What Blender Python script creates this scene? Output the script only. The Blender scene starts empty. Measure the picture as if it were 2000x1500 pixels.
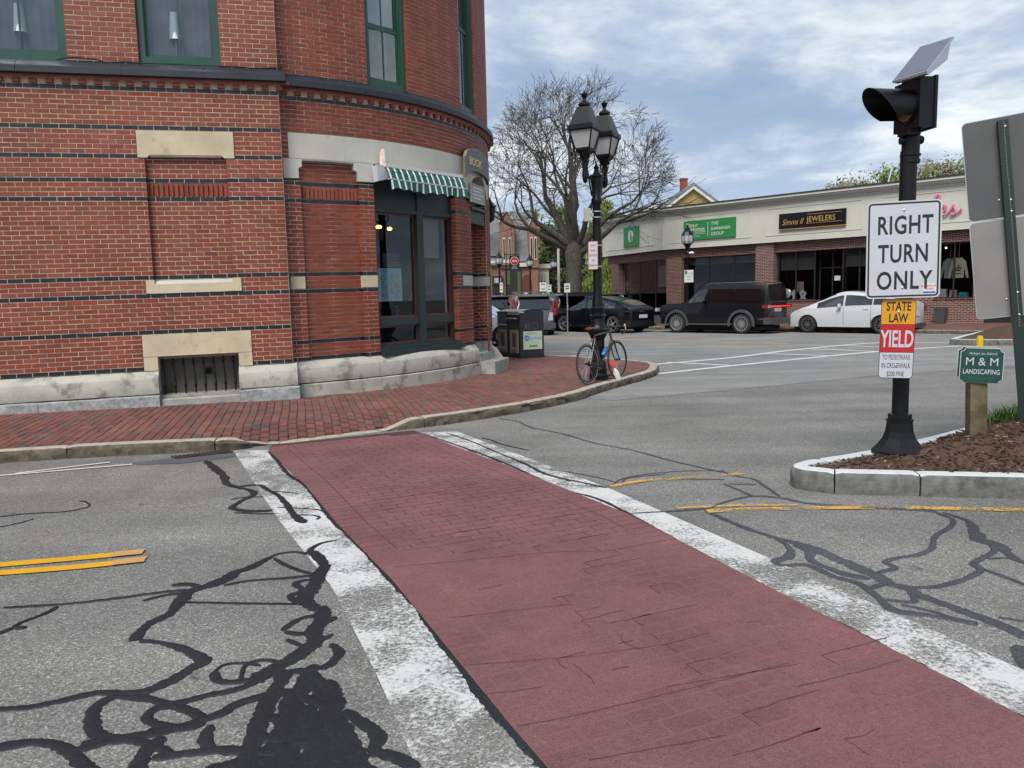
import bpy, math, random
from mathutils import Vector, Matrix, noise
rnd = random.Random(7)
R = math.radians
scene = bpy.context.scene
# ---------------------------------------------------------------- camera
cam = bpy.data.cameras.new('camera'); camo = bpy.data.objects.new('camera', cam)
scene.collection.objects.link(camo)
PITCH, ROLL = R(6.45), R(1.3)
fw = Vector((0, math.cos(PITCH), -math.sin(PITCH))); up0 = Vector((0, math.sin(PITCH), math.cos(PITCH))); r0 = Vector((1, 0, 0))
cr, sr = math.cos(ROLL), math.sin(ROLL)
rr = cr*r0 - sr*up0; uu = sr*r0 + cr*up0
camo.matrix_world = Matrix(((rr.x, uu.x, -fw.x, 0), (rr.y, uu.y, -fw.y, 0), (rr.z, uu.z, -fw.z, 1.6), (0, 0, 0, 1)))
cam.sensor_fit = 'HORIZONTAL'; cam.sensor_width = 36; cam.lens = 27; cam.clip_end = 2000; cam.clip_start = .05
scene.camera = camo
# ---------------------------------------------------------------- sky, sun, exposure
W = bpy.data.worlds.new('World'); scene.world = W; W.use_nodes = True
nt = W.node_tree; nt.nodes.clear()
def N(t, **k):
    n = nt.nodes.new(t)
    for a, b in k.items(): setattr(n, a, b)
    return n
out = N('ShaderNodeOutputWorld'); bg = N('ShaderNodeBackground'); sky = N('ShaderNodeTexSky', sky_type='NISHITA', sun_disc=False)
SUN_EL, SUN_AZ = R(52), R(200)
sky.sun_elevation = SUN_EL; sky.sun_rotation = SUN_AZ
def wm(op, a, b=None, c=None):
    n = N('ShaderNodeMath', operation=op)
    for i, v in enumerate((a, b, c)):
        if v is None: continue
        if isinstance(v, (int, float)): n.inputs[i].default_value = v
        else: nt.links.new(v, n.inputs[i])
    return n.outputs[0]
tc = N('ShaderNodeTexCoord'); sx = N('ShaderNodeSeparateXYZ'); nt.links.new(tc.outputs['Generated'], sx.inputs[0])
zz = wm('ADD', wm('MAXIMUM', sx.outputs[2], 0.0), 0.13)
cx = N('ShaderNodeCombineXYZ'); nt.links.new(wm('DIVIDE', sx.outputs[0], zz), cx.inputs[0]); nt.links.new(wm('DIVIDE', sx.outputs[1], zz), cx.inputs[1])
def wnoise(scale, detail, rough, off, dist=0.):
    m = N('ShaderNodeMapping'); m.inputs['Location'].default_value = off; nt.links.new(cx.outputs[0], m.inputs[0])
    n = N('ShaderNodeTexNoise'); n.inputs['Scale'].default_value = scale; n.inputs['Detail'].default_value = detail
    n.inputs['Roughness'].default_value = rough; n.inputs['Distortion'].default_value = dist
    nt.links.new(m.outputs[0], n.inputs['Vector']); return n.outputs['Fac']
def ramp(fac, stops, tree=None):
    t = tree or nt
    n = t.nodes.new('ShaderNodeValToRGB'); e = n.color_ramp.elements
    while len(e) < len(stops): e.new(.5)
    for q, (p, c) in zip(e, stops):
        q.position = p; q.color = (*c, 1) if len(c) == 3 else c
    t.links.new(fac, n.inputs[0]); return n.outputs[0]
def mixc(fac, a, b, blend='MIX', tree=None):
    t = tree or nt
    n = t.nodes.new('ShaderNodeMix'); n.data_type = 'RGBA'; n.blend_type = blend
    for i, v in ((0, fac), (6, a), (7, b)):
        if isinstance(v, (int, float)): n.inputs[i].default_value = v
        elif isinstance(v, tuple): n.inputs[i].default_value = (*v, 1)
        else: t.links.new(v, n.inputs[i])
    return n.outputs[2]
big = wnoise(.6, 7, .58, (3.1, 1.4, 0), .25); fine = wnoise(2.1, 9, .62, (0, 5.2, 0), .3)
den = wm('ADD', wm('MULTIPLY', big, .68), wm('MULTIPLY', fine, .32))
cloud = ramp(den, [(.38, (.115, .150, .215)), (.45, (.150, .186, .245)), (.50, (.205, .238, .285)), (.54, (.285, .312, .338)), (.585, (.375, .392, .405)), (.64, (.47, .478, .482))])
blue = N('ShaderNodeVectorMath', operation='SCALE'); blue.inputs['Scale'].default_value = .08; nt.links.new(sky.outputs[0], blue.inputs[0])
cover = ramp(den, [(.34, (.78, .78, .78)), (.46, (.96, .96, .96))])
col = mixc(cover, blue.outputs[0], cloud)
hor = ramp(sx.outputs[2], [(0.0, (1, 1, 1)), (.07, (.55, .55, .55)), (.2, (0, 0, 0))])
hz = N('ShaderNodeMath', operation='MULTIPLY'); hz.inputs[1].default_value = .3; nt.links.new(hor, hz.inputs[0])
col = mixc(hz.outputs[0], col, (.38, .44, .50))
nt.links.new(col, bg.inputs[0]); bg.inputs[1].default_value = 1.0; nt.links.new(bg.outputs[0], out.inputs[0])
sun = bpy.data.lights.new('sun', 'SUN'); sun.energy = 1.5; sun.angle = R(28); sun.color = (1, .96, .9)
suno = bpy.data.objects.new('sun', sun); scene.collection.objects.link(suno)
sd = Vector((math.sin(SUN_AZ)*math.cos(SUN_EL), math.cos(SUN_AZ)*math.cos(SUN_EL), math.sin(SUN_EL)))
suno.rotation_euler = sd.to_track_quat('Z', 'Y').to_euler(); suno.location = (0, 0, 30)
scene.view_settings.view_transform = 'Standard'; scene.view_settings.look = 'None'
scene.view_settings.gamma = 1; scene.view_settings.exposure = 1.40; scene.view_settings.use_curve_mapping = False
# ---------------------------------------------------------------- helpers
COL = scene.collection; WM = {}
def tag(o, label=None, cat=None, group=None, kind=None):
    if label: o['label'] = label
    if cat: o['category'] = cat
    if group: o['group'] = group
    if kind: o['kind'] = kind
    return o
def empty(name, loc=(0, 0, 0), rz=0, label=None, cat=None, group=None, kind=None):
    o = bpy.data.objects.new(name, None); COL.objects.link(o); o.empty_display_size = .2
    o.location = loc; o.rotation_euler = (0, 0, rz)
    WM[o.name] = Matrix.Translation(Vector(loc)) @ Matrix.Rotation(rz, 4, 'Z')
    return tag(o, label, cat, group, kind)
class MB:
    def __init__(s): s.v = []; s.f = []; s.m = []
    def add(s, vs, fs, mi=0):
        n = len(s.v); s.v += [tuple(v) for v in vs]; s.f += [tuple(i+n for i in f) for f in fs]; s.m += [mi]*len(fs); return s
    def box(s, x0, x1, y0, y1, z0, z1, M=None, mi=0):
        vs = [(x, y, z) for x in (x0, x1) for y in (y0, y1) for z in (z0, z1)]
        if M is not None: vs = [M @ Vector(v) for v in vs]
        return s.add(vs, [(0, 1, 3, 2), (4, 6, 7, 5), (0, 4, 5, 1), (2, 3, 7, 6), (0, 2, 6, 4), (1, 5, 7, 3)], mi)
    def quad(s, a, b, c, d, mi=0): return s.add([a, b, c, d], [(0, 1, 2, 3)], mi)
    def tube(s, pts, rad, n=8, mi=0, cap=True):
        pts = [Vector(p) for p in pts]; rad = rad if hasattr(rad, '__len__') else [rad]*len(pts); rings = []; nrm = None
        for i, p in enumerate(pts):
            t = (pts[min(i+1, len(pts)-1)] - pts[max(i-1, 0)])
            t = t.normalized() if t.length > 1e-9 else Vector((0, 0, 1))
            if nrm is None: nrm = t.orthogonal().normalized()
            nrm = (nrm - t*nrm.dot(t)); nrm = nrm.normalized() if nrm.length > 1e-6 else t.orthogonal().normalized()
            b = t.cross(nrm); rings.append([p + (nrm*math.cos(2*math.pi*k/n) + b*math.sin(2*math.pi*k/n))*rad[i] for k in range(n)])
        vs = [v for r in rings for v in r]; fs = []
        for i in range(len(pts)-1):
            for k in range(n): fs.append((i*n+k, i*n+(k+1) % n, (i+1)*n+(k+1) % n, (i+1)*n+k))
        if cap: fs += [tuple(range(n))[::-1], tuple(range((len(pts)-1)*n, len(pts)*n))]
        return s.add(vs, fs, mi)
    def lathe(s, prof, c=(0, 0, 0), n=24, M=None, mi=0, cap=True, rot=0.):
        vs = []
        for r, z in prof:
            for k in range(n):
                a = 2*math.pi*k/n + rot; v = Vector((c[0]+r*math.cos(a), c[1]+r*math.sin(a), c[2]+z)); vs.append(M @ v if M is not None else v)
        fs = [(i*n+k, i*n+(k+1) % n, (i+1)*n+(k+1) % n, (i+1)*n+k) for i in range(len(prof)-1) for k in range(n)]
        if cap: fs += [tuple(range(n))[::-1], tuple(range((len(prof)-1)*n, len(prof)*n))]
        return s.add(vs, fs, mi)
    def prism(s, poly, f0, f1, mi=0):
        n = len(poly); vs = [f0(*p) for p in poly] + [f1(*p) for p in poly]
        return s.add(vs, [tuple(range(n)), tuple(range(2*n-1, n-1, -1))] + [(i, i+n, (i+1) % n+n, (i+1) % n) for i in range(n)], mi)
    def mbox(s, mp, s0, s1, z0, z1, o0, o1, n=1, mi=0):
        vs = []
        for i in range(n+1):
            t = s0+(s1-s0)*i/n; vs += [mp(t, z0, o0), mp(t, z0, o1), mp(t, z1, o1), mp(t, z1, o0)]
        fs = [(0, 3, 2, 1), (4*n, 4*n+1, 4*n+2, 4*n+3)]
        for i in range(n):
            a = 4*i
            for k in range(4): fs.append((a+k, a+(k+1) % 4, a+4+(k+1) % 4, a+4+k))
        return s.add(vs, fs, mi)
    def sweep(s, mp, s0, s1, prof, n=1, mi=0, jit=0.):
        m = len(prof); vs = []
        for i in range(n+1):
            t = s0+(s1-s0)*i/n
            for (o, z) in prof:
                j = jit*(noise.noise(Vector((t*3, z*9, o*7))) if jit else 0)
                vs.append(mp(t, z+j*.4, o+j))
        fs = [tuple(range(m))[::-1], tuple(range(n*m, n*m+m))]
        for i in range(n):
            for k in range(m): fs.append((i*m+k, i*m+(k+1) % m, (i+1)*m+(k+1) % m, (i+1)*m+k))
        return s.add(vs, fs, mi)
    def build(s, name, mats, parent=None, smooth=None, label=None, cat=None, group=None, kind=None, recalc=True):
        me = bpy.data.meshes.new(name); me.from_pydata(s.v, [], s.f)
        if not isinstance(mats, (list, tuple)): mats = [mats]
        for m in mats: me.materials.append(m)
        if len(mats) > 1: me.polygons.foreach_set('material_index', s.m)
        if recalc:
            import bmesh
            bm = bmesh.new(); bm.from_mesh(me); bmesh.ops.recalc_face_normals(bm, faces=bm.faces); bm.to_mesh(me); bm.free()
        if smooth is not None:
            me.polygons.foreach_set('use_smooth', [True]*len(me.polygons)); me.set_sharp_from_angle(angle=R(smooth))
        return link(name, me, parent, label, cat, group, kind)
def link(name, me, parent=None, label=None, cat=None, group=None, kind=None):
    o = bpy.data.objects.new(name, me); COL.objects.link(o)
    if parent is not None:
        P = WM[parent.name]; me.transform(P.inverted()); o.parent = parent; WM[o.name] = P
    else: WM[o.name] = Matrix.Identity(4)
    me.update(); return tag(o, label, cat, group, kind)
def settle(o):
    """give a one-mesh thing an origin at the middle of its base"""
    me = o.data; xs = [v.co for v in me.vertices]
    c = Vector(((min(v.x for v in xs)+max(v.x for v in xs))/2, (min(v.y for v in xs)+max(v.y for v in xs))/2, min(v.z for v in xs)))
    me.transform(Matrix.Translation(-c)); o.location = c; return o
# ---------------------------------------------------------------- materials
MATS = {}
def mat(name, c, rough=.6, metal=0., var=.12, scale=5., bump=0., bscale=60., spec=.5, coat=0., c2=None, stain=None, emit=None):
    m = bpy.data.materials.new(name); m.use_nodes = True; t = m.node_tree; b = t.nodes['Principled BSDF']
    b.inputs['Roughness'].default_value = rough; b.inputs['Metallic'].default_value = metal
    b.inputs['Specular IOR Level'].default_value = spec; b.inputs['Coat Weight'].default_value = coat
    b.inputs['Coat Roughness'].default_value = .04
    co = t.nodes.new('ShaderNodeTexCoord').outputs['Object']
    def nz(sc, det=5, ro=.6):
        n = t.nodes.new('ShaderNodeTexNoise'); n.inputs['Scale'].default_value = sc; n.inputs['Detail'].default_value = det; n.inputs['Roughness'].default_value = ro
        t.links.new(co, n.inputs['Vector']); return n.outputs['Fac']
    if var or c2:
        lo = tuple(x*(1-var) for x in c); hi = tuple(min(1, x*(1+var)) for x in (c2 or c))
        cc = ramp(nz(scale), [(.3, lo), (.7, hi)], t)
        if stain: cc = mixc(ramp(nz(stain[0], 6, .65), [(stain[1], (0, 0, 0)), (stain[1]+.12, (1, 1, 1))], t), cc, stain[2], tree=t)
        t.links.new(cc, b.inputs['Base Color'])
        r = t.nodes.new('ShaderNodeMapRange'); r.inputs['To Min'].default_value = max(.03, rough*.82); r.inputs['To Max'].default_value = min(1, rough*1.18)
        t.links.new(nz(scale*2.7), r.inputs['Value']); t.links.new(r.outputs[0], b.inputs['Roughness'])
    else: b.inputs['Base Color'].default_value = (*c, 1)
    if emit: b.inputs['Emission Color'].default_value = (*emit[0], 1); b.inputs['Emission Strength'].default_value = emit[1]
    if bump:
        bn = t.nodes.new('ShaderNodeBump'); bn.inputs['Strength'].default_value = min(1, bump); bn.inputs['Distance'].default_value = .012
        t.links.new(nz(bscale, 6), bn.inputs['Height']); t.links.new(bn.outputs[0], b.inputs['Normal'])
    MATS[name] = m; return m
def tones(name, stops, rough=.75, bump=.25, speck=None, grain=0):
    """each brick its own tone: random per mesh island plus random per object"""
    m = bpy.data.materials.new(name); m.use_nodes = True; t = m.node_tree; b = t.nodes['Principled BSDF']
    g = t.nodes.new('ShaderNodeNewGeometry').outputs['Random Per Island']; oi = t.nodes.new('ShaderNodeObjectInfo').outputs['Random']
    a = t.nodes.new('ShaderNodeMath'); a.operation = 'ADD'; t.links.new(g, a.inputs[0]); t.links.new(oi, a.inputs[1])
    f = t.nodes.new('ShaderNodeMath'); f.operation = 'FRACT'; t.links.new(a.outputs[0], f.inputs[0])
    c = ramp(f.outputs[0], stops, t)
    geo = t.nodes.new('ShaderNodeNewGeometry').outputs['Position']
    def nz(sc, det=5):
        n = t.nodes.new('ShaderNodeTexNoise'); n.inputs['Scale'].default_value = sc; n.inputs['Detail'].default_value = det; n.inputs['Roughness'].default_value = .65
        t.links.new(geo, n.inputs['Vector']); return n.outputs['Fac']
    c = mixc(1.0, c, ramp(nz(.9, 7), [(.3, (.70, .70, .70)), (.7, (1.14, 1.13, 1.12))], t), 'MULTIPLY', t)
    c = mixc(1.0, c, ramp(nz(45), [(.3, (.82, .82, .82)), (.7, (1.12, 1.12, 1.12))], t), 'MULTIPLY', t)
    if grain: c = mixc(1.0, c, ramp(nz(150, 2), [(.32, ((1-grain),)*3), (.5, (1, 1, 1)), (.68, ((1+grain),)*3)], t), 'MULTIPLY', t); c = mixc(1.0, c, ramp(nz(2.3, 6), [(.3, (.84, .84, .84)), (.7, (1.12, 1.12, 1.12))], t), 'MULTIPLY', t)
    if speck: c = mixc(ramp(nz(6), [(.6, (0, 0, 0)), (.75, (.5, .5, .5))], t), c, speck, tree=t)
    t.links.new(c, b.inputs['Base Color']); b.inputs['Roughness'].default_value = rough
    if bump:
        bn = t.nodes.new('ShaderNodeBump'); bn.inputs['Strength'].default_value = bump; bn.inputs['Distance'].default_value = .01
        t.links.new(nz(90), bn.inputs['Height']); t.links.new(bn.outputs[0], b.inputs['Normal'])
    return m
def glassmat(name, tint=(.55, .6, .62), refl=.16, rough=.02, mx_=.85):
    m = bpy.data.materials.new(name); m.use_nodes = True; t = m.node_tree; t.nodes.remove(t.nodes['Principled BSDF'])
    o = t.nodes['Material Output']; tr = t.nodes.new('ShaderNodeBsdfTransparent'); tr.inputs[0].default_value = (*tint, 1)
    gl = t.nodes.new('ShaderNodeBsdfGlossy'); gl.inputs['Roughness'].default_value = rough; gl.inputs['Color'].default_value = (.9, .95, 1, 1)
    lw = t.nodes.new('ShaderNodeLayerWeight'); lw.inputs[0].default_value = .35
    mr = t.nodes.new('ShaderNodeMapRange'); mr.inputs['To Min'].default_value = refl; mr.inputs['To Max'].default_value = mx_
    t.links.new(lw.outputs['Facing'], mr.inputs['Value'])
    mx = t.nodes.new('ShaderNodeMixShader'); t.links.new(mr.outputs[0], mx.inputs[0]); t.links.new(tr.outputs[0], mx.inputs[1]); t.links.new(gl.outputs[0], mx.inputs[2])
    t.links.new(mx.outputs[0], o.inputs[0]); return m
def groundmat(name, base, speckle=.5, rough=.9, big=.16, fine=150., dark=None):
    m = bpy.data.materials.new(name); m.use_nodes = True; t = m.node_tree; b = t.nodes['Principled BSDF']
    co = t.nodes.new('ShaderNodeNewGeometry').outputs['Position']
    def nz(sc, det=4, ro=.6):
        n = t.nodes.new('ShaderNodeTexNoise'); n.inputs['Scale'].default_value = sc; n.inputs['Detail'].default_value = det; n.inputs['Roughness'].default_value = ro
        t.links.new(co, n.inputs['Vector']); return n.outputs['Fac']
    c = ramp(nz(.7, 6), [(.3, tuple(x*(1-big) for x in base)), (.7, tuple(x*(1+big) for x in base))], t)
    v = t.nodes.new('ShaderNodeTexVoronoi'); v.inputs['Scale'].default_value = fine; t.links.new(co, v.inputs['Vector'])
    vs = t.nodes.new('ShaderNodeSeparateColor'); t.links.new(v.outputs['Color'], vs.inputs[0])
    c = mixc(1.0, c, ramp(vs.outputs[0], [(0, (1-.55*speckle,)*3), (.55, (1, 1, 1)), (.86, (1+.35*speckle,)*3), (.97, (1+1.3*speckle,)*3)], t), 'MULTIPLY', t)
    c = mixc(1.0, c, ramp(nz(48, 5, .7), [(.3, (1-.15*speckle,)*3), (.7, (1+.13*speckle,)*3)], t), 'MULTIPLY', t)
    mpn = t.nodes.new('ShaderNodeMapping'); mpn.inputs['Rotation'].default_value = (0, 0, R(-15)); mpn.inputs['Scale'].default_value = (.22, 1.7, 1); t.links.new(co, mpn.inputs[0])
    ns = t.nodes.new('ShaderNodeTexNoise'); ns.inputs['Scale'].default_value = 1; ns.inputs['Detail'].default_value = 5; t.links.new(mpn.outputs[0], ns.inputs['Vector'])
    c = mixc(1.0, c, ramp(ns.outputs['Fac'], [(.35, (.86, .86, .87)), (.65, (1.10, 1.10, 1.09))], t), 'MULTIPLY', t)   # polished wheel paths
    c = mixc(1.0, c, ramp(nz(5.5, 3, .5), [(.24, (.55, .55, .56)), (.31, (1, 1, 1))], t), 'MULTIPLY', t)   # drips
    if dark: c = mixc(ramp(nz(dark[0], 6, .7), [(dark[1], (0, 0, 0)), (dark[1]+.15, (.8, .8, .8))], t), c, dark[2], tree=t)
    t.links.new(c, b.inputs['Base Color']); b.inputs['Roughness'].default_value = rough; b.inputs['Specular IOR Level'].default_value = .3
    bn = t.nodes.new('ShaderNodeBump'); bn.inputs['Strength'].default_value = .5; bn.inputs['Distance'].default_value = .006
    t.links.new(vs.outputs[1], bn.inputs['Height']); t.links.new(bn.outputs[0], b.inputs['Normal']); return m
def wornmat(name, c, lo, hi, sc=5., rough=.7, stretch=(1, 1, 1), soft=.07, along=None):
    """paint film that has worn away in patches, showing the road below"""
    m = bpy.data.materials.new(name); m.use_nodes = True; t = m.node_tree; b = t.nodes['Principled BSDF']; o = t.nodes['Material Output']
    co = t.nodes.new('ShaderNodeNewGeometry').outputs['Position']
    mp = t.nodes.new('ShaderNodeMapping'); mp.inputs['Scale'].default_value = stretch; t.links.new(co, mp.inputs[0])
    def nz(sc, det, ro):
        n = t.nodes.new('ShaderNodeTexNoise'); n.inputs['Scale'].default_value = sc; n.inputs['Detail'].default_value = det; n.inputs['Roughness'].default_value = ro
        t.links.new(mp.outputs[0], n.inputs['Vector']); return n.outputs['Fac']
    a = t.nodes.new('ShaderNodeMath'); a.operation = 'MULTIPLY_ADD'; a.inputs[1].default_value = .58; t.links.new(nz(sc*14, 7, .78), a.inputs[0])
    a2 = t.nodes.new('ShaderNodeMath'); a2.operation = 'MULTIPLY'; a2.inputs[1].default_value = .42; t.links.new(nz(sc, 4, .6), a2.inputs[0]); t.links.new(a2.outputs[0], a.inputs[2])
    if along:   # how far each stretch of the strip has been worn by tyres, from far to near
        sp = t.nodes.new('ShaderNodeSeparateXYZ'); t.links.new(co, sp.inputs[0]); q = t.nodes.new('ShaderNodeMath'); q.operation = 'DIVIDE'; q.inputs[1].default_value = 10; t.links.new(sp.outputs[1], q.inputs[0])
        w_ = ramp(q.outputs[0], [(y/10, (v_,)*3) for y, v_ in along], t); z = t.nodes.new('ShaderNodeMath'); z.operation = 'SUBTRACT'; t.links.new(a.outputs[0], z.inputs[0]); t.links.new(w_, z.inputs[1]); a = z
    k = ramp(a.outputs[0], [(lo, (0, 0, 0)), (lo+soft, (1, 1, 1))], t)
    t.links.new(ramp(nz(sc*3, 5, .6), [(.3, tuple(x*.86 for x in c)), (.7, c)], t), b.inputs['Base Color']); b.inputs['Roughness'].default_value = rough
    tr = t.nodes.new('ShaderNodeBsdfTransparent'); mx = t.nodes.new('ShaderNodeMixShader')
    t.links.new(k, mx.inputs[0]); t.links.new(tr.outputs[0], mx.inputs[1]); t.links.new(b.outputs[0], mx.inputs[2]); t.links.new(mx.outputs[0], o.inputs[0]); return m
m_brick = tones('brick_red', [(0, (.175, .030, .015)), (.3, (.225, .042, .020)), (.6, (.20, .036, .019)), (.85, (.245, .054, .027)), (.95, (.205, .058, .038)), (1, (.14, .030, .021))], .62, .2)
m_black = tones('brick_black', [(0, (.006, .008, .011)), (1, (.015, .018, .024))], .42, .15)
m_mortar = mat('mortar', (.50, .39, .31), .9, var=.18, scale=9, bump=.3)
m_paver = tones('paver_clay', [(0, (.125, .050, .042)), (.25, (.175, .064, .050)), (.45, (.20, .070, .055)), (.65, (.15, .068, .060)), (.8, (.095, .072, .070)), (.9, (.20, .088, .072)), (1, (.115, .062, .056))], .85, .4)
m_sand = mat('joint_sand', (.045, .035, .03), .95, var=.3, scale=20)
m_stamp = tones('stamped_red', [(0, (.180, .072, .076)), (.5, (.198, .080, .084)), (1, (.188, .080, .085))], .85, .9, speck=(.25, .155, .155), grain=.34)
m_slate = mat('ledge_slate', (.014, .017, .026), .5, var=.25, scale=3, bump=.1)
m_stone = mat('limestone', (.42, .41, .36), .85, var=.12, scale=2.2, bump=.35, bscale=30, stain=(4, .62, (.24, .23, .2)))
m_stoneT = mat('sandstone_tan', (.50, .43, .30), .85, var=.14, scale=2.5, bump=.3, bscale=30, stain=(3.2, .6, (.36, .26, .13)))
m_frieze = mat('frieze_stone', (.47, .46, .405), .8, var=.1, scale=1.6, bump=.2, bscale=25, stain=(5, .64, (.25, .26, .25)))
m_base = mat('base_stone', (.38, .37, .325), .9, var=.16, scale=2.2, bump=.5, bscale=30, stain=(3.6, .52, (.20, .19, .16)))
m_granite = mat('rough_granite', (.27, .28, .28), .95, var=.35, scale=14, bump=1, bscale=14, stain=(5, .6, (.13, .13, .12)))
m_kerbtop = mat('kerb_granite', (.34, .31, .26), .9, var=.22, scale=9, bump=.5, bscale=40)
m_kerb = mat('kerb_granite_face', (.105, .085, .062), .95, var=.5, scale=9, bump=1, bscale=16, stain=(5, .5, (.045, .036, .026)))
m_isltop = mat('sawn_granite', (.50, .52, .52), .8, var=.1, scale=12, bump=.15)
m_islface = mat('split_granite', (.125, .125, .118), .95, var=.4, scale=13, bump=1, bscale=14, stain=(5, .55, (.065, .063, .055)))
m_green = mat('green_paint', (.014, .062, .043), .42, var=.12, scale=3)
m_dgreen = mat('dark_green_paint', (.016, .028, .028), .5, var=.12, scale=3)
m_maroon = mat('maroon_paint', (.085, .026, .018), .45, var=.1)
m_glass = glassmat('window_glass', (.62, .66, .68), .10, .02, .6); m_glassd = glassmat('shop_glass', (.60, .62, .62), .012, .02, .26)
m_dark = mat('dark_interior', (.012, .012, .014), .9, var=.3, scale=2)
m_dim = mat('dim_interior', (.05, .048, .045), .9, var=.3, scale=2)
m_screen = mat('insect_screen', (.16, .165, .175), .8, var=.3, scale=2.2)
m_white = mat('white_paint', (.58, .58, .56), .5, var=.05)
m_iron = mat('black_iron', (.0035, .004, .0055), .40, var=.2, scale=6, bump=.08, spec=.32)
m_blackp = mat('black_plastic', (.008, .008, .009), .5, var=.15)
m_alu = mat('aluminium', (.50, .51, .53), .38, .8, var=.08, scale=3)
m_signgrey = mat('sign_back_dark', (.085, .087, .088), .6, .2, var=.12, scale=2); m_signgrey2 = mat('sign_back_pale', (.22, .215, .21), .6, .2, var=.10, scale=2)
m_signw = mat('sign_white', (.47, .475, .52), .45, var=.06, scale=2.5, stain=(7, .66, (.36, .36, .36))); m_signy = mat('sign_yellow', (.58, .27, .008), .45, var=.05); m_signr = mat('sign_red', (.40, .012, .018), .45, var=.05)
m_ink = mat('sign_ink', (.012, .012, .014), .5, var=0)
m_gold = mat('gold_letter', (.62, .42, .14), .35, .6, var=0)
m_concrete = mat('concrete', (.30, .30, .27), .9, var=.2, scale=5, bump=.5, stain=(4, .55, (.16, .15, .12)))
m_wood = mat('weathered_wood', (.085, .060, .035), .85, var=.35, scale=4, bump=.6, bscale=25, c2=(.12, .10, .06))
m_rubber = mat('rubber', (.012, .012, .012), .8, var=.1); m_rust = mat('rust_rail', (.16, .030, .020), .6, var=.25, scale=9)
m_asph = groundmat('old_asphalt', (.168, .164, .154), .8, big=.2, fine=140, dark=(1.3, .58, (.125, .12, .11)))
m_asph2 = groundmat('newer_asphalt', (.205, .203, .196), .4, fine=160)
m_patch = groundmat('asphalt_patch', (.10, .102, .11), .5, fine=140)
m_seal2 = groundmat('aged_sealer', (.050, .051, .060), .45, rough=.6, big=.25)
m_seal = groundmat('crack_sealer', (.0155, .0165, .021), .40, rough=.55, big=.25)
m_pw0 = wornmat('road_white', (.70, .70, .68), .33, .4); m_pw1 = wornmat('road_white_worn', (.64, .64, .61), .475, .5, 3.2); m_pw2 = wornmat('road_white_ghost', (.60, .60, .57), .525, .6, 3.0, soft=.10)
m_pline = wornmat('road_line', (.55, .55, .535), .36, .4, 2.5)
m_py = wornmat('road_yellow', (.62, .32, .008), .33, .4, 2); m_py2 = wornmat('road_yellow_old', (.58, .34, .06), .46, .5, 3)
def BX(c, u, v, w, hu, hv, hw):
    """matrix for a unit box with centre c, axes u v w and half sizes"""
    u, v, w = Vector(u).normalized()*hu, Vector(v).normalized()*hv, Vector(w).normalized()*hw
    return Matrix(((u.x, v.x, w.x, c[0]), (u.y, v.y, w.y, c[1]), (u.z, v.z, w.z, c[2]), (0, 0, 0, 1)))
def frame(P, h, z0=0., k=0.):
    """vertical plane through P with heading h: s along, z up, o outward to the right-hand side"""
    c, s_ = math.cos(h), math.sin(h)
    return lambda s, z, o: Vector((P[0]+c*s+s_*o, P[1]+s_*s-c*o, z+z0+k*s))
def text(name, body, mp, s, z, o, h, material, parent=None, sx=1., shear=0., bold=0., ext=.004, align='CENTER', sp=1., tilt=0., **kw):
    """letters of height h standing on the mapped surface, centred at (s, z)"""
    cu = bpy.data.curves.new(name, 'FONT'); cu.body = body; cu.size = 1; cu.shear = shear; cu.offset = bold; cu.align_x = align; cu.extrude = 0; cu.space_character = sp; cu.resolution_u = 3
    tmp = bpy.data.objects.new('tmp', cu); me = bpy.data.meshes.new_from_object(tmp); bpy.data.objects.remove(tmp); bpy.data.curves.remove(cu)
    n = len(me.vertices); vs = [v.co.copy() for v in me.vertices]; fs = [tuple(p.vertices) for p in me.polygons]; bpy.data.meshes.remove(me)
    k = h/.69; ct, st = math.cos(tilt), math.sin(tilt); mb = MB(); P = []
    for dz in (ext, 0):
        for v in vs:
            a, b = v.x*k*sx, (v.y-.345)*k if align == 'CENTER' or True else 0
            P.append(mp(s+a*ct-b*st, z+a*st+b*ct, o+dz))
    ed = {}
    for f in fs:
        for i in range(len(f)):
            e = (f[i], f[(i+1) % len(f)]); ed[e] = 1
    side = [(a, b, b+n, a+n) for (a, b) in ed if (b, a) not in ed]
    mb.add(P, fs + side); return mb.build(name, material, parent, recalc=False, **kw)
def arc_pts(pts, sub=6):
    """Catmull-Rom through 2D points"""
    P = [Vector((*p, 0)) for p in pts]; P = [2*P[0]-P[1]] + P + [2*P[-1]-P[-2]]; o = []
    for i in range(1, len(P)-2):
        for k in range(sub):
            t = k/sub; a, b, c, d = P[i-1], P[i], P[i+1], P[i+2]
            o.append(.5*((2*b)+(c-a)*t+(2*a-5*b+4*c-d)*t*t+(3*b-a-3*c+d)*t**3))
    o.append(P[-2]); return o
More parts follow.
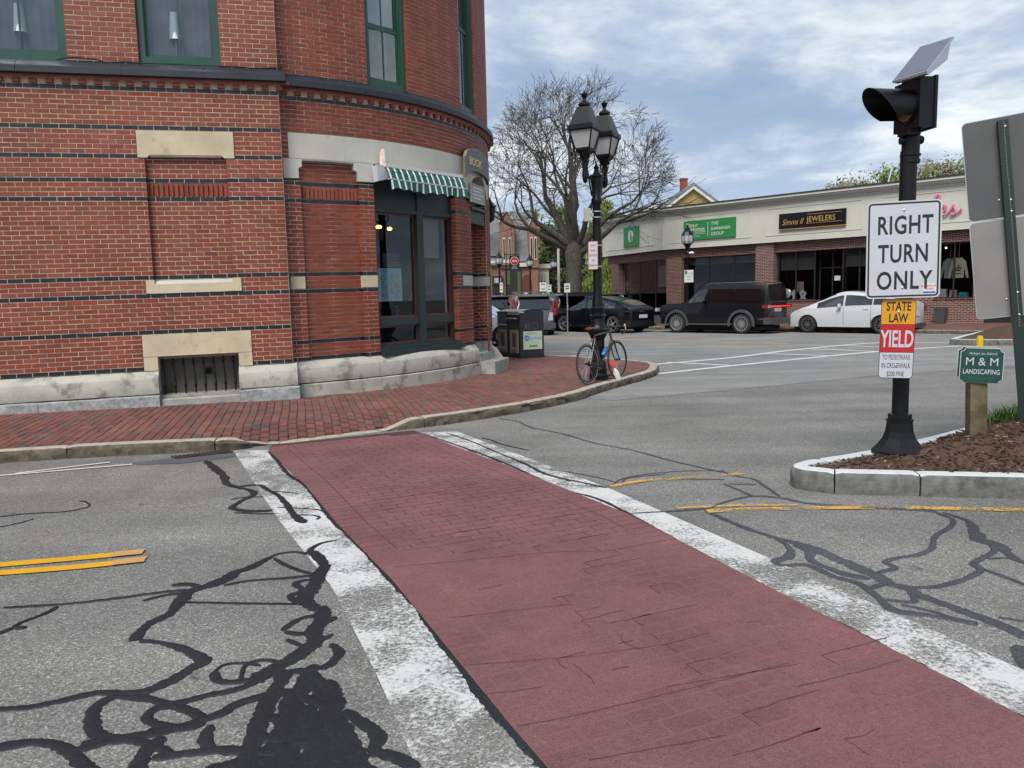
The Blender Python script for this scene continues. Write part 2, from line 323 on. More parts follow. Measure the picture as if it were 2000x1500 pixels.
# ---------------------------------------------------------------- traced ground plan, metres
SEALER=[
(((-3.154,7.737),(-2.924,7.382),(-2.711,7.037),(-2.576,6.746),(-2.41,6.564)),(0.08,0.09,0.08,0.07,0.06,)),
(((-2.41,6.564),(-2.264,6.461),(-2.189,6.3),(-2.221,6.107),(-2.231,5.939),(-2.175,5.861),(-2.04,5.792),(-1.866,5.807)),(0.06,)),
(((-2.424,6.601),(-2.261,6.642),(-2.106,6.447),(-1.943,6.212),(-1.813,5.964),(-1.668,5.65),(-1.528,5.429)),(0.05,0.06,0.09,)),
(((-1.86,5.879),(-1.724,5.853),(-1.51,5.777),(-1.429,5.672)),(0.03,)),
(((-1.656,5.649),(-1.53,5.639),(-1.461,5.58),(-1.46,5.513)),(0.03,)),
(((-2.329,6.164),(-2.23,6.221),(-2.083,6.224)),(0.015,)),
(((-2.155,5.759),(-1.959,5.715),(-1.791,5.702)),(0.02,)),
(((-2.094,6.411),(-1.958,6.364),(-1.806,6.299)),(0.02,)),
(((-3.98,5.794),(-3.819,5.866),(-3.543,5.901),(-3.442,5.995),(-3.438,6.071),(-3.532,6.188),(-3.608,6.227)),(0.015,)),
(((-3.796,5.514),(-3.717,5.598),(-3.67,5.714)),(0.012,)),
(((-1.201,5.016),(-1.283,4.957),(-1.329,4.855),(-1.31,4.734)),(0.03,0.05,0.08,)),
(((-1.313,4.794),(-1.254,4.692),(-1.161,4.492),(-1.157,4.313),(-1.147,4.147),(-1.154,4.022),(-1.074,3.893),(-1.005,3.842),(-0.99,3.708),(-0.995,3.584),(-0.96,3.487),(-0.986,3.392),(-1.039,3.289)),(0.09,0.1,0.09,0.1,0.08,)),
(((-1.205,4.292),(-1.264,4.239),(-1.193,4.127),(-1.239,4.049),(-1.147,3.924)),(0.045,)),
(((-1.323,4.745),(-1.427,4.792),(-1.53,4.749),(-1.549,4.664)),(0.025,)),
(((-1.522,4.681),(-1.402,4.543),(-1.26,4.42),(-1.188,4.39)),(0.03,)),
(((-1.554,4.712),(-1.614,4.521),(-1.684,4.439),(-1.705,4.323),(-1.77,4.223),(-1.836,4.136),(-1.823,4.011)),(0.04,0.07,0.08,0.1,0.09,0.09,0.08,)),
(((-1.201,4.357),(-1.339,4.325),(-1.538,4.296),(-1.672,4.233)),(0.03,)),
(((-1.806,3.996),(-1.524,3.966),(-1.168,3.932)),(0.022,)),
(((-1.852,4.174),(-1.989,4.145),(-2.244,4.057),(-2.478,4),(-2.76,3.975)),(0.04,0.03,0.028,)),
(((-1.975,4.251),(-1.889,4.262),(-1.788,4.217)),(0.05,)),
(((-2.035,4.031),(-1.965,4.091),(-1.879,4.123)),(0.03,)),
(((-2.469,3.972),(-2.482,3.879),(-2.536,3.773),(-2.538,3.718),(-2.475,3.709)),(0.035,0.03,0.04,)),
(((-2.538,3.718),(-2.585,3.603)),(0.03,)),
(((-1.832,4.033),(-1.818,3.935),(-1.815,3.842),(-1.849,3.755),(-1.864,3.67),(-1.849,3.566),(-1.835,3.531)),(0.08,0.07,0.06,0.06,)),
(((-1.815,3.53),(-1.739,3.515),(-1.647,3.478),(-1.545,3.42),(-1.457,3.344),(-1.42,3.298),(-1.45,3.232),(-1.496,3.116),(-1.562,3.038),(-1.662,3.034),(-1.767,3.039),(-1.877,2.978),(-1.982,2.932),(-2.123,2.918)),(0.035,0.04,0.07,0.08,0.07,0.05,0.045,0.04,)),
(((-1.656,3.022),(-1.695,2.947),(-1.678,2.847),(-1.611,2.748),(-1.499,2.693),(-1.414,2.706),(-1.365,2.776)),(0.06,0.07,0.06,0.06,)),
(((-1.65,3.009),(-1.525,2.983),(-1.389,2.926),(-1.274,2.86),(-1.225,2.788),(-1.274,2.755),(-1.365,2.776),(-1.446,2.826),(-1.452,2.898),(-1.393,2.934),(-1.284,2.993),(-1.17,3.046),(-1.102,3.12)),(0.05,)),
(((-1.331,3.203),(-1.291,3.129),(-1.225,3.104),(-1.138,3.122)),(0.045,)),
(((-1.331,3.203),(-1.306,3.263),(-1.225,3.274),(-1.143,3.246)),(0.02,)),
(((-0.936,3.475),(-1.001,3.342),(-1.083,3.206),(-1.13,3.1)),(0.08,0.09,0.1,)),
(((-0.878,3.445),(-0.82,3.358),(-0.834,3.255),(-0.869,3.205)),(0.05,)),
(((-1.155,3.61),(-1.108,3.733),(-1.037,3.78)),(0.045,)),
(((-1.137,3.591),(-1.038,3.569),(-0.96,3.688),(-0.921,3.754)),(0.04,)),
(((-0.686,2.854),(-0.595,2.762),(-0.526,2.671),(-0.522,2.583),(-0.458,2.55),(-0.347,2.475)),(0.06,)),
(((-0.937,3.023),(-1.112,2.945),(-1.184,2.845),(-1.306,2.756),(-1.436,2.707),(-1.613,2.661)),(0.06,)),
(((-1.946,2.655),(-1.793,2.678),(-1.675,2.647),(-1.574,2.574),(-1.446,2.458)),(0.06,)),
(((-1.614,2.626),(-1.52,2.674),(-1.396,2.669),(-1.238,2.583)),(0.05,)),
(((-1.331,2.699),(-1.345,2.6),(-1.332,2.482)),(0.07,)),
(((-1.308,2.564),(-1.186,2.593),(-1.044,2.604),(-0.868,2.569)),(0.06,)),
(((-1.176,2.769),(-1.161,2.679),(-1.114,2.606)),(0.05,)),
(((-0.9,3.239),(-0.909,3.059),(-0.895,2.859),(-0.864,2.681),(-0.767,2.406)),(0.07,0.1,0.12,0.12,)),
(((-0.81,3.098),(-0.75,2.929),(-0.697,2.742),(-0.595,2.574),(-0.508,2.397)),(0.08,0.1,0.1,)),
(((-1.013,3.198),(-1.009,2.902),(-0.99,2.719),(-0.933,2.44)),(0.08,0.08,)),
(((-0.844,2.895),(-0.773,2.711),(-0.708,2.548),(-0.663,2.402)),(0.09,0.11,0.1,)),
(((-1.005,3.022),(-0.859,2.954),(-0.722,2.851)),(0.06,)),
(((-1.017,2.687),(-0.896,2.662),(-0.695,2.609)),(0.06,)),
(((-1.091,2.488),(-0.928,2.532),(-0.632,2.491)),(0.07,)),
(((-1.067,3.154),(-0.942,3.185),(-0.802,3.063)),(0.06,)),
(((-0.985,2.825),(-0.849,2.766),(-0.684,2.724)),(0.07,)),
(((-0.911,2.65),(-0.876,2.524),(-0.836,2.408)),(0.06,0.09,)),
(((-0.898,3.102),(-0.812,2.972),(-0.735,2.779)),(0.05,)),
(((-0.672,2.673),(-0.619,2.514),(-0.611,2.4)),(0.08,)),
(((-1.102,3.505),(-0.985,3.434),(-0.892,3.55)),(0.035,)),
(((-1.186,3.115),(-1.211,3.254),(-1.134,3.299),(-1.027,3.245)),(0.03,)),
(((0.842,5.489),(1.119,5.52),(1.402,5.565),(1.513,5.655),(1.652,5.775),(1.867,5.893),(2.062,5.83),(2.224,5.652),(2.567,5.524),(2.917,5.413),(3.024,5.365)),(0.03,0.035,0.035,0.04,0.05,0.06,)),
(((1.763,6.302),(1.821,6.107),(1.867,5.893)),(0.03,)),
(((1.869,6.767),(1.939,6.581),(2.055,6.438),(2.068,6.238),(2.077,5.875)),(0.035,)),
(((1.8,6.298),(2.02,6.26)),(0.03,)),
(((-0.173,10.074),(0.068,9.788),(0.239,9.297),(0.583,8.828),(0.868,8.255),(1.225,7.792),(1.482,7.312),(1.724,6.928),(1.858,6.728)),(0.03,)),
(((1.291,6.568),(1.536,6.487),(1.807,6.461)),(0.015,)),
(((1.402,5.565),(1.472,5.321),(1.577,5.07),(1.693,4.86),(1.777,4.76),(1.866,4.613),(1.927,4.423),(1.984,4.246),(2.02,4.131),(2.036,4.03),(2.1,3.96),(2.113,3.846),(2.191,3.689),(2.255,3.551),(2.292,3.485),(2.338,3.319)),(0.04,0.045,0.05,0.05,0.08,0.1,0.1,0.1,0.08,0.06,0.07,0.08,0.08,0.08,)),
(((3.01,5.339),(3.028,5.173),(2.923,5.014),(2.727,4.828),(2.58,4.612),(2.441,4.488),(2.255,4.419),(2.172,4.362),(2.179,4.267),(2.053,4.201)),(0.04,)),
(((3.055,5.336),(3.106,5.167),(3.071,5.002),(2.96,4.768),(2.974,4.674),(2.991,4.584),(2.938,4.373),(2.969,4.25)),(0.03,0.05,0.1,0.11,0.07,0.06,)),
(((2.96,4.625),(2.896,4.504),(2.658,4.313),(2.631,4.205),(2.463,4.072),(2.227,3.966),(2.053,3.992),(2.026,4.061)),(0.045,)),
(((2.782,4.383),(2.912,4.375),(2.991,4.282)),(0.02,)),
(((2.65,4.237),(2.687,4.129),(2.746,3.921)),(0.03,)),
(((1.693,4.86),(1.716,4.673),(1.655,4.505),(1.546,4.43),(1.557,4.35),(1.704,4.341),(1.783,4.146),(1.854,4.071),(1.884,3.973),(1.876,3.752),(1.891,3.668),(2.03,3.605),(2.186,3.49)),(0.03,0.05,0.07,0.05,0.04,0.05,0.05,0.05,0.05,0.07,0.04,0.025,)),
(((1.771,4.709),(1.808,4.579),(1.76,4.416),(1.839,4.215),(1.956,4.104)),(0.06,)),
(((1.884,3.973),(2.012,4.031)),(0.04,)),
(((1.904,3.81),(2.036,3.789),(2.082,3.925)),(0.035,)),
(((1.954,3.748),(2.059,3.659),(2.123,3.57),(2.2,3.513)),(0.025,)),
(((2.334,3.57),(2.46,3.499)),(0.025,)),
(((2.237,3.272),(2.178,3.139),(2.155,3.049)),(0.09,)),
(((-0.366,8.684),(-0.246,8.542),(-0.127,8.286),(0.156,7.914)),(0.025,)),
(((-0.798,9.074),(-0.449,8.444),(-0.278,8.074),(-0.121,7.734),(0.082,7.321),(0.262,6.867),(0.431,6.613),(0.595,6.448),(0.769,6.254)),(0.035,0.03,0.03,0.05,0.05,0.04,)),
(((0.269,7.034),(0.54,6.839),(0.787,6.578),(0.907,6.418),(1.004,6.595),(1.352,6.718)),(0.02,)),
(((0.416,6.392),(0.777,6.323),(0.926,6.546),(1.134,6.7),(1.486,6.806),(1.897,6.785)),(0.012,)),
(((-2.646,8.179),(-2.336,7.53),(-2.109,7.04),(-1.84,6.602),(-1.636,6.169),(-1.418,5.671),(-1.284,5.385),(-1.141,5.123),(-0.904,4.649),(-0.703,4.229),(-0.52,3.868),(-0.405,3.57),(-0.307,3.333),(-0.209,3.106),(-0.122,2.883),(-0.037,2.722),(0.022,2.613),(0.068,2.512),(0.115,2.401)),(0.05,0.05,0.06,0.06,0.07,0.07,)),
(((-1.122,9.115),(-0.57,8.193),(-0.117,7.366),(0.165,6.755),(0.405,6.236),(0.654,5.922),(0.838,5.462),(0.985,5.011),(1.167,4.455),(1.244,4.294),(1.306,4.105),(1.391,3.84),(1.51,3.603),(1.595,3.394),(1.66,3.207),(1.752,2.981),(1.823,2.762),(1.889,2.63)),(0.035,0.04,0.045,0.05,0.06,0.06,0.07,)),
]
YL1=[(-3.402,4.628),(-3.234,4.663),(-2.805,4.757),(-2.434,4.851)]
YL2=[(-3.293,4.472),(-3.135,4.513),(-2.713,4.593),(-2.349,4.698)]
YA1=[(0.803,6.286),(1.08,6.457),(1.401,6.519),(1.772,6.578),(2.162,6.677)]
YA2=[(1.407,5.496),(1.791,5.52),(2.392,5.511),(2.826,5.475),(3.74,5.332)]
YA3=[(1.203,5.596),(1.672,5.627),(2.125,5.603)]
WL1=[(-5.125,7.231),(-4.945,7.256),(-4.452,7.425),(-3.863,7.642)]
WL2=[(-4.846,7.332),(-4.482,7.565),(-4.152,7.77)]
H1=[(2.383,16.894),(5.25,18.644),(7.673,20.752),(10.917,22.784),(12.715,22.097)]
H2=[(2.916,15.299),(4.943,16.749),(9.402,19.607),(12.282,20.853)]
H3=[(3.65,17.893),(4.775,16.792)]
H4=[(6.523,19.783),(7.729,18.725)]
H5=[(8.208,20.984),(9.402,19.607)]
H6=[(9.467,22.095),(10.584,20.802)]
H7=[(13.922,26.025),(16.012,26.497)]
H8=[(14.157,24.276),(14.867,24.594)]
YM=[(0.043,31.142),(3.749,27.707),(6.657,24.833),(8.422,23.293)]
P1=[(0.793,19.429),(2.05,20.977)]
P2=[(1.685,21.677),(2.294,21.287)]
P3=[(6.05,30.048),(10.609,28.312)]
NEWASPH=[(1.556,11.612),(3.815,12.627),(6.614,14.078),(10.64,15.405),(17.669,16.48)]
PATCH=[(-3.9,7.719),(-3.609,7.912),(-3.001,8.164),(-2.912,7.914),(-3.341,7.66),(-3.785,7.61)]
GRATE=[(-3.616,7.991),(-3.149,8.264),(-3.025,8.139),(-3.513,7.876)]
KERBL=[(-5.682,7.736),(-5.352,7.872),(-4.479,8.085),(-3.101,8.286),(-2.888,8.494),(-2.649,8.617)]
KERBR=[(-1.618,9.286),(-1.117,9.516),(-0.418,10.067),(0.356,10.833),(1.018,11.704),(1.533,12.703),(2.233,13.867),(2.722,14.748),(2.935,15.398),(3.095,16.239)]
FLUSH=[(-2.649,8.617),(-2.182,8.91),(-1.618,9.286)]
ISLF=[(3.232,6.82),(2.95,6.66),(2.70,6.54),(2.50,6.44),(2.36,6.33),(2.285,6.21),(2.305,6.09),(2.40,6.0),(2.562,5.91),(2.908,5.833),(3.839,5.645),(5.146,5.39)]
ISLI=[(2.473,6.315),(2.651,6.545),(3.222,6.817)]
FARISL=[(12.486,21.696),(11.827,19.962),(12.875,18.667),(16.135,23.425),(15.284,25.4)]
CWCRACK=[[(-0.24,3.194),(-0.028,3.217),(0.199,3.244),(0.432,3.292),(0.7,3.36)],[(-0.01,2.707),(0.205,2.768),(0.476,2.869),(0.815,3.003),(1.164,3.15)],[(0.598,2.971),(0.869,3.043),(1.204,3.139)],[(1.132,2.947),(1.381,3.041),(1.652,3.155)],[(-0.335,3.697),(-0.026,3.768),(0.293,3.836)],[(-0.731,4.455),(-0.337,4.537),(0.168,4.653),(0.617,4.661)],[(0.24,3.185),(0.295,3.069),(0.309,3.005)],[(0.47,3.479),(0.5,3.36),(0.575,3.29)],[(0.626,3.471),(0.66,3.372)],[(0.235,2.482),(0.514,2.556),(0.749,2.616)],[(-0.132,2.942),(0.098,2.993)],[(-2.252,8.478),(-2.03,8.512),(-1.839,8.706)]]
# ================================================================ GROUND
def path(pts, left=True):
    P = [Vector((*p, 0)) for p in pts]; L = [0.]
    for a, b in zip(P, P[1:]): L.append(L[-1]+(b-a).length)
    def f(s, z, o):
        i = 0
        while i < len(L)-2 and s > L[i+1]: i += 1
        t = (s-L[i])/(L[i+1]-L[i]); p = P[i].lerp(P[i+1], t)
        def nn(k):
            d = (P[min(k+1, len(P)-1)]-P[max(k-1, 0)]).normalized(); return Vector((-d.y, d.x, 0))
        n = nn(i).lerp(nn(i+1), max(0, min(1, t))).normalized()
        if not left: n = -n
        return p + n*o + Vector((0, 0, z))
    return f, L[-1]
def sheet(name, pts, z, m, **kw):
    mb = MB(); mb.add([(x, y, z) for x, y in pts], [tuple(range(len(pts)))]); kw.setdefault('kind', 'structure'); return mb.build(name, m, **kw)
mb = MB(); mb.add([(-900, -60, 0), (900, -60, 0), (900, 1200, 0), (-900, 1200, 0)], [(0, 1, 2, 3)]); mb.build('road', m_asph, kind='structure')
sheet('main_street', [(-.2, 12.9)] + NEWASPH[:4] + [(22, 17), (40, 10), (60, 30), (10, 80), (-60, 130), (-90, 100), (-2.5, 21), (-.5, 17)], .004, m_asph2)
sheet('asphalt_patch', PATCH, .004, m_patch)
m_grate = mat('grate_rust', (.045, .024, .018), .8, var=.4, scale=20)
g = empty('storm_drain', (-3.33, 8.08, 0), label='rusty storm drain grate in the asphalt against the kerb', cat='drain grate')
mb = MB(); a, b, c, d = [Vector((*p, .006)) for p in GRATE]
mb.quad(a, b, c, d); mb.build('pit', m_dark, g)
for k in range(15):
    t = k/14; p, q = a.lerp(b, t), d.lerp(c, t); w = (b-a).normalized()*.009
    mb = MB(); mb.add([p-w, p+w, q+w, q-w, p-w+Vector((0, 0, .012)), p+w+Vector((0, 0, .012)), q+w+Vector((0, 0, .012)), q-w+Vector((0, 0, .012))], [(0, 1, 2, 3), (4, 5, 6, 7), (0, 1, 5, 4), (1, 2, 6, 5), (2, 3, 7, 6), (3, 0, 4, 7)])
    mb.build('grate_bar', m_grate, g)
# ---- painted lines
def stripe(name, pts, w, m, z=.008, **kw):
    P = arc_pts(pts, 5); mb = MB(); vs = []
    for i, p in enumerate(P):
        t = (P[min(i+1, len(P)-1)]-P[max(i-1, 0)]).normalized(); n = Vector((-t.y, t.x, 0))
        vs += [p+n*w/2+Vector((0, 0, z)), p-n*w/2+Vector((0, 0, z))]
    mb.add(vs, [(2*i, 2*i+1, 2*i+3, 2*i+2) for i in range(len(P)-1)]); return mb.build(name, m, kind='structure', **kw)
for q, w in ((YL1, .095), (YL2, .095)): stripe('yellow_line', q, w, m_py)
for q in (YL1, YL2):
    a_, b_ = Vector((*q[-2], 0)), Vector((*q[-1], 0)); e_ = b_+(a_-b_).normalized()*.17; stripe('yellow_line', [tuple(e_[:2]), tuple((b_+(b_-a_).normalized()*.01)[:2])], .105, wornmat('road_orange_faded', (.50, .27, .10), .36, .45, 3) if 'road_orange_faded' not in bpy.data.materials else bpy.data.materials['road_orange_faded'], z=.011)
for q, w in ((YA1, .07), (YA2, .085), (YA3, .05)): stripe('yellow_line', q, w, m_py2)
stripe('yellow_line', YM, .16, m_py)
for q in (WL1, WL2): stripe('white_line', q, .05, m_pline)
for q in (H1, H2): stripe('crosswalk_line', q, .19, m_pline, z=.010)
for q in (H3, H4, H5, H6): stripe('crosswalk_bar', q, .17, m_pline, z=.008)
for q in (H7, H8, P1, P2, P3): stripe('white_line', q, .12, m_pline)
# ---- stamped brick crosswalk
LW = SEALER[-2][0]; RW = SEALER[-1][0]
def xat(line, y):
    P = list(line)
    if y > P[0][1]: i = 0
    else:
        i = next((k for k in range(len(P)-1) if P[k+1][1] <= y), len(P)-2)
    (x0, y0), (x1, y1) = P[i], P[i+1]; return x0+(x1-x0)*(y-y0)/(y1-y0)
RWs = [(-1.22, 9.3)] + list(RW)[::3] + [(2.35, 1.3), (2.8, .2)]; LWs = [(-2.73, 8.55)] + list(LW)[::3] + [(.55, 1.4), (1.1, .2)]
cwb = [(x, y) for x, y in LWs] + [(x, y) for x, y in RWs[::-1]]
cw = empty('brick_crosswalk', (-.5, 5, 0), kind='structure')
mb = MB(); mb.add([(x, y, .0045) for x, y in cwb], [tuple(range(len(cwb)))]); mb.build('base_coat', mat('stamp_groove', (.055, .022, .024), .9, var=.3, scale=9), cw)
# thick worn paint has nearly filled the joints of the near half
nb = [(x, y) for x, y in cwb]; fl = []
for k in range(41):
    y = .3+(5.15-.3)*k/40; fl.append((xat(LWs, y)+.0, y, .0046+.0031)); fl.append((xat(RWs, y+.42*1.2), min(y+.55, 5.7), .0046+.0031))
mb = MB(); mb.add(fl, [(2*k, 2*k+1, 2*k+3, 2*k+2) for k in range(40)]); mb.build('filled_joints', wornmat('joint_fill', (.178, .070, .066), .30, .36, 3, soft=.12, along=[(0, -.1), (4.2, -.08), (4.9, .10), (5.6, .3)]), cw, recalc=False)
m_ck = mat('crack_dark_red', (.075, .032, .033), .9, var=.2)  # dark red of the thin crack lines
_w = Vector((.418, -.908, 0)).normalized(); _c = Vector((.908, .418, 0)).normalized(); _o = Vector((LWs[0][0], LWs[0][1], 0))-_w*1.2
for k in range(46):
    tt = rnd.randrange(40, 88)*.102; yb = (_o+_w*tt).y; x_ = xat(LWs, yb)+rnd.uniform(.2, 1.6); p0 = Vector((x_, yb, 0)); p0 = _o+_w*tt+_c*((p0-_o-_w*tt).dot(_c)); L_ = rnd.choice((.08, .15, .25, .4))
    if p0.y < .8: continue
    CWCRACK.append([tuple((p0+_c*(L_*q/3)+_w*rnd.gauss(0, .004))[:2]) for q in range(4)])
    if rnd.random() < .5: CWCRACK.append([tuple(p0[:2]), tuple((p0+_w*.05+_c*rnd.gauss(0, .006))[:2]), tuple((p0+_w*.10)[:2])])
for pts in CWCRACK:
    P = arc_pts(pts, 10); vs = []
    for i, p in enumerate(P):
        t_ = (P[min(i+1, len(P)-1)]-P[max(i-1, 0)]).normalized(); nn = Vector((-t_.y, t_.x, 0)); w = .0028*(1+.9*noise.noise(Vector((p.x*20, p.y*20, 0)))); j = nn*.006*noise.noise(Vector((p.x*15, p.y*15, 5)))
        vs += [p+j+nn*w+Vector((0, 0, .0091)), p+j-nn*w+Vector((0, 0, .0091))]
    mb = MB(); mb.add(vs, [(2*i, 2*i+1, 2*i+3, 2*i+2) for i in range(len(P)-1)]); mb.build('crack', m_ck, cw, recalc=False)
unit = MB()   # chamfered unit brick, face +z, footprint 1 x 1
unit.add([(-.5, -.5, 0), (.5, -.5, 0), (.5, .5, 0), (-.5, .5, 0), (-.5, -.5, .8), (.5, -.5, .8), (.5, .5, .8), (-.5, .5, .8), (-.485, -.47, 1), (.485, -.47, 1), (.485, .47, 1), (-.485, .47, 1)],
         [(0, 1, 5, 4), (1, 2, 6, 5), (2, 3, 7, 6), (3, 0, 4, 7), (4, 5, 9, 8), (5, 6, 10, 9), (6, 7, 11, 10), (7, 4, 8, 11), (8, 9, 10, 11)])
def unit_mesh(name, m):
    me = bpy.data.meshes.new(name); me.from_pydata(unit.v, [], unit.f); me.materials.append(m); return me
def unit_into(mb, M, mi=0): mb.add([M @ Vector(v) for v in unit.v], unit.f, mi)
CAM = Vector((0, 0, 1.6))
def inframe(p, mar=40):
    d = Vector(p)-CAM; z = d.dot(fw)
    if z < .3: return False
    x = 1000+1500*d.dot(rr)/z; y = 750-1500*d.dot(uu)/z
    return -mar < x < 2000+mar and -mar < y < 1500+mar
def emit_bricks(cands, parent, name, mats, kinds=('brick', 'brick')):
    """cands: (matrix, material index). The 300 that show largest become objects, the rest one mesh"""
    vis = [c for c in cands if inframe(c[0].translation)]
    vis.sort(key=lambda c: (c[0].translation-CAM).length - (0 if c[0].col[0].length > .15 else -100))
    pick = vis[:300]; ids = {id(c) for c in pick}; me = [unit_mesh(name, m) for m in mats]; P = WM[parent.name].inverted()
    for c in pick:
        o = bpy.data.objects.new(name, me[c[1]]); COL.objects.link(o); o.parent = parent; o.matrix_local = P @ c[0]
    mb = MB()
    for c in cands:
        if id(c) not in ids: unit_into(mb, c[0], c[1])
    if mb.v: mb.build(name, mats, parent, kind='stuff', recalc=False)
wd = Vector((.418, -.908, 0)).normalized(); cd = Vector((.908, .418, 0)).normalized(); O = Vector((LWs[0][0], LWs[0][1], 0)) - wd*1.2
def hit(t, line):
    # distance along cd from O+wd*t to the polyline
    p = O+wd*t
    for (x0, y0), (x1, y1) in zip(line, line[1:]):
        dx, dy = x1-x0, y1-y0; den = cd.x*dy-cd.y*dx
        if abs(den) < 1e-9: continue
        s = ((x0-p.x)*dy-(y0-p.y)*dx)/den; q = ((x0-p.x)*cd.y-(y0-p.y)*cd.x)/den
        if -1e-6 <= q <= 1+1e-6: return s
    return None
cands = []; row = 0; t = 0.; bh, bl = .102, .205
while t < 9.6:
    tm = t+bh/2; a = hit(tm, LWs); b = hit(tm, RWs)
    worn = tm > 4.9+noise.noise(Vector((tm, 0, 0))); wr = rnd.random()
    gz = .008
    if b is None and t < 2: 
        # top rows cut by the slanting kerb line
        b = None
    if a is None and b is not None and tm < 1.6: a = max(.0, .0)
    if a is not None and b is not None and b-a > .3:
        cuts = [a, a+.2]; x = math.floor((a+.2)/bl)*bl + (row % 2)*bl/2
        while x < b-.2:
            if x > a+.25 and x < b-.25: cuts.append(x)
            x += bl
        cuts += [b-.2, b]
        for x0, x1 in zip(cuts, cuts[1:]):
            g0 = .008
            border = (x0 == a or x1 == b); w = bh-gz
            c = O+wd*tm+cd*((x0+x1)/2)
            if not (0 < c.y < 9.05+.42*(c.x+1.2)): continue
            if c.x < -1.2 and c.y > 8.55+(c.x+2.65)*.645-.05: continue
            zt = .0035+rnd.uniform(-.0002, .0003)
            M = Matrix(((cd.x*(x1-x0-g0), wd.x*-w, 0, c.x), (cd.y*(x1-x0-g0), wd.y*-w, 0, c.y), (0, 0, zt, .0046), (0, 0, 0, 1)))
            cands.append((M, 0))
    t += bh; row += 1
emit_bricks(cands, cw, 'brick', [m_stamp])
# ---- white border strips beside it
def strip(outer, inner, segs, y_hi, y_lo):
    for (y0, y1, m) in segs:
        n = max(2, int(abs(y0-y1)/.15)); vs = []
        for i in range(n+1):
            y = y0+(y1-y0)*i/n
            vs += [(xat(outer, y+.0), y, .004), (xat(inner, y), y, .004)]
        mb = MB(); mb.add(vs, [(2*i, 2*i+1, 2*i+3, 2*i+2) for i in range(n)]); mb.build('white_border', m, kind='structure')
OL = [(-3.25, 8.6), (-3.07, 8.28), (-1.79, 5.62), (-1.03, 4.15), (-.59, 3.09), (-.36, 2.48), (.0, 1.5), (.4, .4)]
OR = [(-.80, 9.4), (.79, 6.24), (1.54, 4.44), (2.11, 3.05), (2.55, 1.9), (3.1, .5)]
m_sl = wornmat('left_border_paint', (.55, .55, .535), .40, .5, 3.2, soft=.10, along=[(0, .10), (2.5, .085), (2.9, .055), (3.3, .025), (3.65, .05), (4.05, .065), (4.25, -.05), (5.7, -.07), (6.1, .02), (6.6, .07), (7.3, .075), (7.8, .03), (8.3, .02)])
strip(OL, LWs, [(8.25, .6, m_sl)], 8.25, .6)
m_sr = wornmat('right_border_paint', (.55, .55, .535), .40, .5, 3.2, soft=.10, along=[(0, .10), (2.6, .08), (2.9, .03), (3.4, .04), (3.8, .06), (4.35, .07), (4.55, -.06), (6.2, -.07), (6.5, .02), (7.3, .07), (8.2, .04), (9, .03)])
strip(OR, RWs, [(9.15, .6, m_sr)], 9, .6)
# ---- crack sealer
sealer = empty('crack_sealer', (0, 4, 0), kind='structure')
AGED = {k for k, (p_, w_) in enumerate(SEALER[:-2]) if sum(q[0] for q in p_)/len(p_) > .2}
for si, (pts, ws) in enumerate(SEALER):
    sub = 14; P = arc_pts(pts, sub); n = len(P); mb = MB(); vs = []
    for i, p in enumerate(P):
        t = (P[min(i+1, n-1)]-P[max(i-1, 0)]); t = t.normalized() if t.length > 1e-6 else Vector((1, 0, 0)); nn = Vector((-t.y, t.x, 0))
        u = min(len(pts)-1, i/sub) if len(ws) == len(pts) else (len(ws)-1)*i/(n-1); k = min(int(u), len(ws)-1); w = ws[k]+(ws[min(k+1, len(ws)-1)]-ws[k])*(u-k)
        cap = min(1, (i+.6)/3, (n-i-.4)/3); w *= math.sqrt(max(.1, cap))
        def e(sg): return .5*w*(1+.42*noise.noise(Vector((p.x*8+sg*31, p.y*8, si)))+.30*noise.noise(Vector((p.x*33, p.y*33+sg*17, si)))+.22*noise.noise(Vector((p.x*90, p.y*90+sg*5, si))))
        z = .0058+(si % 23)*.00009+i*.000004
        vs += [p+nn*e(1)+Vector((0, 0, -.001)), p+nn*e(1)*.75+Vector((0, 0, z*.85)), p+Vector((0, 0, z)), p-nn*e(-1)*.75+Vector((0, 0, z*.85)), p-nn*e(-1)+Vector((0, 0, -.001))]
    fs = [(5*i+k, 5*i+k+1, 5*i+k+6, 5*i+k+5) for i in range(n-1) for k in range(4)]
    mb.add(vs, fs + [(0, 1, 2, 3, 4), tuple(5*(n-1)+k for k in (4, 3, 2, 1, 0))]); mb.build('sealed_crack', m_seal2 if si in AGED else m_seal, sealer, smooth=60)
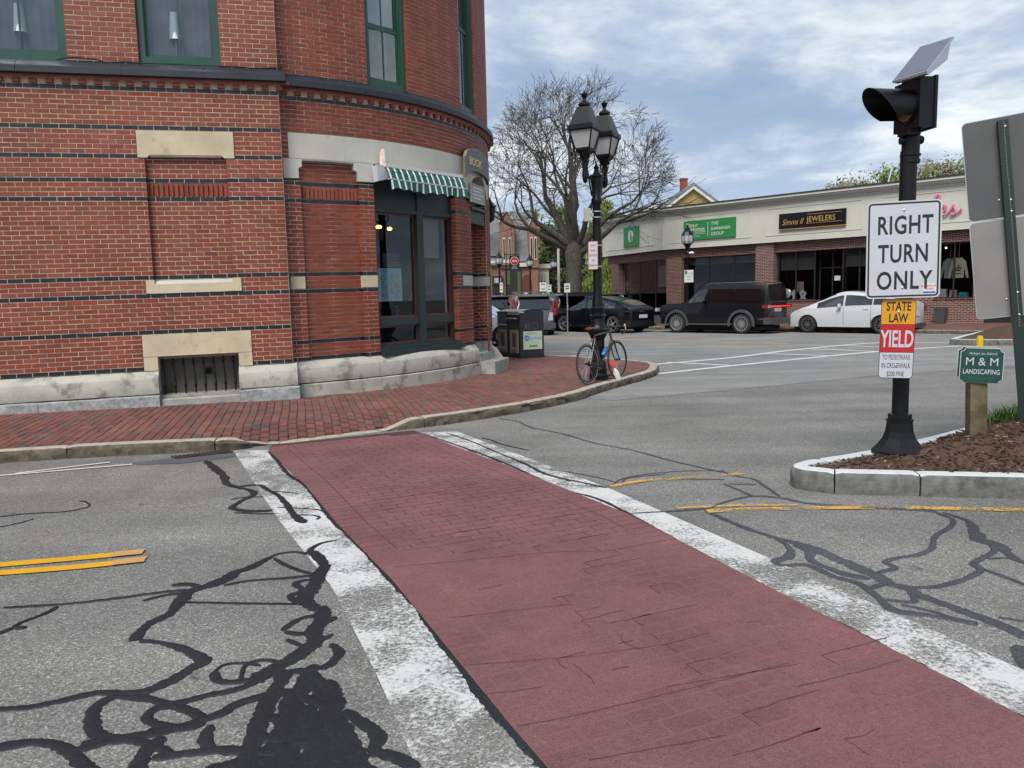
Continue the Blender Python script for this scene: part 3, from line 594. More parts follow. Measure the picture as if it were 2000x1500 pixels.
# ---- kerbs
KZ = .125
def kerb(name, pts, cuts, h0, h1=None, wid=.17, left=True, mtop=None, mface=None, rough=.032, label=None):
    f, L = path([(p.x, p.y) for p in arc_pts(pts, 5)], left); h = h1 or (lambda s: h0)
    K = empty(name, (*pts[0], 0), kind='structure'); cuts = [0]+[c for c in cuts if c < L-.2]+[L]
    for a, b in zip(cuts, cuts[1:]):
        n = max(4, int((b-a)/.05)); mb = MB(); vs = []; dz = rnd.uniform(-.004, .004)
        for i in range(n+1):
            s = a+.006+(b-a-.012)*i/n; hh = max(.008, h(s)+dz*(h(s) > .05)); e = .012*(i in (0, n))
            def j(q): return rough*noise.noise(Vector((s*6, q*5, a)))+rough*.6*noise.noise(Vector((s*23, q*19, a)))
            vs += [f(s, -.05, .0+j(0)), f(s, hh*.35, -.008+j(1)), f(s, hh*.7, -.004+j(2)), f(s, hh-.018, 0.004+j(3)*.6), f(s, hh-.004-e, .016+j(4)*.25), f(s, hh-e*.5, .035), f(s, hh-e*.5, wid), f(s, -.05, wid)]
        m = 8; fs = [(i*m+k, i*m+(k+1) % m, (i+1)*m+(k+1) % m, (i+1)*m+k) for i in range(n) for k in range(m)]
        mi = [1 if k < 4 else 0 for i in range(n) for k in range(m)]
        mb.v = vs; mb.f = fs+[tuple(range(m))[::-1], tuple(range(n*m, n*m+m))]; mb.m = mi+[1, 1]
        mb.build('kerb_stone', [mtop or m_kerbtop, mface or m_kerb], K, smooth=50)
    return K
KL = [(-9.5, 6.9), (-7.5, 7.35)] + KERBL
def ss(x): x = max(0, min(1, x)); return x*x*(3-2*x)
fL, LL = path([(p.x, p.y) for p in arc_pts(KL, 5)]); fR, LR = path([(p.x, p.y) for p in arc_pts(KERBR+[(3.05, 16.9), (2.6, 17.6), (1.9, 18.5), (1.2, 19.2), (0, 20.4), (-3, 23.3), (-8, 28.1)], 5)])
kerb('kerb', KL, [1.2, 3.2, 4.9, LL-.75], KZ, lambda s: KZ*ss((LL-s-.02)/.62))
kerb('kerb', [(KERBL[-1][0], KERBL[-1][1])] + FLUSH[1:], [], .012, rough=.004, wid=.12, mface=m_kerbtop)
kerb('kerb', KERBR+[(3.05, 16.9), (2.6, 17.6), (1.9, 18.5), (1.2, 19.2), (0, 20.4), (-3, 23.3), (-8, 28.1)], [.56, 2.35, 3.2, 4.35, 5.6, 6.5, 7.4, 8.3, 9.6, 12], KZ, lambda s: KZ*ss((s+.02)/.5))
# ---- brick sidewalk
FC = [Vector((*p, 0)) for p in FLUSH]
def swz(x, y):
    p = Vector((x, y, 0)); d = 9
    for a, b in zip(FC, FC[1:]):
        t = max(0, min(1, (p-a).dot(b-a)/(b-a).length_squared)); d = min(d, (p-a.lerp(b, t)).length)
    return .010+.108*ss(d/.95)-.01*ss((math.hypot(x+5.6, y-16.8)-6.5)/-2)
outline = [(p.x, p.y) for p in arc_pts(KL, 3)] + FLUSH[1:] + [(p.x, p.y) for p in arc_pts(KERBR+[(3.05, 16.9), (2.6, 17.6), (1.9, 18.5), (1.2, 19.2), (0, 20.4), (-3, 23.3), (-8, 28.1)], 3)] + [(-14, 28), (-14, 6)]
def inside(x, y, P):
    c = False; j = len(P)-1
    for i in range(len(P)):
        (x0, y0), (x1, y1) = P[i], P[j]
        if (y0 > y) != (y1 > y) and x < (x1-x0)*(y-y0)/(y1-y0)+x0: c = not c
        j = i
    return c
def edge_d(x, y):
    p = Vector((x, y)); d = 9; P = outline
    for a, b in zip(P, P[1:]):
        a, b = Vector(a), Vector(b); L2 = (b-a).length_squared
        if L2 < 1e-9: continue
        t = max(0, min(1, (p-a).dot(b-a)/L2)); d = min(d, (p-a.lerp(b, t)).length)
    return d
sw = empty('sidewalk', (-1, 12, 0), kind='structure')
BC = Vector((-5.63, 16.84)); BR = 5.228; BA = R(15.4); BP = Vector((-7.07, 10.87))
def in_building(x, y):
    if math.hypot(x-BC.x, y-BC.y) < BR+.02 : return True
    s = (x-BP.x)*math.cos(BA)+(y-BP.y)*math.sin(BA); o = (x-BP.x)*math.sin(BA)-(y-BP.y)*math.cos(BA)
    return s < 4.2 and o < .0
mb = MB(); gx, gy, st_ = -10., 6.5, .25; nx, ny = 54, 70; idx = {}
for i in range(nx):
    for j in range(ny):
        x, y = gx+i*st_, gy+j*st_
        if inside(x, y, outline) and edge_d(x, y) > .06: idx[(i, j)] = len(mb.v); mb.v.append((x, y, swz(x, y)-.012))
mb.f = [(idx[(i, j)], idx[(i+1, j)], idx[(i+1, j+1)], idx[(i, j+1)]) for (i, j) in idx if (i+1, j) in idx and (i, j+1) in idx and (i+1, j+1) in idx]; mb.m = [0]*len(mb.f)
mb.build('sand_bed', m_sand, sw)
u = Vector((math.cos(R(105.4)), math.sin(R(105.4)), 0)); v = Vector((u.y, -u.x, 0)); cands = []
for i in range(-90, 140):
    off = (i % 2)*.102+rnd.uniform(-.012, .012)
    for j in range(-55, 110):
        wob = .02*noise.noise(Vector((i*.12, j*.15, 3)))
        c = Vector((-3, 10, 0))+v*(i*.104+wob)+u*(j*.205+off+.01*noise.noise(Vector((i*.3, j*.1, 0))))
        if c.y > 22 or c.x < -8.6 or not inside(c.x, c.y, outline) or in_building(c.x, c.y) or edge_d(c.x, c.y) < .17+.0: continue
        a = rnd.gauss(0, .018); U = (u+v*a).normalized(); V = (v-u*a).normalized(); z = swz(c.x, c.y); e = .15
        sl = Vector((swz(c.x+e, c.y)-z, swz(c.x, c.y+e)-z))/e
        tz = lambda q: q.x*sl.x+q.y*sl.y+rnd.gauss(0, .006)
        lu, lv = .199+rnd.uniform(-.004, .002), .098+rnd.uniform(-.003, .002)
        M = Matrix(((U.x*lu, V.x*lv, 0, c.x), (U.y*lu, V.y*lv, 0, c.y), (tz(U)*lu, tz(V)*lv, .05, z-.05+rnd.gauss(0, .0016)), (0, 0, 0, 1)))
        cands.append((M, 0))
# clay filler strip along the kerb line, behind the kerb stones
emit_bricks(cands, sw, 'paving_brick', [m_paver])
# ---- near traffic island with mulch
IZ = .17
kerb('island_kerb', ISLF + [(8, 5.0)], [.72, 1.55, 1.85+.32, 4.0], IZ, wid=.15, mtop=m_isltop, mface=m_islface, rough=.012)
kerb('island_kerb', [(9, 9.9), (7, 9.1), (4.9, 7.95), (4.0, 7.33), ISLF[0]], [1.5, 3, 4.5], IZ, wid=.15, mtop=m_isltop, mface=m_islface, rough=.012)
fi, LI = path([(p.x, p.y) for p in arc_pts(ISLF + [(8, 5.0)], 4)])
inner = [tuple(fi(LI*k/50, 0, .13)[:2]) for k in range(51)] + [(9, 5), (9, 9.75), (7, 8.95), (4.95, 7.8), (4.07, 7.2)]
def mz(x, y):
    P = inner; d = 9; p = Vector((x, y))
    for a, b in zip(P, P[1:]+P[:1]):
        a, b = Vector(a), Vector(b); L2 = (b-a).length_squared
        if L2 < 1e-9: continue
        t = max(0, min(1, (p-a).dot(b-a)/L2)); d = min(d, (p-a.lerp(b, t)).length)
    return IZ-.02+.16*ss(d/.62)+.07*ss((x-3.4)/1.5)+.018*noise.noise(Vector((x*7, y*7, 0)))+.012*noise.noise(Vector((x*25, y*25, 4)))
m_mulch = mat('bark_mulch', (.040, .022, .014), .95, var=.5, scale=30, bump=1, bscale=60, c2=(.075, .040, .024))
m_chip = tones('bark_chips', [(0, (.025, .014, .010)), (.5, (.060, .032, .019)), (.85, (.10, .055, .032)), (.95, (.20, .13, .08)), (1, (.38, .30, .20))], .9, 0)
mb = MB(); idx = {}; stp = .05
for i in range(140):
    for j in range(92):
        x, y = 2.25+i*stp, 5.2+j*stp
        if inside(x, y, inner): idx[(i, j)] = len(mb.v); mb.v.append((x, y, mz(x, y)))
mb.f = [(idx[(i, j)], idx[(i+1, j)], idx[(i+1, j+1)], idx[(i, j+1)]) for (i, j) in idx if (i+1, j) in idx and (i, j+1) in idx and (i+1, j+1) in idx]; mb.m = [0]*len(mb.f)
for q in range(9000):
    x, y = rnd.uniform(2.3, 6.0), rnd.uniform(5.3, 9)
    if not inside(x, y, inner) : continue
    z = mz(x, y)+rnd.uniform(0, .012); l, w, h = rnd.uniform(.008, .032), rnd.uniform(.003, .009), rnd.uniform(.002, .004)
    a, e = rnd.uniform(0, 6.28), rnd.uniform(-.5, .5); U = Vector((math.cos(a)*math.cos(e), math.sin(a)*math.cos(e), math.sin(e))); V = U.cross(Vector((0, 0, 1))).normalized(); Wv = U.cross(V)
    mb.box(-1, 1, -1, 1, -1, 1, BX((x, y, z), U, V, Wv, l, w, h), 1)
mb.build('mulch', [m_mulch, m_chip], recalc=False, label='dark brown bark mulch filling the near traffic island', cat='mulch', kind='stuff')
def grass(cx, cy, n, hgt, spread, label):
    mb = MB()
    for k in range(n):
        a, r_ = rnd.uniform(0, 6.28), spread*rnd.random()**.6; x, y = cx+r_*math.cos(a), cy+r_*math.sin(a)*.6; z = mz(x, y)-.01
        l = hgt*rnd.uniform(.5, 1.1); b = rnd.uniform(0, 6.28); dx, dy = math.cos(b)*l*rnd.uniform(.2, .8), math.sin(b)*l*rnd.uniform(.2, .8); w = .004
        pts = [Vector((x+dx*t*t, y+dy*t*t, z+l*t*(1-.25*t))) for t in (0, .35, .7, 1)]; px_ = Vector((-dy, dx, 0)).normalized()*w
        mb.add([pts[0]-px_, pts[0]+px_, pts[1]+px_*.9, pts[1]-px_*.9, pts[2]+px_*.6, pts[2]-px_*.6, pts[3]], [(0, 1, 2, 3), (3, 2, 4, 5), (5, 4, 6)])
    return mb.build('grass_clump', tones('grass_green', [(0, (.05, .11, .02)), (1, (.12, .22, .04))], .6, 0), label=label, cat='grass', kind='stuff', recalc=False)
grass(4.75, 7.35, 420, .26, .28, 'bright green grass clump growing in the mulch behind the wooden post')
# far island at the right edge
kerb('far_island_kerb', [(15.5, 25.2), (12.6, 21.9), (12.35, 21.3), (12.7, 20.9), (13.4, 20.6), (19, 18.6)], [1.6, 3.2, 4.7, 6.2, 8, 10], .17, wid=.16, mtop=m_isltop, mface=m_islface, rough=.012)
mb = MB(); pl = [(15.6, 25.0), (12.8, 21.85), (12.6, 21.35), (12.85, 21.08), (13.5, 20.8), (19, 18.8), (21, 24)]
cxm, cym = 16.5, 21.5
vs = [(x, y, .15) for x, y in pl]+[(x+(cxm-x)*.22, y+(cym-y)*.22, .42) for x, y in pl]+[(cxm, cym, .55)]; n = len(pl)
mb.add(vs, [(i, (i+1) % n, (i+1) % n+n, i+n) for i in range(n)]+[(i+n, (i+1) % n+n, 2*n) for i in range(n)])
mb.build('mulch', m_mulch, label='mound of brown mulch on the far traffic island by the green crosswalk sign', cat='mulch', kind='stuff', smooth=60)
# ================================================================ CORNER BRICK BUILDING
KS = .0145
def sheared(f):
    def g(s, z, o):
        p = f(s, z, o); return Vector((p.x, p.y, p.z+KS*(p.x+7.05)))
    return g
WA = sheared(frame(BP, BA))
def TH(t): return (t+65.2)*math.pi/180*BR
def _b(s, z, o):
    t = R(-65.2)+s/BR; return Vector((BC.x+(BR+o)*math.cos(t), BC.y+(BR+o)*math.sin(t), z))
WB = sheared(_b)
C1 = (-2.259, 12.978); CH = sheared(frame(C1, math.atan2(1.544, 1.202)))
bld = empty('brick_corner_building', (-5, 12.5, .1), label='red brick corner building with black brick bands, stone trim and a rounded bay', cat='building')
RH, RZ = .0667, .644
bricks = []; core = MB()
def region(mp, s0, s1, r0_, r1, holes, black, off=0., seg=.35, L=.2035, ph=0., skip=(), thick=.3):
    for r in range(r0_, r1+1):
        zc = RZ+RH*r; z0, z1 = zc-RH/2, zc+RH/2; runs = [(s0, s1, 0, 0)]
        for (a, b, c, d) in holes:
            if c < zc < d:
                nr = []
                for (x0, x1, e0, e1) in runs:
                    if b <= x0 or a >= x1: nr.append((x0, x1, e0, e1)); continue
                    if a > x0: nr.append((x0, a, e0, 1))
                    if b < x1: nr.append((b, x1, 1, e1))
                runs = nr
        for (x0, x1, e0, e1) in runs:
            if x1-x0 < .03: continue
            core.mbox(mp, x0+.008*e0, x1-.008*e1, z0, z1, off-thick, off-.0045, max(1, int((x1-x0)/seg)))
            if r in skip: continue
            p = ph+(r % 2)*L/2; k = math.ceil((x0-p)/L-1e-6); cuts = [x0]; 
            while p+k*L < x1-.045:
                if p+k*L > x0+.045: cuts.append(p+k*L)
                k += 1
            cuts.append(x1)
            for i, (a, b) in enumerate(zip(cuts, cuts[1:])):
                a2 = a+(0 if (i == 0 and e0) else .0040); b2 = b-(0 if (i == len(cuts)-2 and e1) else .0040); c = (a2+b2)/2
                dpt = .12 if (i == 0 and e0) or (i == len(cuts)-2 and e1) else .02
                U = mp(c+.05, zc, 0)-mp(c-.05, zc, 0); U *= (b2-a2)/.1; Nn = (mp(c, zc, .1)-mp(c, zc, 0))*10; h = RH-.0098+rnd.uniform(-.0012, .0012); pr = rnd.uniform(-.0015, .0015)
                T = mp(c, zc+rnd.uniform(-.0008, .0008), off-dpt+pr)
                bricks.append((Matrix(((U.x, 0, Nn.x*dpt, T.x), (U.y, 0, Nn.y*dpt, T.y), (U.z, h, 0, T.z), (0, 0, 0, 1))), 1 if r in black else 0))
BLK = {0, 16, 20, 37, 41, 60, 65}; BA_ = BLK | {8, 46, 52}; BB_ = BLK | {4}
hA = [(-.6, 1.02, 4.97, 9), (1.94, 3.03, 4.97, 9), (1.92, 3.02, 1.93, 3.71), (1.825, 3.145, 3.68, 4.078), (1.81, 3.135, 1.745, 1.945), (1.70, 3.23, .815, 1.15), (1.70, 1.9, .6, .83), (3.03, 3.23, .6, .83), (1.88, 3.04, .5, .83)]
region(WA, -.9, 3.82, 0, 110, hA, BA_, skip=(61, 62, 63, 64), ph=.03)
region(WA, 1.9, 3.04, 18, 46, [(1.9, 3.04, 3.11+.034, 3.345)], BA_, off=-.075, ph=.08, thick=.2)
core.mbox(WA, 1.9, 3.04, 3.14, 3.35, -.3, -.10, 1)
FR0, FR1 = 3.745, 4.135
hB = [(TH(-49.3), TH(-40.3), 4.97, 9), (TH(-23.6), TH(-15.1), 4.99, 9), (TH(-64.2), TH(-22.9), FR0, FR1), (-.02, TH(-62.1), 3.42, FR0), (TH(-52.1), TH(-48.9), 3.42, FR0), (TH(-62.4), TH(-52.0), .5, FR0),
      (TH(-48.9), TH(-26.9), .5, FR0+.1), (TH(-20), TH(-9), -1, 3.9), (TH(-23.5), TH(-6.5), 3.6, 4.3), (TH(-64.95), TH(-62.5), 1.745, 1.945), (TH(-52), TH(-48.9), 1.745, 1.945), (TH(-24.6), TH(-20), 1.745, 1.945), (TH(-9), TH(-5), 1.745, 1.945)]
region(WB, 0, TH(2), 0, 110, hB, BB_, skip=(61, 62, 63, 64), ph=.06)
region(WB, TH(-62.5), TH(-51.9), -1, 47, [(TH(-62.5), TH(-51.9), 3.11+.034, 3.345)], BB_, off=-.07, ph=.10, thick=.2)
core.mbox(WB, TH(-62.5), TH(-51.9), 3.14, 3.35, -.3, -.09, 4)
emit_bricks(bricks, bld, 'brick', [m_brick, m_black])
core.build('mortar_wall', m_mortar, bld, recalc=False)
# black brick beside the frieze, short band
# far side of the turret and the wall that runs away along the other street
m_fb = mat('plain_brick', (.22, .055, .035), .8, var=.15, scale=8)
mb = MB(); mb.mbox(WB, TH(2), TH(46), .0, 8, -.3, 0, 14); T0 = WB(TH(46), 0, 0)
fC = frame((T0.x, T0.y), R(136)); mb.mbox(fC, 0, 9, 0, 8, -.3, 0, 1); mb.build('side_wall', m_fb, bld)
mb = MB(); mb.mbox(WA, -6, -.9, 0, 8, -.3, 0, 1); mb.build('side_wall', m_fb, bld)
# soldier bricks
for mp, a, b, off in ((WA, 1.925, 3.015, -.075), (WB, TH(-62.35), TH(-52.05), -.07)):
    n = int(round((b-a)/.068))
    for i in range(n):
        s0 = a+(b-a)*i/n+.003; s1 = a+(b-a)*(i+1)/n-.003; mb = MB(); sm = (s0+s1)/2
        P = [(s0, 3.148), (s1, 3.148), (s1, 3.325), (sm, 3.342), (s0, 3.325)]
        n5 = 5; vs = [mp(s, z, off-.03) for s, z in P]+[mp(s, z, off+(-.012 if abs(s-s0) < 1e-6 else .016 if abs(s-s1) < 1e-6 else .004)) for s, z in P]
        mb.add(vs, [(9, 8, 7, 6, 5)]+[(k, (k+1) % 5, (k+1) % 5+5, k+5) for k in range(5)]); mb.build('soldier_brick', m_brick, bld)
# corbel course, dentils, slate ledge
for mp, a, b in ((WA, -.9, 3.85), (WB, .0, TH(4))):
    L = .1018; k = 0; s = a
    while s < b-.05:
        if k % 2 == 0:
            mb = MB() if 's' == 't' else None
        k += 1; s += L
dent = MB(); corb = MB(); items = []
for mp, a, b in ((WA, -.9, 3.85), (WB, .02, TH(5))):
    s = a; k = 0
    while s < b-.03:
        c = s+.051; zc = RZ+RH*61
        for (len_, off, zz_, do) in (((.092, .045, zc, k % 2 == 0)), ((.199, .07, zc+RH, k % 2 == 0))):
            if not do: continue
            cc = s+.051 if len_ < .1 else s+.102
            U = (mp(cc+.05, zz_, 0)-mp(cc-.05, zz_, 0))*10*len_; Nn = (mp(cc, zz_, .1)-mp(cc, zz_, 0))*10; T = mp(cc, zz_, -.05); d = off+.05
            items.append(Matrix(((U.x, 0, Nn.x*d, T.x), (U.y, 0, Nn.y*d, T.y), (U.z, RH-.009, 0, T.z), (0, 0, 0, 1))))
        s += .1018; k += 1
    dent.mbox(mp, a, b, RZ+RH*61.52, RZ+RH*62.6, -.05, .055, 30)
items = [i for i in items if inframe(i.translation)]
me_d = unit_mesh('corbel_brick', m_brick); PI_ = WM[bld.name].inverted()
for M in items[:300]:
    o = bpy.data.objects.new('corbel_brick', me_d); COL.objects.link(o); o.parent = bld; o.matrix_local = PI_ @ M
dent.build('corbel_mortar', m_mortar, bld)
LP = [(-.05, 4.79), (.115, 4.79), (.125, 4.80), (.125, 4.885), (.11, 4.90), (.0, 4.985), (-.05, 4.985)]
def ledge(mp, cuts, n):
    for a, b in zip(cuts, cuts[1:]):
        mb = MB(); mb.sweep(mp, a+.003, b-.003, LP, n, jit=.002); mb.build('ledge_stone', m_slate, bld)
ledge(WA, [-.9, .4, 1.72, 2.80, 3.93], 2); ledge(WB, [TH(t) for t in (-65.9, -58, -50.5, -44, -38.7, -33, -26.5, -20, -12, -4, 5)], 5)
mb = MB(); mb.mbox(WA, -.9, 3.9, 4.80, 4.90, -.04, .105, 1); mb.mbox(WB, 0, TH(5), 4.80, 4.90, -.04, .105, 30); mb.build('ledge_joint', m_stone, bld)
mb = MB(); rp = [(WA(-6, 0, -.05)), (WA(3.9, 0, -.05))]+[WB(TH(-65+k*6), 0, -.05) for k in range(19)]+[fC(9, 0, -.05), Vector((-22, 24, 0))]
mb.prism([(p.x, p.y) for p in rp], lambda x, y: Vector((x, y, 7.98)), lambda x, y: Vector((x, y, 8.1))); mb.build('roof', m_dark, bld)  # slab above the view, added to keep sky light out of the rooms
# stone lintels and sills on the flat wall
def pstone(name, mp, poly, o0, o1, m, **k): mb = MB(); mb.prism(poly, lambda s, z: mp(s, z, o0), lambda s, z: mp(s, z, o1)); return mb.build(name, m, bld, **k)
pstone('lintel', WA, [(1.828, 3.692), (1.95, 3.692), (1.99, 3.73), (2.96, 3.73), (3.0, 3.692), (3.143, 3.692), (3.143, 4.072), (1.828, 4.072)], -.1, .012, m_stoneT)
mb = MB(); mb.sweep(WA, 1.99, 2.96, [(-.1, 3.705), (-.03, 3.698), (.0, 3.71), (.005, 3.728), (-.1, 3.728)], 1); mb.build('lintel_roll', m_stoneT, bld)
pstone('sill', WA, [(1.812, 1.748), (3.133, 1.748), (3.133, 1.942), (3.01, 1.942), (3.01, 1.875), (1.93, 1.875), (1.93, 1.942), (1.812, 1.942)], -.09, .018, m_stoneT)
mb = MB(); mb.sweep(WA, 1.93, 3.01, [(-.12, 1.876), (.012, 1.876), (-.07, 1.935), (-.12, 1.935)], 1); mb.build('sill_slope', m_stone, bld)
pstone('lintel', WA, [(1.703, .818), (3.227, .818), (3.227, 1.145), (1.703, 1.145)], -.15, .012, m_stoneT, label='yellowish stained stone lintel over the cellar grille')
pstone('jamb_stone', WA, [(1.703, .61), (1.895, .61), (1.895, .812), (1.703, .812)], -.15, .012, m_stoneT); pstone('jamb_stone', WA, [(3.03, .61), (3.227, .61), (3.227, .812), (3.03, .812)], -.15, .012, m_stoneT)
# cellar opening
mb = MB(); mb.mbox(WA, 1.87, 3.05, .2, .83, -.45, -.35); mb.build('cellar_shutter', mat('cellar_board', (.135, .125, .105), .8, var=.25, scale=3), bld)
mb = MB(); mb.mbox(WA, 1.905, 3.015, .19, .235, -.3, -.02); mb.mbox(WA, 1.905, 3.015, .77, .81, -.3, -.12); mb.build('cellar_frame', m_concrete, bld)
for k in range(8):
    s = 1.955+k*.142; mb = MB()
    mb.tube([WA(s, .235, -.10), WA(s+.008, .40, -.085), WA(s-.004, .55, -.125), WA(s-.012, .70, -.10), WA(s-.012, .77, -.13)], [.012, .016, .011, .013, .014], 8)
    mb.lathe([(.0, .66), (.022, .68), (.022, .72), (0, .74)], c=tuple(WA(s-.012, 0, -.10)), n=8); mb.lathe([(.0, .30), (.021, .33), (.021, .40), (0, .42)], c=tuple(WA(s+.004, 0, -.09)), n=8); mb.build('grille_bar', m_iron, bld, smooth=60)
mb = MB(); mb.mbox(WA, 2.50, 2.60, .49, .585, -.345, -.33); mb.lathe([(0, 0), (.025, 0), (.02, .02), (0, .03)], c=(0, 0, 0), n=10, M=Matrix.Translation(WA(2.55, .54, -.33)) @ Matrix.Rotation(R(90), 4, 'X')); mb.build('shutter_catch', m_iron, bld)
mb = MB(); mb.sweep(WA, 1.905, 3.015, [(-.35, -.05), (.045, -.05), (.055, .03), (.05, .165), (.02, .185), (-.35, .19)], 14, jit=.006); mb.build('cellar_sill', m_concrete, bld)
# base stones
BS = [(-.1, .270), (.100, .270), (.104, .285), (.104, .495), (.095, .51), (.005, .60), (-.1, .612)]
def bstone(mp, a, b, n, m=m_base, prof=BS, name='base_stone', jit=.004):
    mb = MB(); mb.sweep(mp, a+.003, b-.003, prof, n, jit=jit); mb.build(name, m, bld, smooth=40)
GS = [(-.1, -.1), (.125, -.1), (.13, .0), (.12, .12), (.125, .235), (.10, .255), (-.1, .255)]
bstone(WA, -3, -.85, 20); bstone(WA, -.85, 1.90, 24); bstone(WA, 3.02, 3.88, 8)
bstone(WB, TH(-66.2), TH(-50.0), 24); bstone(WB, TH(-50.0), TH(-20), 40)
bstone(WA, -3, .30, 60, m_granite, GS, 'granite_block', .03); bstone(WA, .30, 1.90, 36, m_granite, GS, 'granite_block', .03); bstone(WA, 3.02, 3.90, 24, m_granite, GS, 'granite_block', .03)
GC = [(-.1, -.1), (.125, -.1), (.125, .24), (.105, .252), (-.1, .252)]
bstone(WB, TH(-66.3), TH(-49.8), 30, m_base, GC, 'base_stone', .006); bstone(WB, TH(-49.8), TH(-20), 44, m_base, GC, 'base_stone', .006)
# frieze and stops on the bay
for a, b in ((-64.2, -54.5), (-54.5, -43.2), (-43.2, -33.5), (-33.5, -22.9)):
    mb = MB(); mb.mbox(WB, TH(a)+.001, TH(b)-.001, FR0+.003, FR1-.003, -.2, .014, 8); mb.build('frieze_stone', m_frieze, bld)
pstone('stop_stone', WB, [(TH(-65.18), 3.45), (TH(-62.7), 3.45), (TH(-62.7), 3.60), (TH(-62.1), 3.63), (TH(-62.1), 3.743), (TH(-65.18), 3.743)], -.2, .014, m_frieze)
pstone('stop_stone', WB, [(TH(-51.9), 3.45), (TH(-48.95), 3.45), (TH(-48.95), 3.743), (TH(-52.9), 3.743), (TH(-52.8), 3.62), (TH(-52.2), 3.59)], -.2, .014, m_frieze)
mb = MB(); mb.sweep(WB, TH(-62.1), TH(-52.9), [(-.1, 3.70), (-.02, 3.70), (.02, 3.72), (.022, 3.745), (-.1, 3.745)], 8); mb.build('lintel_roll', m_concrete, bld)
mb = MB(); mb.sweep(WB, TH(-48.5), TH(-39.5), [(-.1, 3.70), (.0, 3.70), (.03, 3.72), (.03, 3.76), (-.1, 3.76)], 8); mb.build('lintel_roll', m_concrete, bld)
for a, b, m in ((-64.95, -62.5, m_stoneT), (-52, -48.9, m_stoneT), (-24.6, -20, m_stone), (-9, -5, m_stone)):
    mb = MB(); mb.mbox(WB, TH(a)+.004, TH(b)-.002, 1.75, 1.94, -.2, .004, 2); mb.build('band_stone', m, bld)
# ---- windows
def rail(mb, mp, s0, s1, z0, z1, o0, o1): mb.mbox(mp, s0, s1, z0, z1, o0, o1, 1)
def sash_window(mp, s0, s1, z0, z1, rail_z, o=-.10, curtain=None, left_in=False):
    fr = MB(); w = .085
    rail(fr, mp, s0-.01, s0+w, z0, z1, o-.06, o+.05); rail(fr, mp, s1-w, s1+.01, z0, z1, o-.06, o+.05); rail(fr, mp, s0+w, s1-w, z0, z0+.12, o-.06, o+.055)
    f = fr.build('window', m_green, bld)
    sh = MB(); a, b = s0+w, s1-w; z = z0+.12; tk = .042
    for (q0, q1, oo) in ((z, rail_z, o-.01), (rail_z, z1, o-.035)):
        rail(sh, mp, a, a+tk, q0, q1, oo-.03, oo); rail(sh, mp, b-tk, b, q0, q1, oo-.03, oo); rail(sh, mp, a+tk, b-tk, q0, q0+.05, oo-.03, oo+.002); rail(sh, mp, a+tk, b-tk, q1-.045, q1, oo-.03, oo+.001)
        m = (a+b)/2; rail(sh, mp, m-.009, m+.009, q0+.05, q1-.045, oo-.028, oo-.004)
    rail(sh, mp, a, a+.012, z, z1, o-.01, o+.03); rail(sh, mp, b-.012, b, z, z1, o-.01, o+.03)
    sh.build('sash', m_green, f)
    g_ = MB(); m = (a+b)/2
    for (q0, q1, oo) in ((z+.05, rail_z-.045, o-.028), (rail_z+.05, z1, o-.05)):
        g_.quad(mp(a+tk, q0, oo), mp(m-.009, q0, oo), mp(m-.009, q1, oo), mp(a+tk, q1, oo)); g_.quad(mp(m+.009, q0, oo), mp(b-tk, q0, oo), mp(b-tk, q1, oo), mp(m+.009, q1, oo))
    g_.build('pane', m_glass, f, recalc=False)
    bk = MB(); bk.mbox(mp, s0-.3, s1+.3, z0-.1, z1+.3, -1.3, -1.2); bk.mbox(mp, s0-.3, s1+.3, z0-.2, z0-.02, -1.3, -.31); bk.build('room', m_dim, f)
    if curtain:
        c = MB(); n = 30; vs = []
        for i in range(n+1):
            s = curtain[0]+(curtain[1]-curtain[0])*i/n; vs += [mp(s, z0+.1, o-.12+.008*math.sin(i*2.1)), mp(s, curtain[2], o-.12+.008*math.sin(i*2.1+.5))]
        c.add(vs, [(2*i, 2*i+2, 2*i+3, 2*i+1) for i in range(n)]); c.build('curtain', m_screen if len(curtain) < 4 else curtain[3], f, smooth=60)
    return f
sash_window(WA, -.15, 1.02, 4.985, 8, 6.6, curtain=(-.1, .97, 6.6)); sash_window(WA, 1.94, 3.03, 4.985, 8, 6.6, curtain=(2.0, 2.97, 6.6))
m_blind = mat('pale_blind', (.42, .47, .50), .8, var=.1)
sash_window(WB, TH(-49.3)-.0, TH(-40.3), 4.985, 8, 5.97, curtain=(TH(-48.9), TH(-43.2), 5.95))
c = MB(); c.mbox(WB, TH(-48.8), TH(-41), 5.97, 8, -.27, -.26, 3); c.build('blind', m_blind, bld)
sash_window(WB, TH(-23.6), TH(-15.1), 5.0, 8, 6.55, curtain=(TH(-23), TH(-16), 5.9))
for nm, s, ztop, lab in (('table_lamp', .42, 5.55, 'white cone lamp shade seen through the upper left window'), ('table_lamp', 2.42, 5.66, 'white cone lamp shade seen through the second upper window')):
    t = empty(nm, WA(s, 5.0, -.20), label=lab, cat='lamp'); c0 = WA(s, 5.0, -.205)
    mb = MB(); mb.lathe([(.085, .40), (.055, .78)], c=tuple(c0), n=20, cap=False); mb.build('lamp_shade', mat('lamp_fabric', (.62, .68, .68), .8, var=.05), t, smooth=60)
    mb = MB(); mb.lathe([(.06, .0), (.055, .02), (.008, .04), (.008, .5)], c=tuple(c0), n=12); mb.build('lamp_stem', m_alu, t, smooth=40)
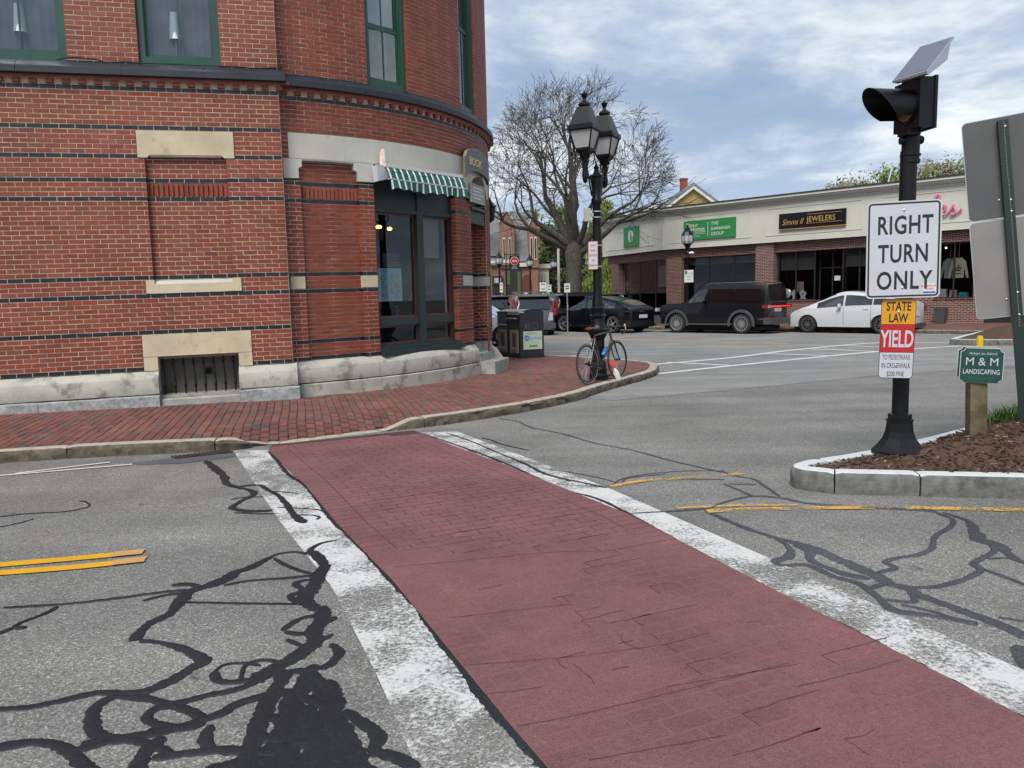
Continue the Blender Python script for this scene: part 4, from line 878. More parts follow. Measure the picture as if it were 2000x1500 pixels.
# black cable lying along the ledge
pts = [WA(s, 4.995+.02*noise.noise(Vector((s*3, 0, 0)))+(.03 if 1.0 < s < 1.5 else 0), .03+.02*noise.noise(Vector((s*2, 5, 0)))) for s in [k*.12+.9 for k in range(26)]]
mb = MB(); mb.tube(pts, .008, 6); settle(mb.build('cable', m_rubber, label='thin black cable lying along the slate ledge under the upper windows', cat='cable', smooth=60))
mb = MB(); mb.tube([WA(3.035, 3.70-.05*k, -.01-.0*k) for k in range(36)], .006, 6); settle(mb.build('cable', m_rubber, label='thin dark cable running down the right side of the bricked-up window', cat='cable', smooth=60))
# ---- shop window on the bay
sf = empty('tmp_unused') if False else None
fr = MB()
def cb(mb, s0, s1, z0, z1, o0, o1, mi=0): mb.mbox(CH, s0, s1, z0, z1, o0, o1, 1, mi)
cb(fr, -.02, 2.03, .60, .66, -.16, .20); cb(fr, -.02, 2.03, .66, .74, -.16, .12)
cb(fr, -.02, .075, .74, 3.75, -.15, .0); cb(fr, 1.02, 1.17, .74, 3.03, -.15, .03); cb(fr, 1.93, 2.03, .74, 3.75, -.15, .0)
cb(fr, .075, 1.02, 1.09, 1.22, -.15, .01); cb(fr, 1.17, 1.93, 1.09, 1.22, -.15, .01); cb(fr, .075, 1.93, 3.03, 3.75, -.15, -.02); cb(fr, .0, 2.0, 3.0, 3.06, -.15, .015)
cb(fr, 1.06, 1.13, 3.06, 3.75, -.019, .01); cb(fr, .075, 1.02, .74, .765, -.15, -.0); cb(fr, 1.17, 1.93, .74, .765, -.15, .0)
shopw = fr.build('shop_window', m_dgreen, bld)
tr = MB()
for (a, b, z0, z1) in ((.075, 1.02, 1.22, 3.0), (1.17, 1.93, 1.22, 3.0), (.075, 1.02, .765, 1.09), (1.17, 1.93, .765, 1.09)):
    w = .035; cb(tr, a, a+w, z0, z1, -.08, -.04); cb(tr, b-w, b, z0, z1, -.08, -.04); cb(tr, a+w, b-w, z0, z0+w, -.08, -.038); cb(tr, a+w, b-w, z1-w, z1, -.08, -.038)
    tr.v, tr.f, tr.m = tr.v, tr.f, tr.m
    gl = MB(); gl.quad(CH(a+w, z0+w, -.06), CH(b-w, z0+w, -.06), CH(b-w, z1-w, -.06), CH(a+w, z1-w, -.06)); gl.build('pane', m_glassd, shopw, recalc=False)
tr.build('bead', m_maroon, shopw)
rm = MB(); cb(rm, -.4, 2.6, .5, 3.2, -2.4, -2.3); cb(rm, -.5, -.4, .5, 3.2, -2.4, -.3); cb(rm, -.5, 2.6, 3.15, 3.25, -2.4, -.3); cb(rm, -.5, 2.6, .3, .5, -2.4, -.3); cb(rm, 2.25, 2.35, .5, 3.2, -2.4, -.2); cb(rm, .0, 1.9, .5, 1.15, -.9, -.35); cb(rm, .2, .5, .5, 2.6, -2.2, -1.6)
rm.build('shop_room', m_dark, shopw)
mb = MB(); cb(mb, 1.2, 1.77, 2.27, 2.97, -.17, -.165); mb.build('roller_blind', mat('grey_blind', (.27, .28, .25), .8, var=.08, scale=1.5), shopw)
m_bulb = mat('bulb', (.9, .7, .2), .5, var=0, emit=((1, .72, .18), 2.2))
for s, z, o, sc, lab in ((.60, 2.78, -.5, 1, 'round yellow ceiling light glowing inside the bay shop window'), (.86, 2.76, -.5, .8, 'tilted yellow ceiling spotlight inside the bay shop window'), (.16, 2.84, -.4, .4, 'tiny white ceiling light at the left edge of the bay shop window')):
    c = CH(s, z, o); t = empty('ceiling_light', c, label=lab, cat='light')
    mb = MB(); mb.lathe([(0, -.0), (.045*sc, .01), (.06*sc, .04), (.03*sc, .06), (0, .065)], c=tuple(c), n=14); mb.build('bulb', m_bulb, t, smooth=60); mb = MB(); mb.tube([c+Vector((0, 0, .06)), c+Vector((0, 0, .35))], .008, 6); mb.build('stem', m_blackp, t)
# poster, notice, bottle and small items in the window
def mapmat():
    m = bpy.data.materials.new('map_print'); m.use_nodes = True; t = m.node_tree; b = t.nodes['Principled BSDF']; co = t.nodes.new('ShaderNodeTexCoord').outputs['Generated']
    n = t.nodes.new('ShaderNodeTexNoise'); n.inputs['Scale'].default_value = 4; n.inputs['Detail'].default_value = 6; t.links.new(co, n.inputs[0])
    n2 = t.nodes.new('ShaderNodeTexVoronoi'); n2.inputs['Scale'].default_value = 22; t.links.new(co, n2.inputs[0])
    s = t.nodes.new('ShaderNodeSeparateColor'); t.links.new(n2.outputs['Color'], s.inputs[0])
    land = ramp(s.outputs[0], [(0, (.35, .22, .14)), (.3, (.16, .32, .2)), (.6, (.5, .45, .3)), (1, (.12, .28, .3))], t)
    t.links.new(mixc(ramp(n.outputs[0], [(.46, (0, 0, 0)), (.5, (1, 1, 1))], t), (.22, .48, .62), land, tree=t), b.inputs['Base Color']); b.inputs['Roughness'].default_value = .5; return m
t = empty('map_poster', CH(.43, 1.5, -.1), label='light blue map poster taped inside the left pane of the bay shop window', cat='poster')
mb = MB(); cb(mb, .17, .72, 1.505, 2.07, -.105, -.10); mb.build('sheet', mat('poster_blue', (.26, .50, .62), .5, var=.05), t); mb = MB(); cb(mb, .215, .675, 1.55, 1.96, -.0995, -.099); mb.build('map_print', mapmat(), t)
mb = MB()
for k in range(3): cb(mb, .25, .40-.03*k, 2.035-k*.022, 2.045-k*.022, -.0995, -.099)
mb.build('print', mat('poster_ink', (.05, .12, .3), .5, var=0), t)
t = empty('framed_notice', CH(.5, 2.09, -.1), label='dark brown framed notice above the blue map poster', cat='notice'); mb = MB(); cb(mb, .30, .70, 2.09, 2.33, -.12, -.10); mb.build('board', mat('notice_brown', (.045, .032, .03), .5), t)
mb = MB()
for k in range(3): cb(mb, .36+.03*k, .64-.02*k, 2.27-k*.05, 2.28-k*.05, -.0995, -.099)
mb.build('print', mat('notice_ink', (.12, .10, .09), .5, var=0), t)
t = empty('water_bottle', CH(.88, 1.2, -.3), label='blue plastic bottle standing on the shop window shelf', cat='bottle'); c = CH(.88, 1.16, -.42)
mb = MB(); mb.lathe([(.035, 0), (.04, .01), (.04, .18), (.015, .21), (.015, .23)], c=tuple(c), n=14); mb.build('bottle_body', mat('blue_plastic', (.02, .09, .28), .3), t, smooth=40); mb = MB(); mb.lathe([(.017, .23), (.017, .26)], c=tuple(c), n=12); mb.build('cap', m_white, t)
t = empty('glass_bowl', CH(.62, 1.16, -.4), label='pale patterned bowl on the shop window shelf', cat='bowl'); c = CH(.62, 1.16, -.42)
mb = MB(); mb.lathe([(.04, 0), (.07, .04), (.085, .09), (.08, .09), (.06, .04), (.0, .01)], c=tuple(c), n=16); mb.build('bowl_body', mat('bowl_glaze', (.3, .45, .5), .25, var=.5, scale=25), t, smooth=50)
mb = MB(); c = CH(.3, 1.16, -.5); mb.tube([c+Vector((0, 0, 0)), c+Vector((-.03, -.03, .12)), c+Vector((.02, 0, .2)), c+Vector((.16, .1, .2)), c+Vector((.2, .12, 0))], .01, 6); settle(mb.build('wire_stand', m_alu, label='thin metal display stand on the shop window shelf', cat='stand', smooth=60))
# ---- awning
aw = empty('striped_awning', WB(TH(-34), 3.3, .3), label='green and white striped awning folded in over the bay shop window', cat='awning')
E1 = WB(TH(-47.9), 0, .17); E2 = WB(TH(-27.6), 0, .17); ah = math.atan2(E2.y-E1.y, E2.x-E1.x); AL = (E2-E1).length
AWf = sheared(frame((E1.x, E1.y), ah))
mb = MB(); mb.mbox(AWf, 0, AL, 3.68, 3.735, -.02, .05); mb.build('roller_box', m_white, aw)
mb = MB(); mb.tube([AWf(-.02, 3.475, .13), AWf(AL+.02, 3.475, .13)], .016, 10); mb.build('front_bar', m_alu, aw, smooth=60)
m_ag = mat('awning_green', (.012, .085, .055), .8, var=.15, scale=2); m_aw = mat('awning_white', (.66, .66, .62), .8, var=.08, scale=2)
cl = MB(); va = MB(); ns = 104
for i in range(ns):
    a, b = AL*i/ns, AL*(i+1)/ns; q = i % 8; mi = 1 if q in (1, 2) or q == 4 and False else 0
    if q == 4: mi = 1 if i % 16 == 99 else 0
    def sag(t): return .01*math.sin(t*9)
    for (z0, o0, z1, o1) in ((3.70, .03, 3.60, .09), (3.60, .09, 3.475, .135)):
        cl.quad(AWf(a, z1+sag(a), o1), AWf(b, z1+sag(b), o1), AWf(b, z0, o0), AWf(a, z0, o0), mi)
    def low(t): return 3.30+.035*abs(math.sin(t*math.pi/.27))+.03*noise.noise(Vector((t*2, 3, 0)))
    def of(t, k): return .142+.03*k*math.sin(t*7)+.02*k
    for k in range(3):
        za = lambda t, k=k: 3.475+(low(t)-3.475)*k/3
        va.quad(AWf(a+.05*(k+1)/3*0, za(a, k+1), of(a, (k+1)/3)), AWf(b, za(b, k+1), of(b, (k+1)/3)), AWf(b, za(b, k), of(b, k/3)), AWf(a, za(a, k), of(a, k/3)), mi)
cl.build('canopy_cloth', [m_ag, m_aw], aw, recalc=False); va.build('valance', [m_ag, m_aw], aw, recalc=False)
for s in (.08, AL-.08): mb = MB(); mb.tube([AWf(s, 3.65, -.02), AWf(s, 3.56, .08), AWf(s, 3.475, .13)], .012, 6); mb.build('bracket_arm', m_alu, aw)
# ---- planter-like wall box with a pink cone
t = empty('wall_box_sign', WB(TH(-48), 3.45, .12), label='white tapered wall box with a pale pink pointed top beside the awning', cat='wall ornament')
PB = lambda s, z, o: WB(TH(-49.4)+s, z, o+.03)
mb = MB(); mb.add([PB(0, 3.70, 0), PB(.26, 3.72, 0), PB(.26, 3.72, .16), PB(0, 3.70, .16), PB(.03, 3.45, 0), PB(.23, 3.50, 0), PB(.23, 3.50, .13), PB(.03, 3.45, .13)], [(0, 1, 2, 3), (4, 5, 6, 7), (0, 1, 5, 4), (1, 2, 6, 5), (2, 3, 7, 6), (3, 0, 4, 7)]); mb.build('box_body', mat('lilac_white', (.55, .55, .60), .5, var=.06), t)
c = PB(.17, 0, .08); zc = c.z; mb = MB(); mb.lathe([(.055, 3.70), (.06, 3.80), (.05, 3.90), (.028, 3.96), (.0, 3.985)], c=(c.x, c.y, zc), n=12); mb.build('pointed_top', mat('pale_pink', (.62, .36, .28), .6, var=.3, scale=15, c2=(.66, .62, .58)), t, smooth=50)
# ---- corner doorway
mb = MB()
th = [(-23.4+k*(16.6/16)) for k in range(17)]
def aro(t): u = (t+15.1)/8.3; return 3.86+.47*math.sqrt(max(0, 1-min(1, abs(u))**2.2))
def ari(t): u = (t+15.1)/5.9; return 3.50+.36*math.sqrt(max(0, 1-min(1, abs(u))**2.2)) if abs(u) < 1 else 3.50
for k in range(16):
    a, b = th[k], th[k+1]; mb = MB()
    mb.prism([(TH(a), ari(a)), (TH(b), ari(b)), (TH(b), aro(b)), (TH(a), aro(a))], lambda s, z: WB(s, z, -.25), lambda s, z: WB(s, z, .03)); mb.build('arch_stone', m_frieze, bld)
dr = MB(); dr.mbox(WB, TH(-20.5), TH(-8.5), 2.98, 3.75, -.5, -.18, 4); dr.mbox(WB, TH(-20.4), TH(-9.6), 2.95, 3.20, -.2, -.02, 4); dr.mbox(WB, TH(-20.4), TH(-9.6), 3.2, 3.26, -.2, .04, 4); dr.build('door_header', m_dgreen, bld)
mb = MB(); mb.mbox(WB, TH(-20.3), TH(-9), .1, 2.98, -1.2, -1.0, 4); mb.mbox(WB, TH(-20.4), TH(-19.6), .1, 2.98, -.6, -.05, 1); mb.build('door', m_dark, bld)
# the brick jamb that faces the street on the far side of the doorway
J0 = WB(TH(-9), 0, -.40); J1 = WB(TH(-9), 0, .0); jh = math.atan2(J1.y-J0.y, J1.x-J0.x); JF = sheared(frame((J0.x, J0.y), jh)); jb = []
old = bricks; bricks = []; core = MB()
region(JF, 0, .40, 0, 44, [(0, .40, 1.745, 1.945)], {0, 4, 16, 20, 37, 41}, off=.012, ph=.02, thick=.05)
emit = MB()
for M, k in bricks: unit_into(emit, M, k)
emit.build('jamb_bricks', [m_brick, m_black], bld, kind='stuff', recalc=False); core.build('jamb_mortar', m_mortar, bld, recalc=False)
mb = MB(); mb.mbox(JF, .0, .40, 1.75, 1.94, -.05, .016); mb.build('band_stone', m_stone, bld)
mb = MB(); mb.mbox(JF, -.3, .46, .1, .612, -.05, .03); mb.build('jamb_base', m_concrete, bld)
# signs over the corner door
t = empty('arched_shop_sign', WB(TH(-22), 3.75, .15), label='dark arched shop sign with gold lettering over the corner door', cat='shop sign')
SG0 = WB(TH(-25.0), 0, .12); SG1 = WB(TH(-12.2), 0, .13); sgh = math.atan2(SG1.y-SG0.y, SG1.x-SG0.x); SL = (SG1-SG0).length; SF = sheared(frame((SG0.x, SG0.y), sgh))
for (q, d0, d1, m, nm) in ((0, -.03, .03, mat('sign_slate', (.085, .092, .095), .45, var=.1), 'board'), (.009, -.031, .026, mat('dull_rim', (.26, .23, .14), .5), 'gold_rim')):
    mb = MB(); n = 14
    for k in range(n):
        u0, u1 = k/n, (k+1)/n
        up = lambda u: 4.12+.20*math.sqrt(max(0, 1-(2*u-1)**2))+(q if nm != 'board' else 0); lo = lambda u: 3.74+.17*math.sqrt(max(0, 1-(2*u-1)**2))-(q*.0)
        mb.prism([(SL*u0, lo(u0)), (SL*u1, lo(u1)), (SL*u1, up(u1)), (SL*u0, up(u0))], lambda s, z: SF(s, z, d0), lambda s, z: SF(s, z, d1))
    mb.build(nm, m, t)
text('lettering', 'BOOK', SF, SL*.40, 4.07, .032, .14, m_gold, t, sx=1.1, bold=.012)
t = empty('hanging_door_sign', WB(TH(-20), 3.2, .1), label='pale rectangular notice panel under the arched shop sign', cat='sign')
G0 = WB(TH(-21.6), 0, .03); G1 = WB(TH(-13), 0, .03); gh = math.atan2(G1.y-G0.y, G1.x-G0.x); GL = (G1-G0).length; GF = sheared(frame((G0.x, G0.y), gh))
mb = MB(); mb.mbox(GF, 0, GL, 3.33, 3.68, .02, .05); mb.build('panel', mat('notice_grey', (.26, .29, .31), .5, var=.1), t); mb = MB()
for (a, b, c_, d_) in ((0, GL, 3.33, 3.342), (0, GL, 3.668, 3.68), (0, .012, 3.342, 3.668), (GL-.012, GL, 3.342, 3.668)): mb.mbox(GF, a, b, c_, d_, .05, .058)
mb.build('rim', m_gold, t); mb = MB()
for k in range(4): mb.mbox(GF, GL*.15, GL*(.85-.15*(k % 2)), 3.60-k*.065, 3.63-k*.065, .05, .053)
mb.build('print', m_white, t)
# ---- steps, cheek wall, handrail
st = empty('door_steps', (-.6, 15.5, .1), label='grey stone steps rising to the corner door', cat='steps')
def step(o1, z0, z1, t0=-20.0, t1=-8.6):
    mb = MB(); mb.mbox(WB, TH(t0)+.01, TH(t1), z0, z1, -.6, o1, 5); mb.build('step', m_concrete, st)
step(.42, .0, .26, -20, -9); step(.12, .26, .42, -20, -9); step(-.15, .42, .58, -20, -9)
mb = MB(); CK = frame((-.50, 16.22), R(-8)); poly = [(0, 0), (.36, 0), (.33, .30), (.20, .50), (0, .66)]; mb.prism(poly, lambda s, z: CK(s, z, -.14), lambda s, z: CK(s, z, 0)); mb.build('cheek_wall', m_stone, st)
hr = empty('handrail', (-.45, 15.2, .26), label='rust red iron handrail beside the corner door steps', cat='handrail')
a = Vector((-.46, 15.62, 1.02)); b = Vector((-.72, 15.75, 1.35)); mb = MB(); mb.tube([b, a, a+Vector((.03, -.04, -.03))], .018, 8); mb.build('rail', m_rust, hr, smooth=60)
mb = MB(); mb.tube([a, Vector((-.445, 15.6, .22))], .024, 8); mb.build('post', m_rust, hr, smooth=60); mb = MB(); mb.tube([Vector((-.80, 15.35, .3)), Vector((-.80, 15.35, 1.0))], .018, 8); mb.build('post', m_rust, hr, smooth=60)
# wall lantern on the far side of the turret
t = empty('wall_lantern', (-.42, 17.2, 3.4), label='black iron wall lantern sticking out behind the brick turret', cat='wall lamp'); mb = MB()
mb.tube([(-.6, 17.15, 3.82), (-.48, 17.18, 3.86), (-.40, 17.2, 3.76)], .02, 6); mb.build('bracket', m_iron, t, smooth=60); mb = MB(); mb.lathe([(.02, .0), (.09, .05), (.13, .33), (.16, .34), (.05, .46), (.015, .52)], c=(-.40, 17.2, 3.24), n=6); mb.build('lantern_body', m_iron, t)
# ================================================================ STREET FURNITURE
def oct_(mb, prof, c, n=8, rot=.39, **k): return mb.lathe(prof, c=c, n=n, rot=rot, **k)
# ---- signal post on the near island
PX, PY = 3.265, 6.40; PZ = mz(PX, PY)-.01
post = empty('signal_post', (PX, PY, PZ), label='black round post with a flared octagonal base on the mulch island', cat='signal post')
mb = MB(); oct_(mb, [(.212, 0), (.212, .035), (.197, .05), (.165, .085), (.128, .14), (.108, .20), (.098, .29)], (PX, PY, PZ+.0)); mb.build('flared_base', m_iron, post)
mb = MB(); oct_(mb, [(.108, .285), (.108, .30), (.092, .302), (.092, .345), (.07, .35)], (PX, PY, PZ)); mb.build('collar', m_iron, post)
mb = MB(); mb.lathe([(.064, .34), (.064, 2.50)], c=(PX, PY, PZ), n=24); mb.build('pole', m_iron, post, smooth=60)
mb = MB(); mb.lathe([(.068, 2.40), (.075, 2.405), (.075, 2.43), (.068, 2.435), (.068, 2.455), (.078, 2.46), (.078, 2.475), (.068, 2.48), (.068, 2.63)], c=(PX+.012, PY, PZ), n=24); mb.build('clamp_sleeve', m_iron, post, smooth=40)
for sg in (-1, 1):
    mb = MB(); M = Matrix.Translation((PX+.012+sg*.07, PY-.01, PZ+2.585)) @ Matrix.Rotation(R(90), 4, 'Y'); mb.lathe([(.034, -.02), (.036, .0), (.03, .02)], n=14, M=M); mb.build('bolt_cap', m_iron, post, smooth=40)
# signal head: housing with a tunnel visor that points left and a little towards the viewer
SH = R(189); SU = Vector((math.cos(SH), math.sin(SH), 0)); SV = Vector((-SU.y, SU.x, 0)); SZ = Vector((0, 0, 1)); SC = Vector((PX-.035, PY-.06, PZ+2.64))
sig = empty('flashing_beacon', SC, label='black solar flashing beacon with long hood on top of the post', cat='signal')
mb = MB(); mb.box(-1, 1, -1, 1, -1, 1, BX(SC+SZ*.20-SU*.035, SU, SV, SZ, .065, .155, .19)); mb.box(-1, 1, -1, 1, -1, 1, BX(SC+SZ*.20-SU*.105, SU, SV, SZ, .012, .165, .20)); mb.box(-1, 1, -1, 1, -1, 1, BX(SC+SZ*-.01, SU, SV, SZ, .06, .06, .02)); mb.build('housing', m_iron, sig)
mb = MB(); n = 30; vs = []; rad = .135; cz = SC+SZ*.19
for k in range(n+1):
    a = R(-128+256*k/n); up = math.cos(a); x1 = .34*max(0, .5+.5*up)**.55+.045
    d = SV*math.sin(a)*rad+SZ*math.cos(a)*rad; di = d*.96
    vs += [cz+SU*.02+d, cz+SU*x1+d*1.04, cz+SU*x1+di*1.03, cz+SU*.02+di]
mb.add(vs, [(4*k+q, 4*k+(q+1) % 4, 4*k+4+(q+1) % 4, 4*k+4+q) for k in range(n) for q in range(4)]); mb.build('hood', m_iron, sig, smooth=50)
m_amber = mat('amber_lens', (.09, .052, .006), .3, var=.2, scale=20, coat=.3)
Mx = Matrix.Translation(cz+SU*.032) @ SU.to_track_quat('Z', 'Y').to_matrix().to_4x4()
mb = MB(); mb.lathe([(.118, 0), (.112, .012), (.08, .028), (.0, .036)], n=28, M=Mx); mb.build('lens', m_amber, sig, smooth=60)
mb = MB(); mb.lathe([(.14, -.02), (.14, .012), (.118, .012), (.118, -.02)], n=28, M=Mx, cap=False); mb.build('lens_ring', m_iron, sig, smooth=40)
sol = empty('solar_panel', SC+SZ*.42, label='tilted grey solar panel in a white tray on top of the beacon', cat='solar panel')
A_, B_, C_, D_ = Vector((2.995, 6.16, 3.195)), Vector((3.220, 6.08, 3.245)), Vector((3.565, 6.36, 3.60)), Vector((3.345, 6.44, 3.53))
nrm = (B_-A_).cross(D_-A_).normalized(); nrm = nrm if nrm.z > 0 else -nrm
C_ = B_+(D_-A_)
def slab(P, n, t0, t1): q = MB(); q.add([p+n*t0 for p in P]+[p+n*t1 for p in P], [(0, 1, 2, 3), (7, 6, 5, 4)]+[(i, (i+1) % 4, (i+1) % 4+4, i+4) for i in range(4)]); return q
slab([A_, B_, C_, D_], nrm, -.02, 0).build('panel_frame', m_alu, sol)
cc = (A_+B_+C_+D_)/4; slab([cc+(p-cc)*.93 for p in (A_, B_, C_, D_)], nrm, 0, .003).build('cells', mat('solar_cells', (.10, .105, .135), .12, var=.05, coat=.6), sol)
mb = MB(); e = (B_-A_)*.04; low = [A_+e, B_-e, B_-e+(C_-B_)*.94, A_+e+(C_-B_)*.94]; dn = [(A_+e)+(C_-B_)*.12-nrm*.05+Vector((0, 0, -.01)), (B_-e)+(C_-B_)*.12-nrm*.05+Vector((0, 0, -.01)), (B_-e)+(C_-B_)*.78-nrm*.13, (A_+e)+(C_-B_)*.78-nrm*.13]
mb.add([p-nrm*.021 for p in low]+dn, [(0, 1, 2, 3), (4, 5, 6, 7), (0, 1, 5, 4), (1, 2, 6, 5), (2, 3, 7, 6), (3, 0, 4, 7)]); mb.build('tray', m_alu, sol)
mb = MB(); mb.box(-1, 1, -1, 1, -1, 1, BX(SC+SZ*.41-SU*.02, SU, SV, SZ, .05, .07, .03)); mb.build('mount', m_iron, sol)
# ---- flat signs
def rrect(w, h, r, n=5):
    P = []
    for cx_, cy_, a0 in ((w/2-r, h/2-r, 0), (-w/2+r, h/2-r, 90), (-w/2+r, -h/2+r, 180), (w/2-r, -h/2+r, 270)):
        for k in range(n+1): a = R(a0+90*k/n); P.append((cx_+r*math.cos(a), cy_+r*math.sin(a)))
    return P
def plane(c, h, tilt=0.):
    u = Vector((math.cos(h), math.sin(h), 0)); nn = Vector((math.sin(h), -math.cos(h), 0)); w = Vector((0, 0, 1)); ct, s_ = math.cos(tilt), math.sin(tilt); U = u*ct+w*s_; V = w*ct-u*s_
    return lambda s, z, o: Vector(c)+U*s+V*z+nn*o
def plate(mb, mp, poly, o0, o1, mi=0): mb.prism(poly, lambda s, z: mp(s, z, o0), lambda s, z: mp(s, z, o1), mi); return mb
def ringpoly(mb, mp, w, h, r, t, o0, o1):
    a, b = rrect(w, h, r), rrect(w-2*t, h-2*t, max(.004, r-t)); n = len(a); vs = [mp(*p, o0) for p in a]+[mp(*p, o1) for p in a]+[mp(*p, o1) for p in b]+[mp(*p, o0) for p in b]
    mb.add(vs, [(i+k*n, (i+1) % n+k*n, (i+1) % n+(k+1)*n, i+(k+1)*n) for k in range(3) for i in range(n)]); return mb
def bolt(mb, mp, s, z, o): M = Matrix.Translation(mp(s, z, o)) @ (mp(s, z, o+1)-mp(s, z, o)).to_track_quat('Z', 'Y').to_matrix().to_4x4(); mb.lathe([(.009, 0), (.009, .005), (.005, .007)], n=10, M=M)
RT = plane((3.14, 6.19, 1.905), R(-14), R(.6)); t = empty('turn_sign', (3.125, 6.11, 1.52), label='big white sign reading RIGHT TURN ONLY bolted to the black post', cat='traffic sign')
W_, H_ = .545, .765
plate(MB(), RT, rrect(W_, H_, .035), -.004, 0).build('panel', m_signw, t); ringpoly(MB(), RT, W_-.022, H_-.022, .03, .013, 0, .0012).build('border', m_ink, t)
for s, z in (('RIGHT', .197), ('TURN', -.027), ('ONLY', -.24)): text('lettering', s, RT, 0.008 if s != 'TURN' else .0, z, .0, .138, m_ink, t, sx=.66 if s != 'ONLY' else .72, bold=.018, ext=.0012, sp=1.08)
mb = MB(); bolt(mb, RT, .0, .31, 0); bolt(mb, RT, .0, -.30, 0); mb.build('bolt', m_alu, t)
mb = MB(); plate(mb, RT, [(s+.195, z-.315) for s, z in rrect(.095, .085, .004)], 0, .001); mb.build('sticker', m_white, t)
text('sticker_print', 'NO REPORT', RT, .195, -.292, .001, .015, m_signr, t, bold=.01, ext=.0004); text('sticker_print', 'FEARS', RT, .195, -.315, .001, .017, m_signr, t, bold=.01, ext=.0004)
mb = MB(); plate(mb, RT, [(s+.195, z-.343) for s, z in rrect(.09, .014, .002)], .001, .0014); mb.build('sticker_band', mat('sticker_blue', (.02, .10, .35), .5, var=0), t)
YD = plane((3.13, 6.22, 1.195), R(-14), R(-1.0)); t = empty('yield_sign', (3.10, 6.13, .88), label='narrow three-colour sign reading STATE LAW YIELD under the big white sign', cat='traffic sign')
plate(MB(), YD, rrect(.258, .645, .03), -.004, 0).build('panel', m_signw, t)
def clip(w, h, z0, z1, r=.026):
    P = [(s, z) for s, z in rrect(w, h, r) if z0-1e-6 <= z <= z1+1e-6]
    if z0 > -h/2+.05: P = [(-w/2, z0)] + [p for p in P if 0] + [(w/2, z0)] + [p for p in P if p[0] > 0 and p[1] > z0] + [p for p in P if p[0] <= 0 and p[1] > z0]
    return P
plate(MB(), YD, [(-.125, .118), (.125, .118), (.125, .295), (.118, .312), (.10, .319), (-.10, .319), (-.118, .312), (-.125, .295)], 0, .001).build('yellow_field', m_signy, t)
plate(MB(), YD, [(-.125, -.108), (.125, -.108), (.125, .114), (-.125, .114)], 0, .001).build('red_field', m_signr, t)
mb = MB(); plate(mb, YD, [(-.129, .114), (.129, .114), (.129, .118), (-.129, .118)], 0, .0012); plate(mb, YD, [(-.129, -.112), (.129, -.112), (.129, -.108), (-.129, -.108)], 0, .0012); ringpoly(mb, YD, .258, .645, .03, .004, 0, .0011); mb.build('dividing_lines', m_ink, t)
text('lettering', 'STATE', YD, 0, .262, .001, .068, m_ink, t, sx=.66, bold=.022, ext=.001); text('lettering', 'LAW', YD, .0, .168, .001, .068, m_ink, t, sx=.66, bold=.022, ext=.001)
text('lettering', 'YIELD', YD, 0, .0, .001, .130, m_signw, t, sx=.50, bold=.022, ext=.001)
for k, s in enumerate(('TO PEDESTRIANS', 'IN CROSSWALK', '$200 FINE')): text('lettering', s, YD, 0, -.150-k*.068, 0, .040, m_ink, t, sx=.46 if k == 0 else .52, bold=.0, ext=.001)
mb = MB(); bolt(mb, YD, 0, .215, .001); bolt(mb, YD, 0, -.215, 0); mb.build('bolt', m_alu, t)
# ---- landscaping sign on wooden post
ls = empty('landscaping_sign', (4.09, 6.60, .2), label='small dark green landscaping sign with notched corners on a wooden post', cat='sign')
LZ = mz(4.09, 6.6); mb = MB(); LM = Matrix.Translation((4.05, 6.60, 0)) @ Matrix.Rotation(R(-2.2), 4, 'Y') @ Matrix.Rotation(R(-14), 4, 'Z')
n = 12; vs = []
for k in range(n+1):
    z = LZ-.05+(1.0-LZ+.05)*k/n
    for (x, y) in ((-.066, -.066), (.066, -.066), (.066, .066), (-.066, .066)): vs.append(LM @ Vector((x+.003*noise.noise(Vector((k*.8, x*9, 1))), y+.003*noise.noise(Vector((k*.8, y*9, 7))), z)))
mb.add(vs, [(3, 2, 1, 0), tuple(4*n+k for k in range(4))]+[(4*k+q, 4*k+(q+1) % 4, 4*k+4+(q+1) % 4, 4*k+4+q) for k in range(n) for q in range(4)]); mb.build('wooden_post', m_wood, ls)
def notch(w, h, r, n=5):
    P = []
    for sx_, sy_, a0 in ((1, 1, 270), (-1, 1, 0), (-1, -1, 90), (1, -1, 180)):
        for k in range(n+1): a = R(a0-90*k/n); P.append((sx_*w/2+r*math.cos(a), sy_*h/2+r*math.sin(a)))
    return P
m_lsg = mat('sign_green', (.010, .055, .042), .35, var=.05); LH = R(-24)
for off, nm in ((.085, 'board'), (-.10, 'board')):
    BPl = plane((4.045, 6.60, .93), LH, R(-1.5)); mb = MB(); plate(mb, BPl, notch(.31, .29, .03), off-.0, off+.014); mb.build('board', m_lsg, ls); mb = MB(); plate(mb, BPl, notch(.322, .302, .034), off-.006, off-.0005); mb.build('board_edge', m_white, ls)
BPl = plane((4.045, 6.60, .93), LH, R(-1.5)); o = .099
mb = MB(); ringpoly(mb, BPl, .235, .055, .01, .0025, 0, 0); mb = MB()
P0 = lambda s, z, q: BPl(s, z+.105, q); ringpoly(mb, P0, .22, .045, .008, .002, o, o+.001); mb.build('oval_border', mat('pale_green', (.10, .22, .18), .5, var=0), ls)
text('lettering', 'Adopt an Island', BPl, 0, .105, o, .022, m_signw, ls, shear=.3, ext=.0008); text('lettering', 'M & M', BPl, 0, .035, o, .066, m_signw, ls, bold=0, ext=.001, sx=.95); text('lettering', 'LANDSCAPING', BPl, 0, -.052, o, .040, m_signw, ls, bold=.010, ext=.001, sx=.70)
text('lettering', 'Winchester, MA', BPl, 0, -.105, o, .020, mat('dim_green_ink', (.03, .11, .085), .5, var=0), ls, ext=.0008)
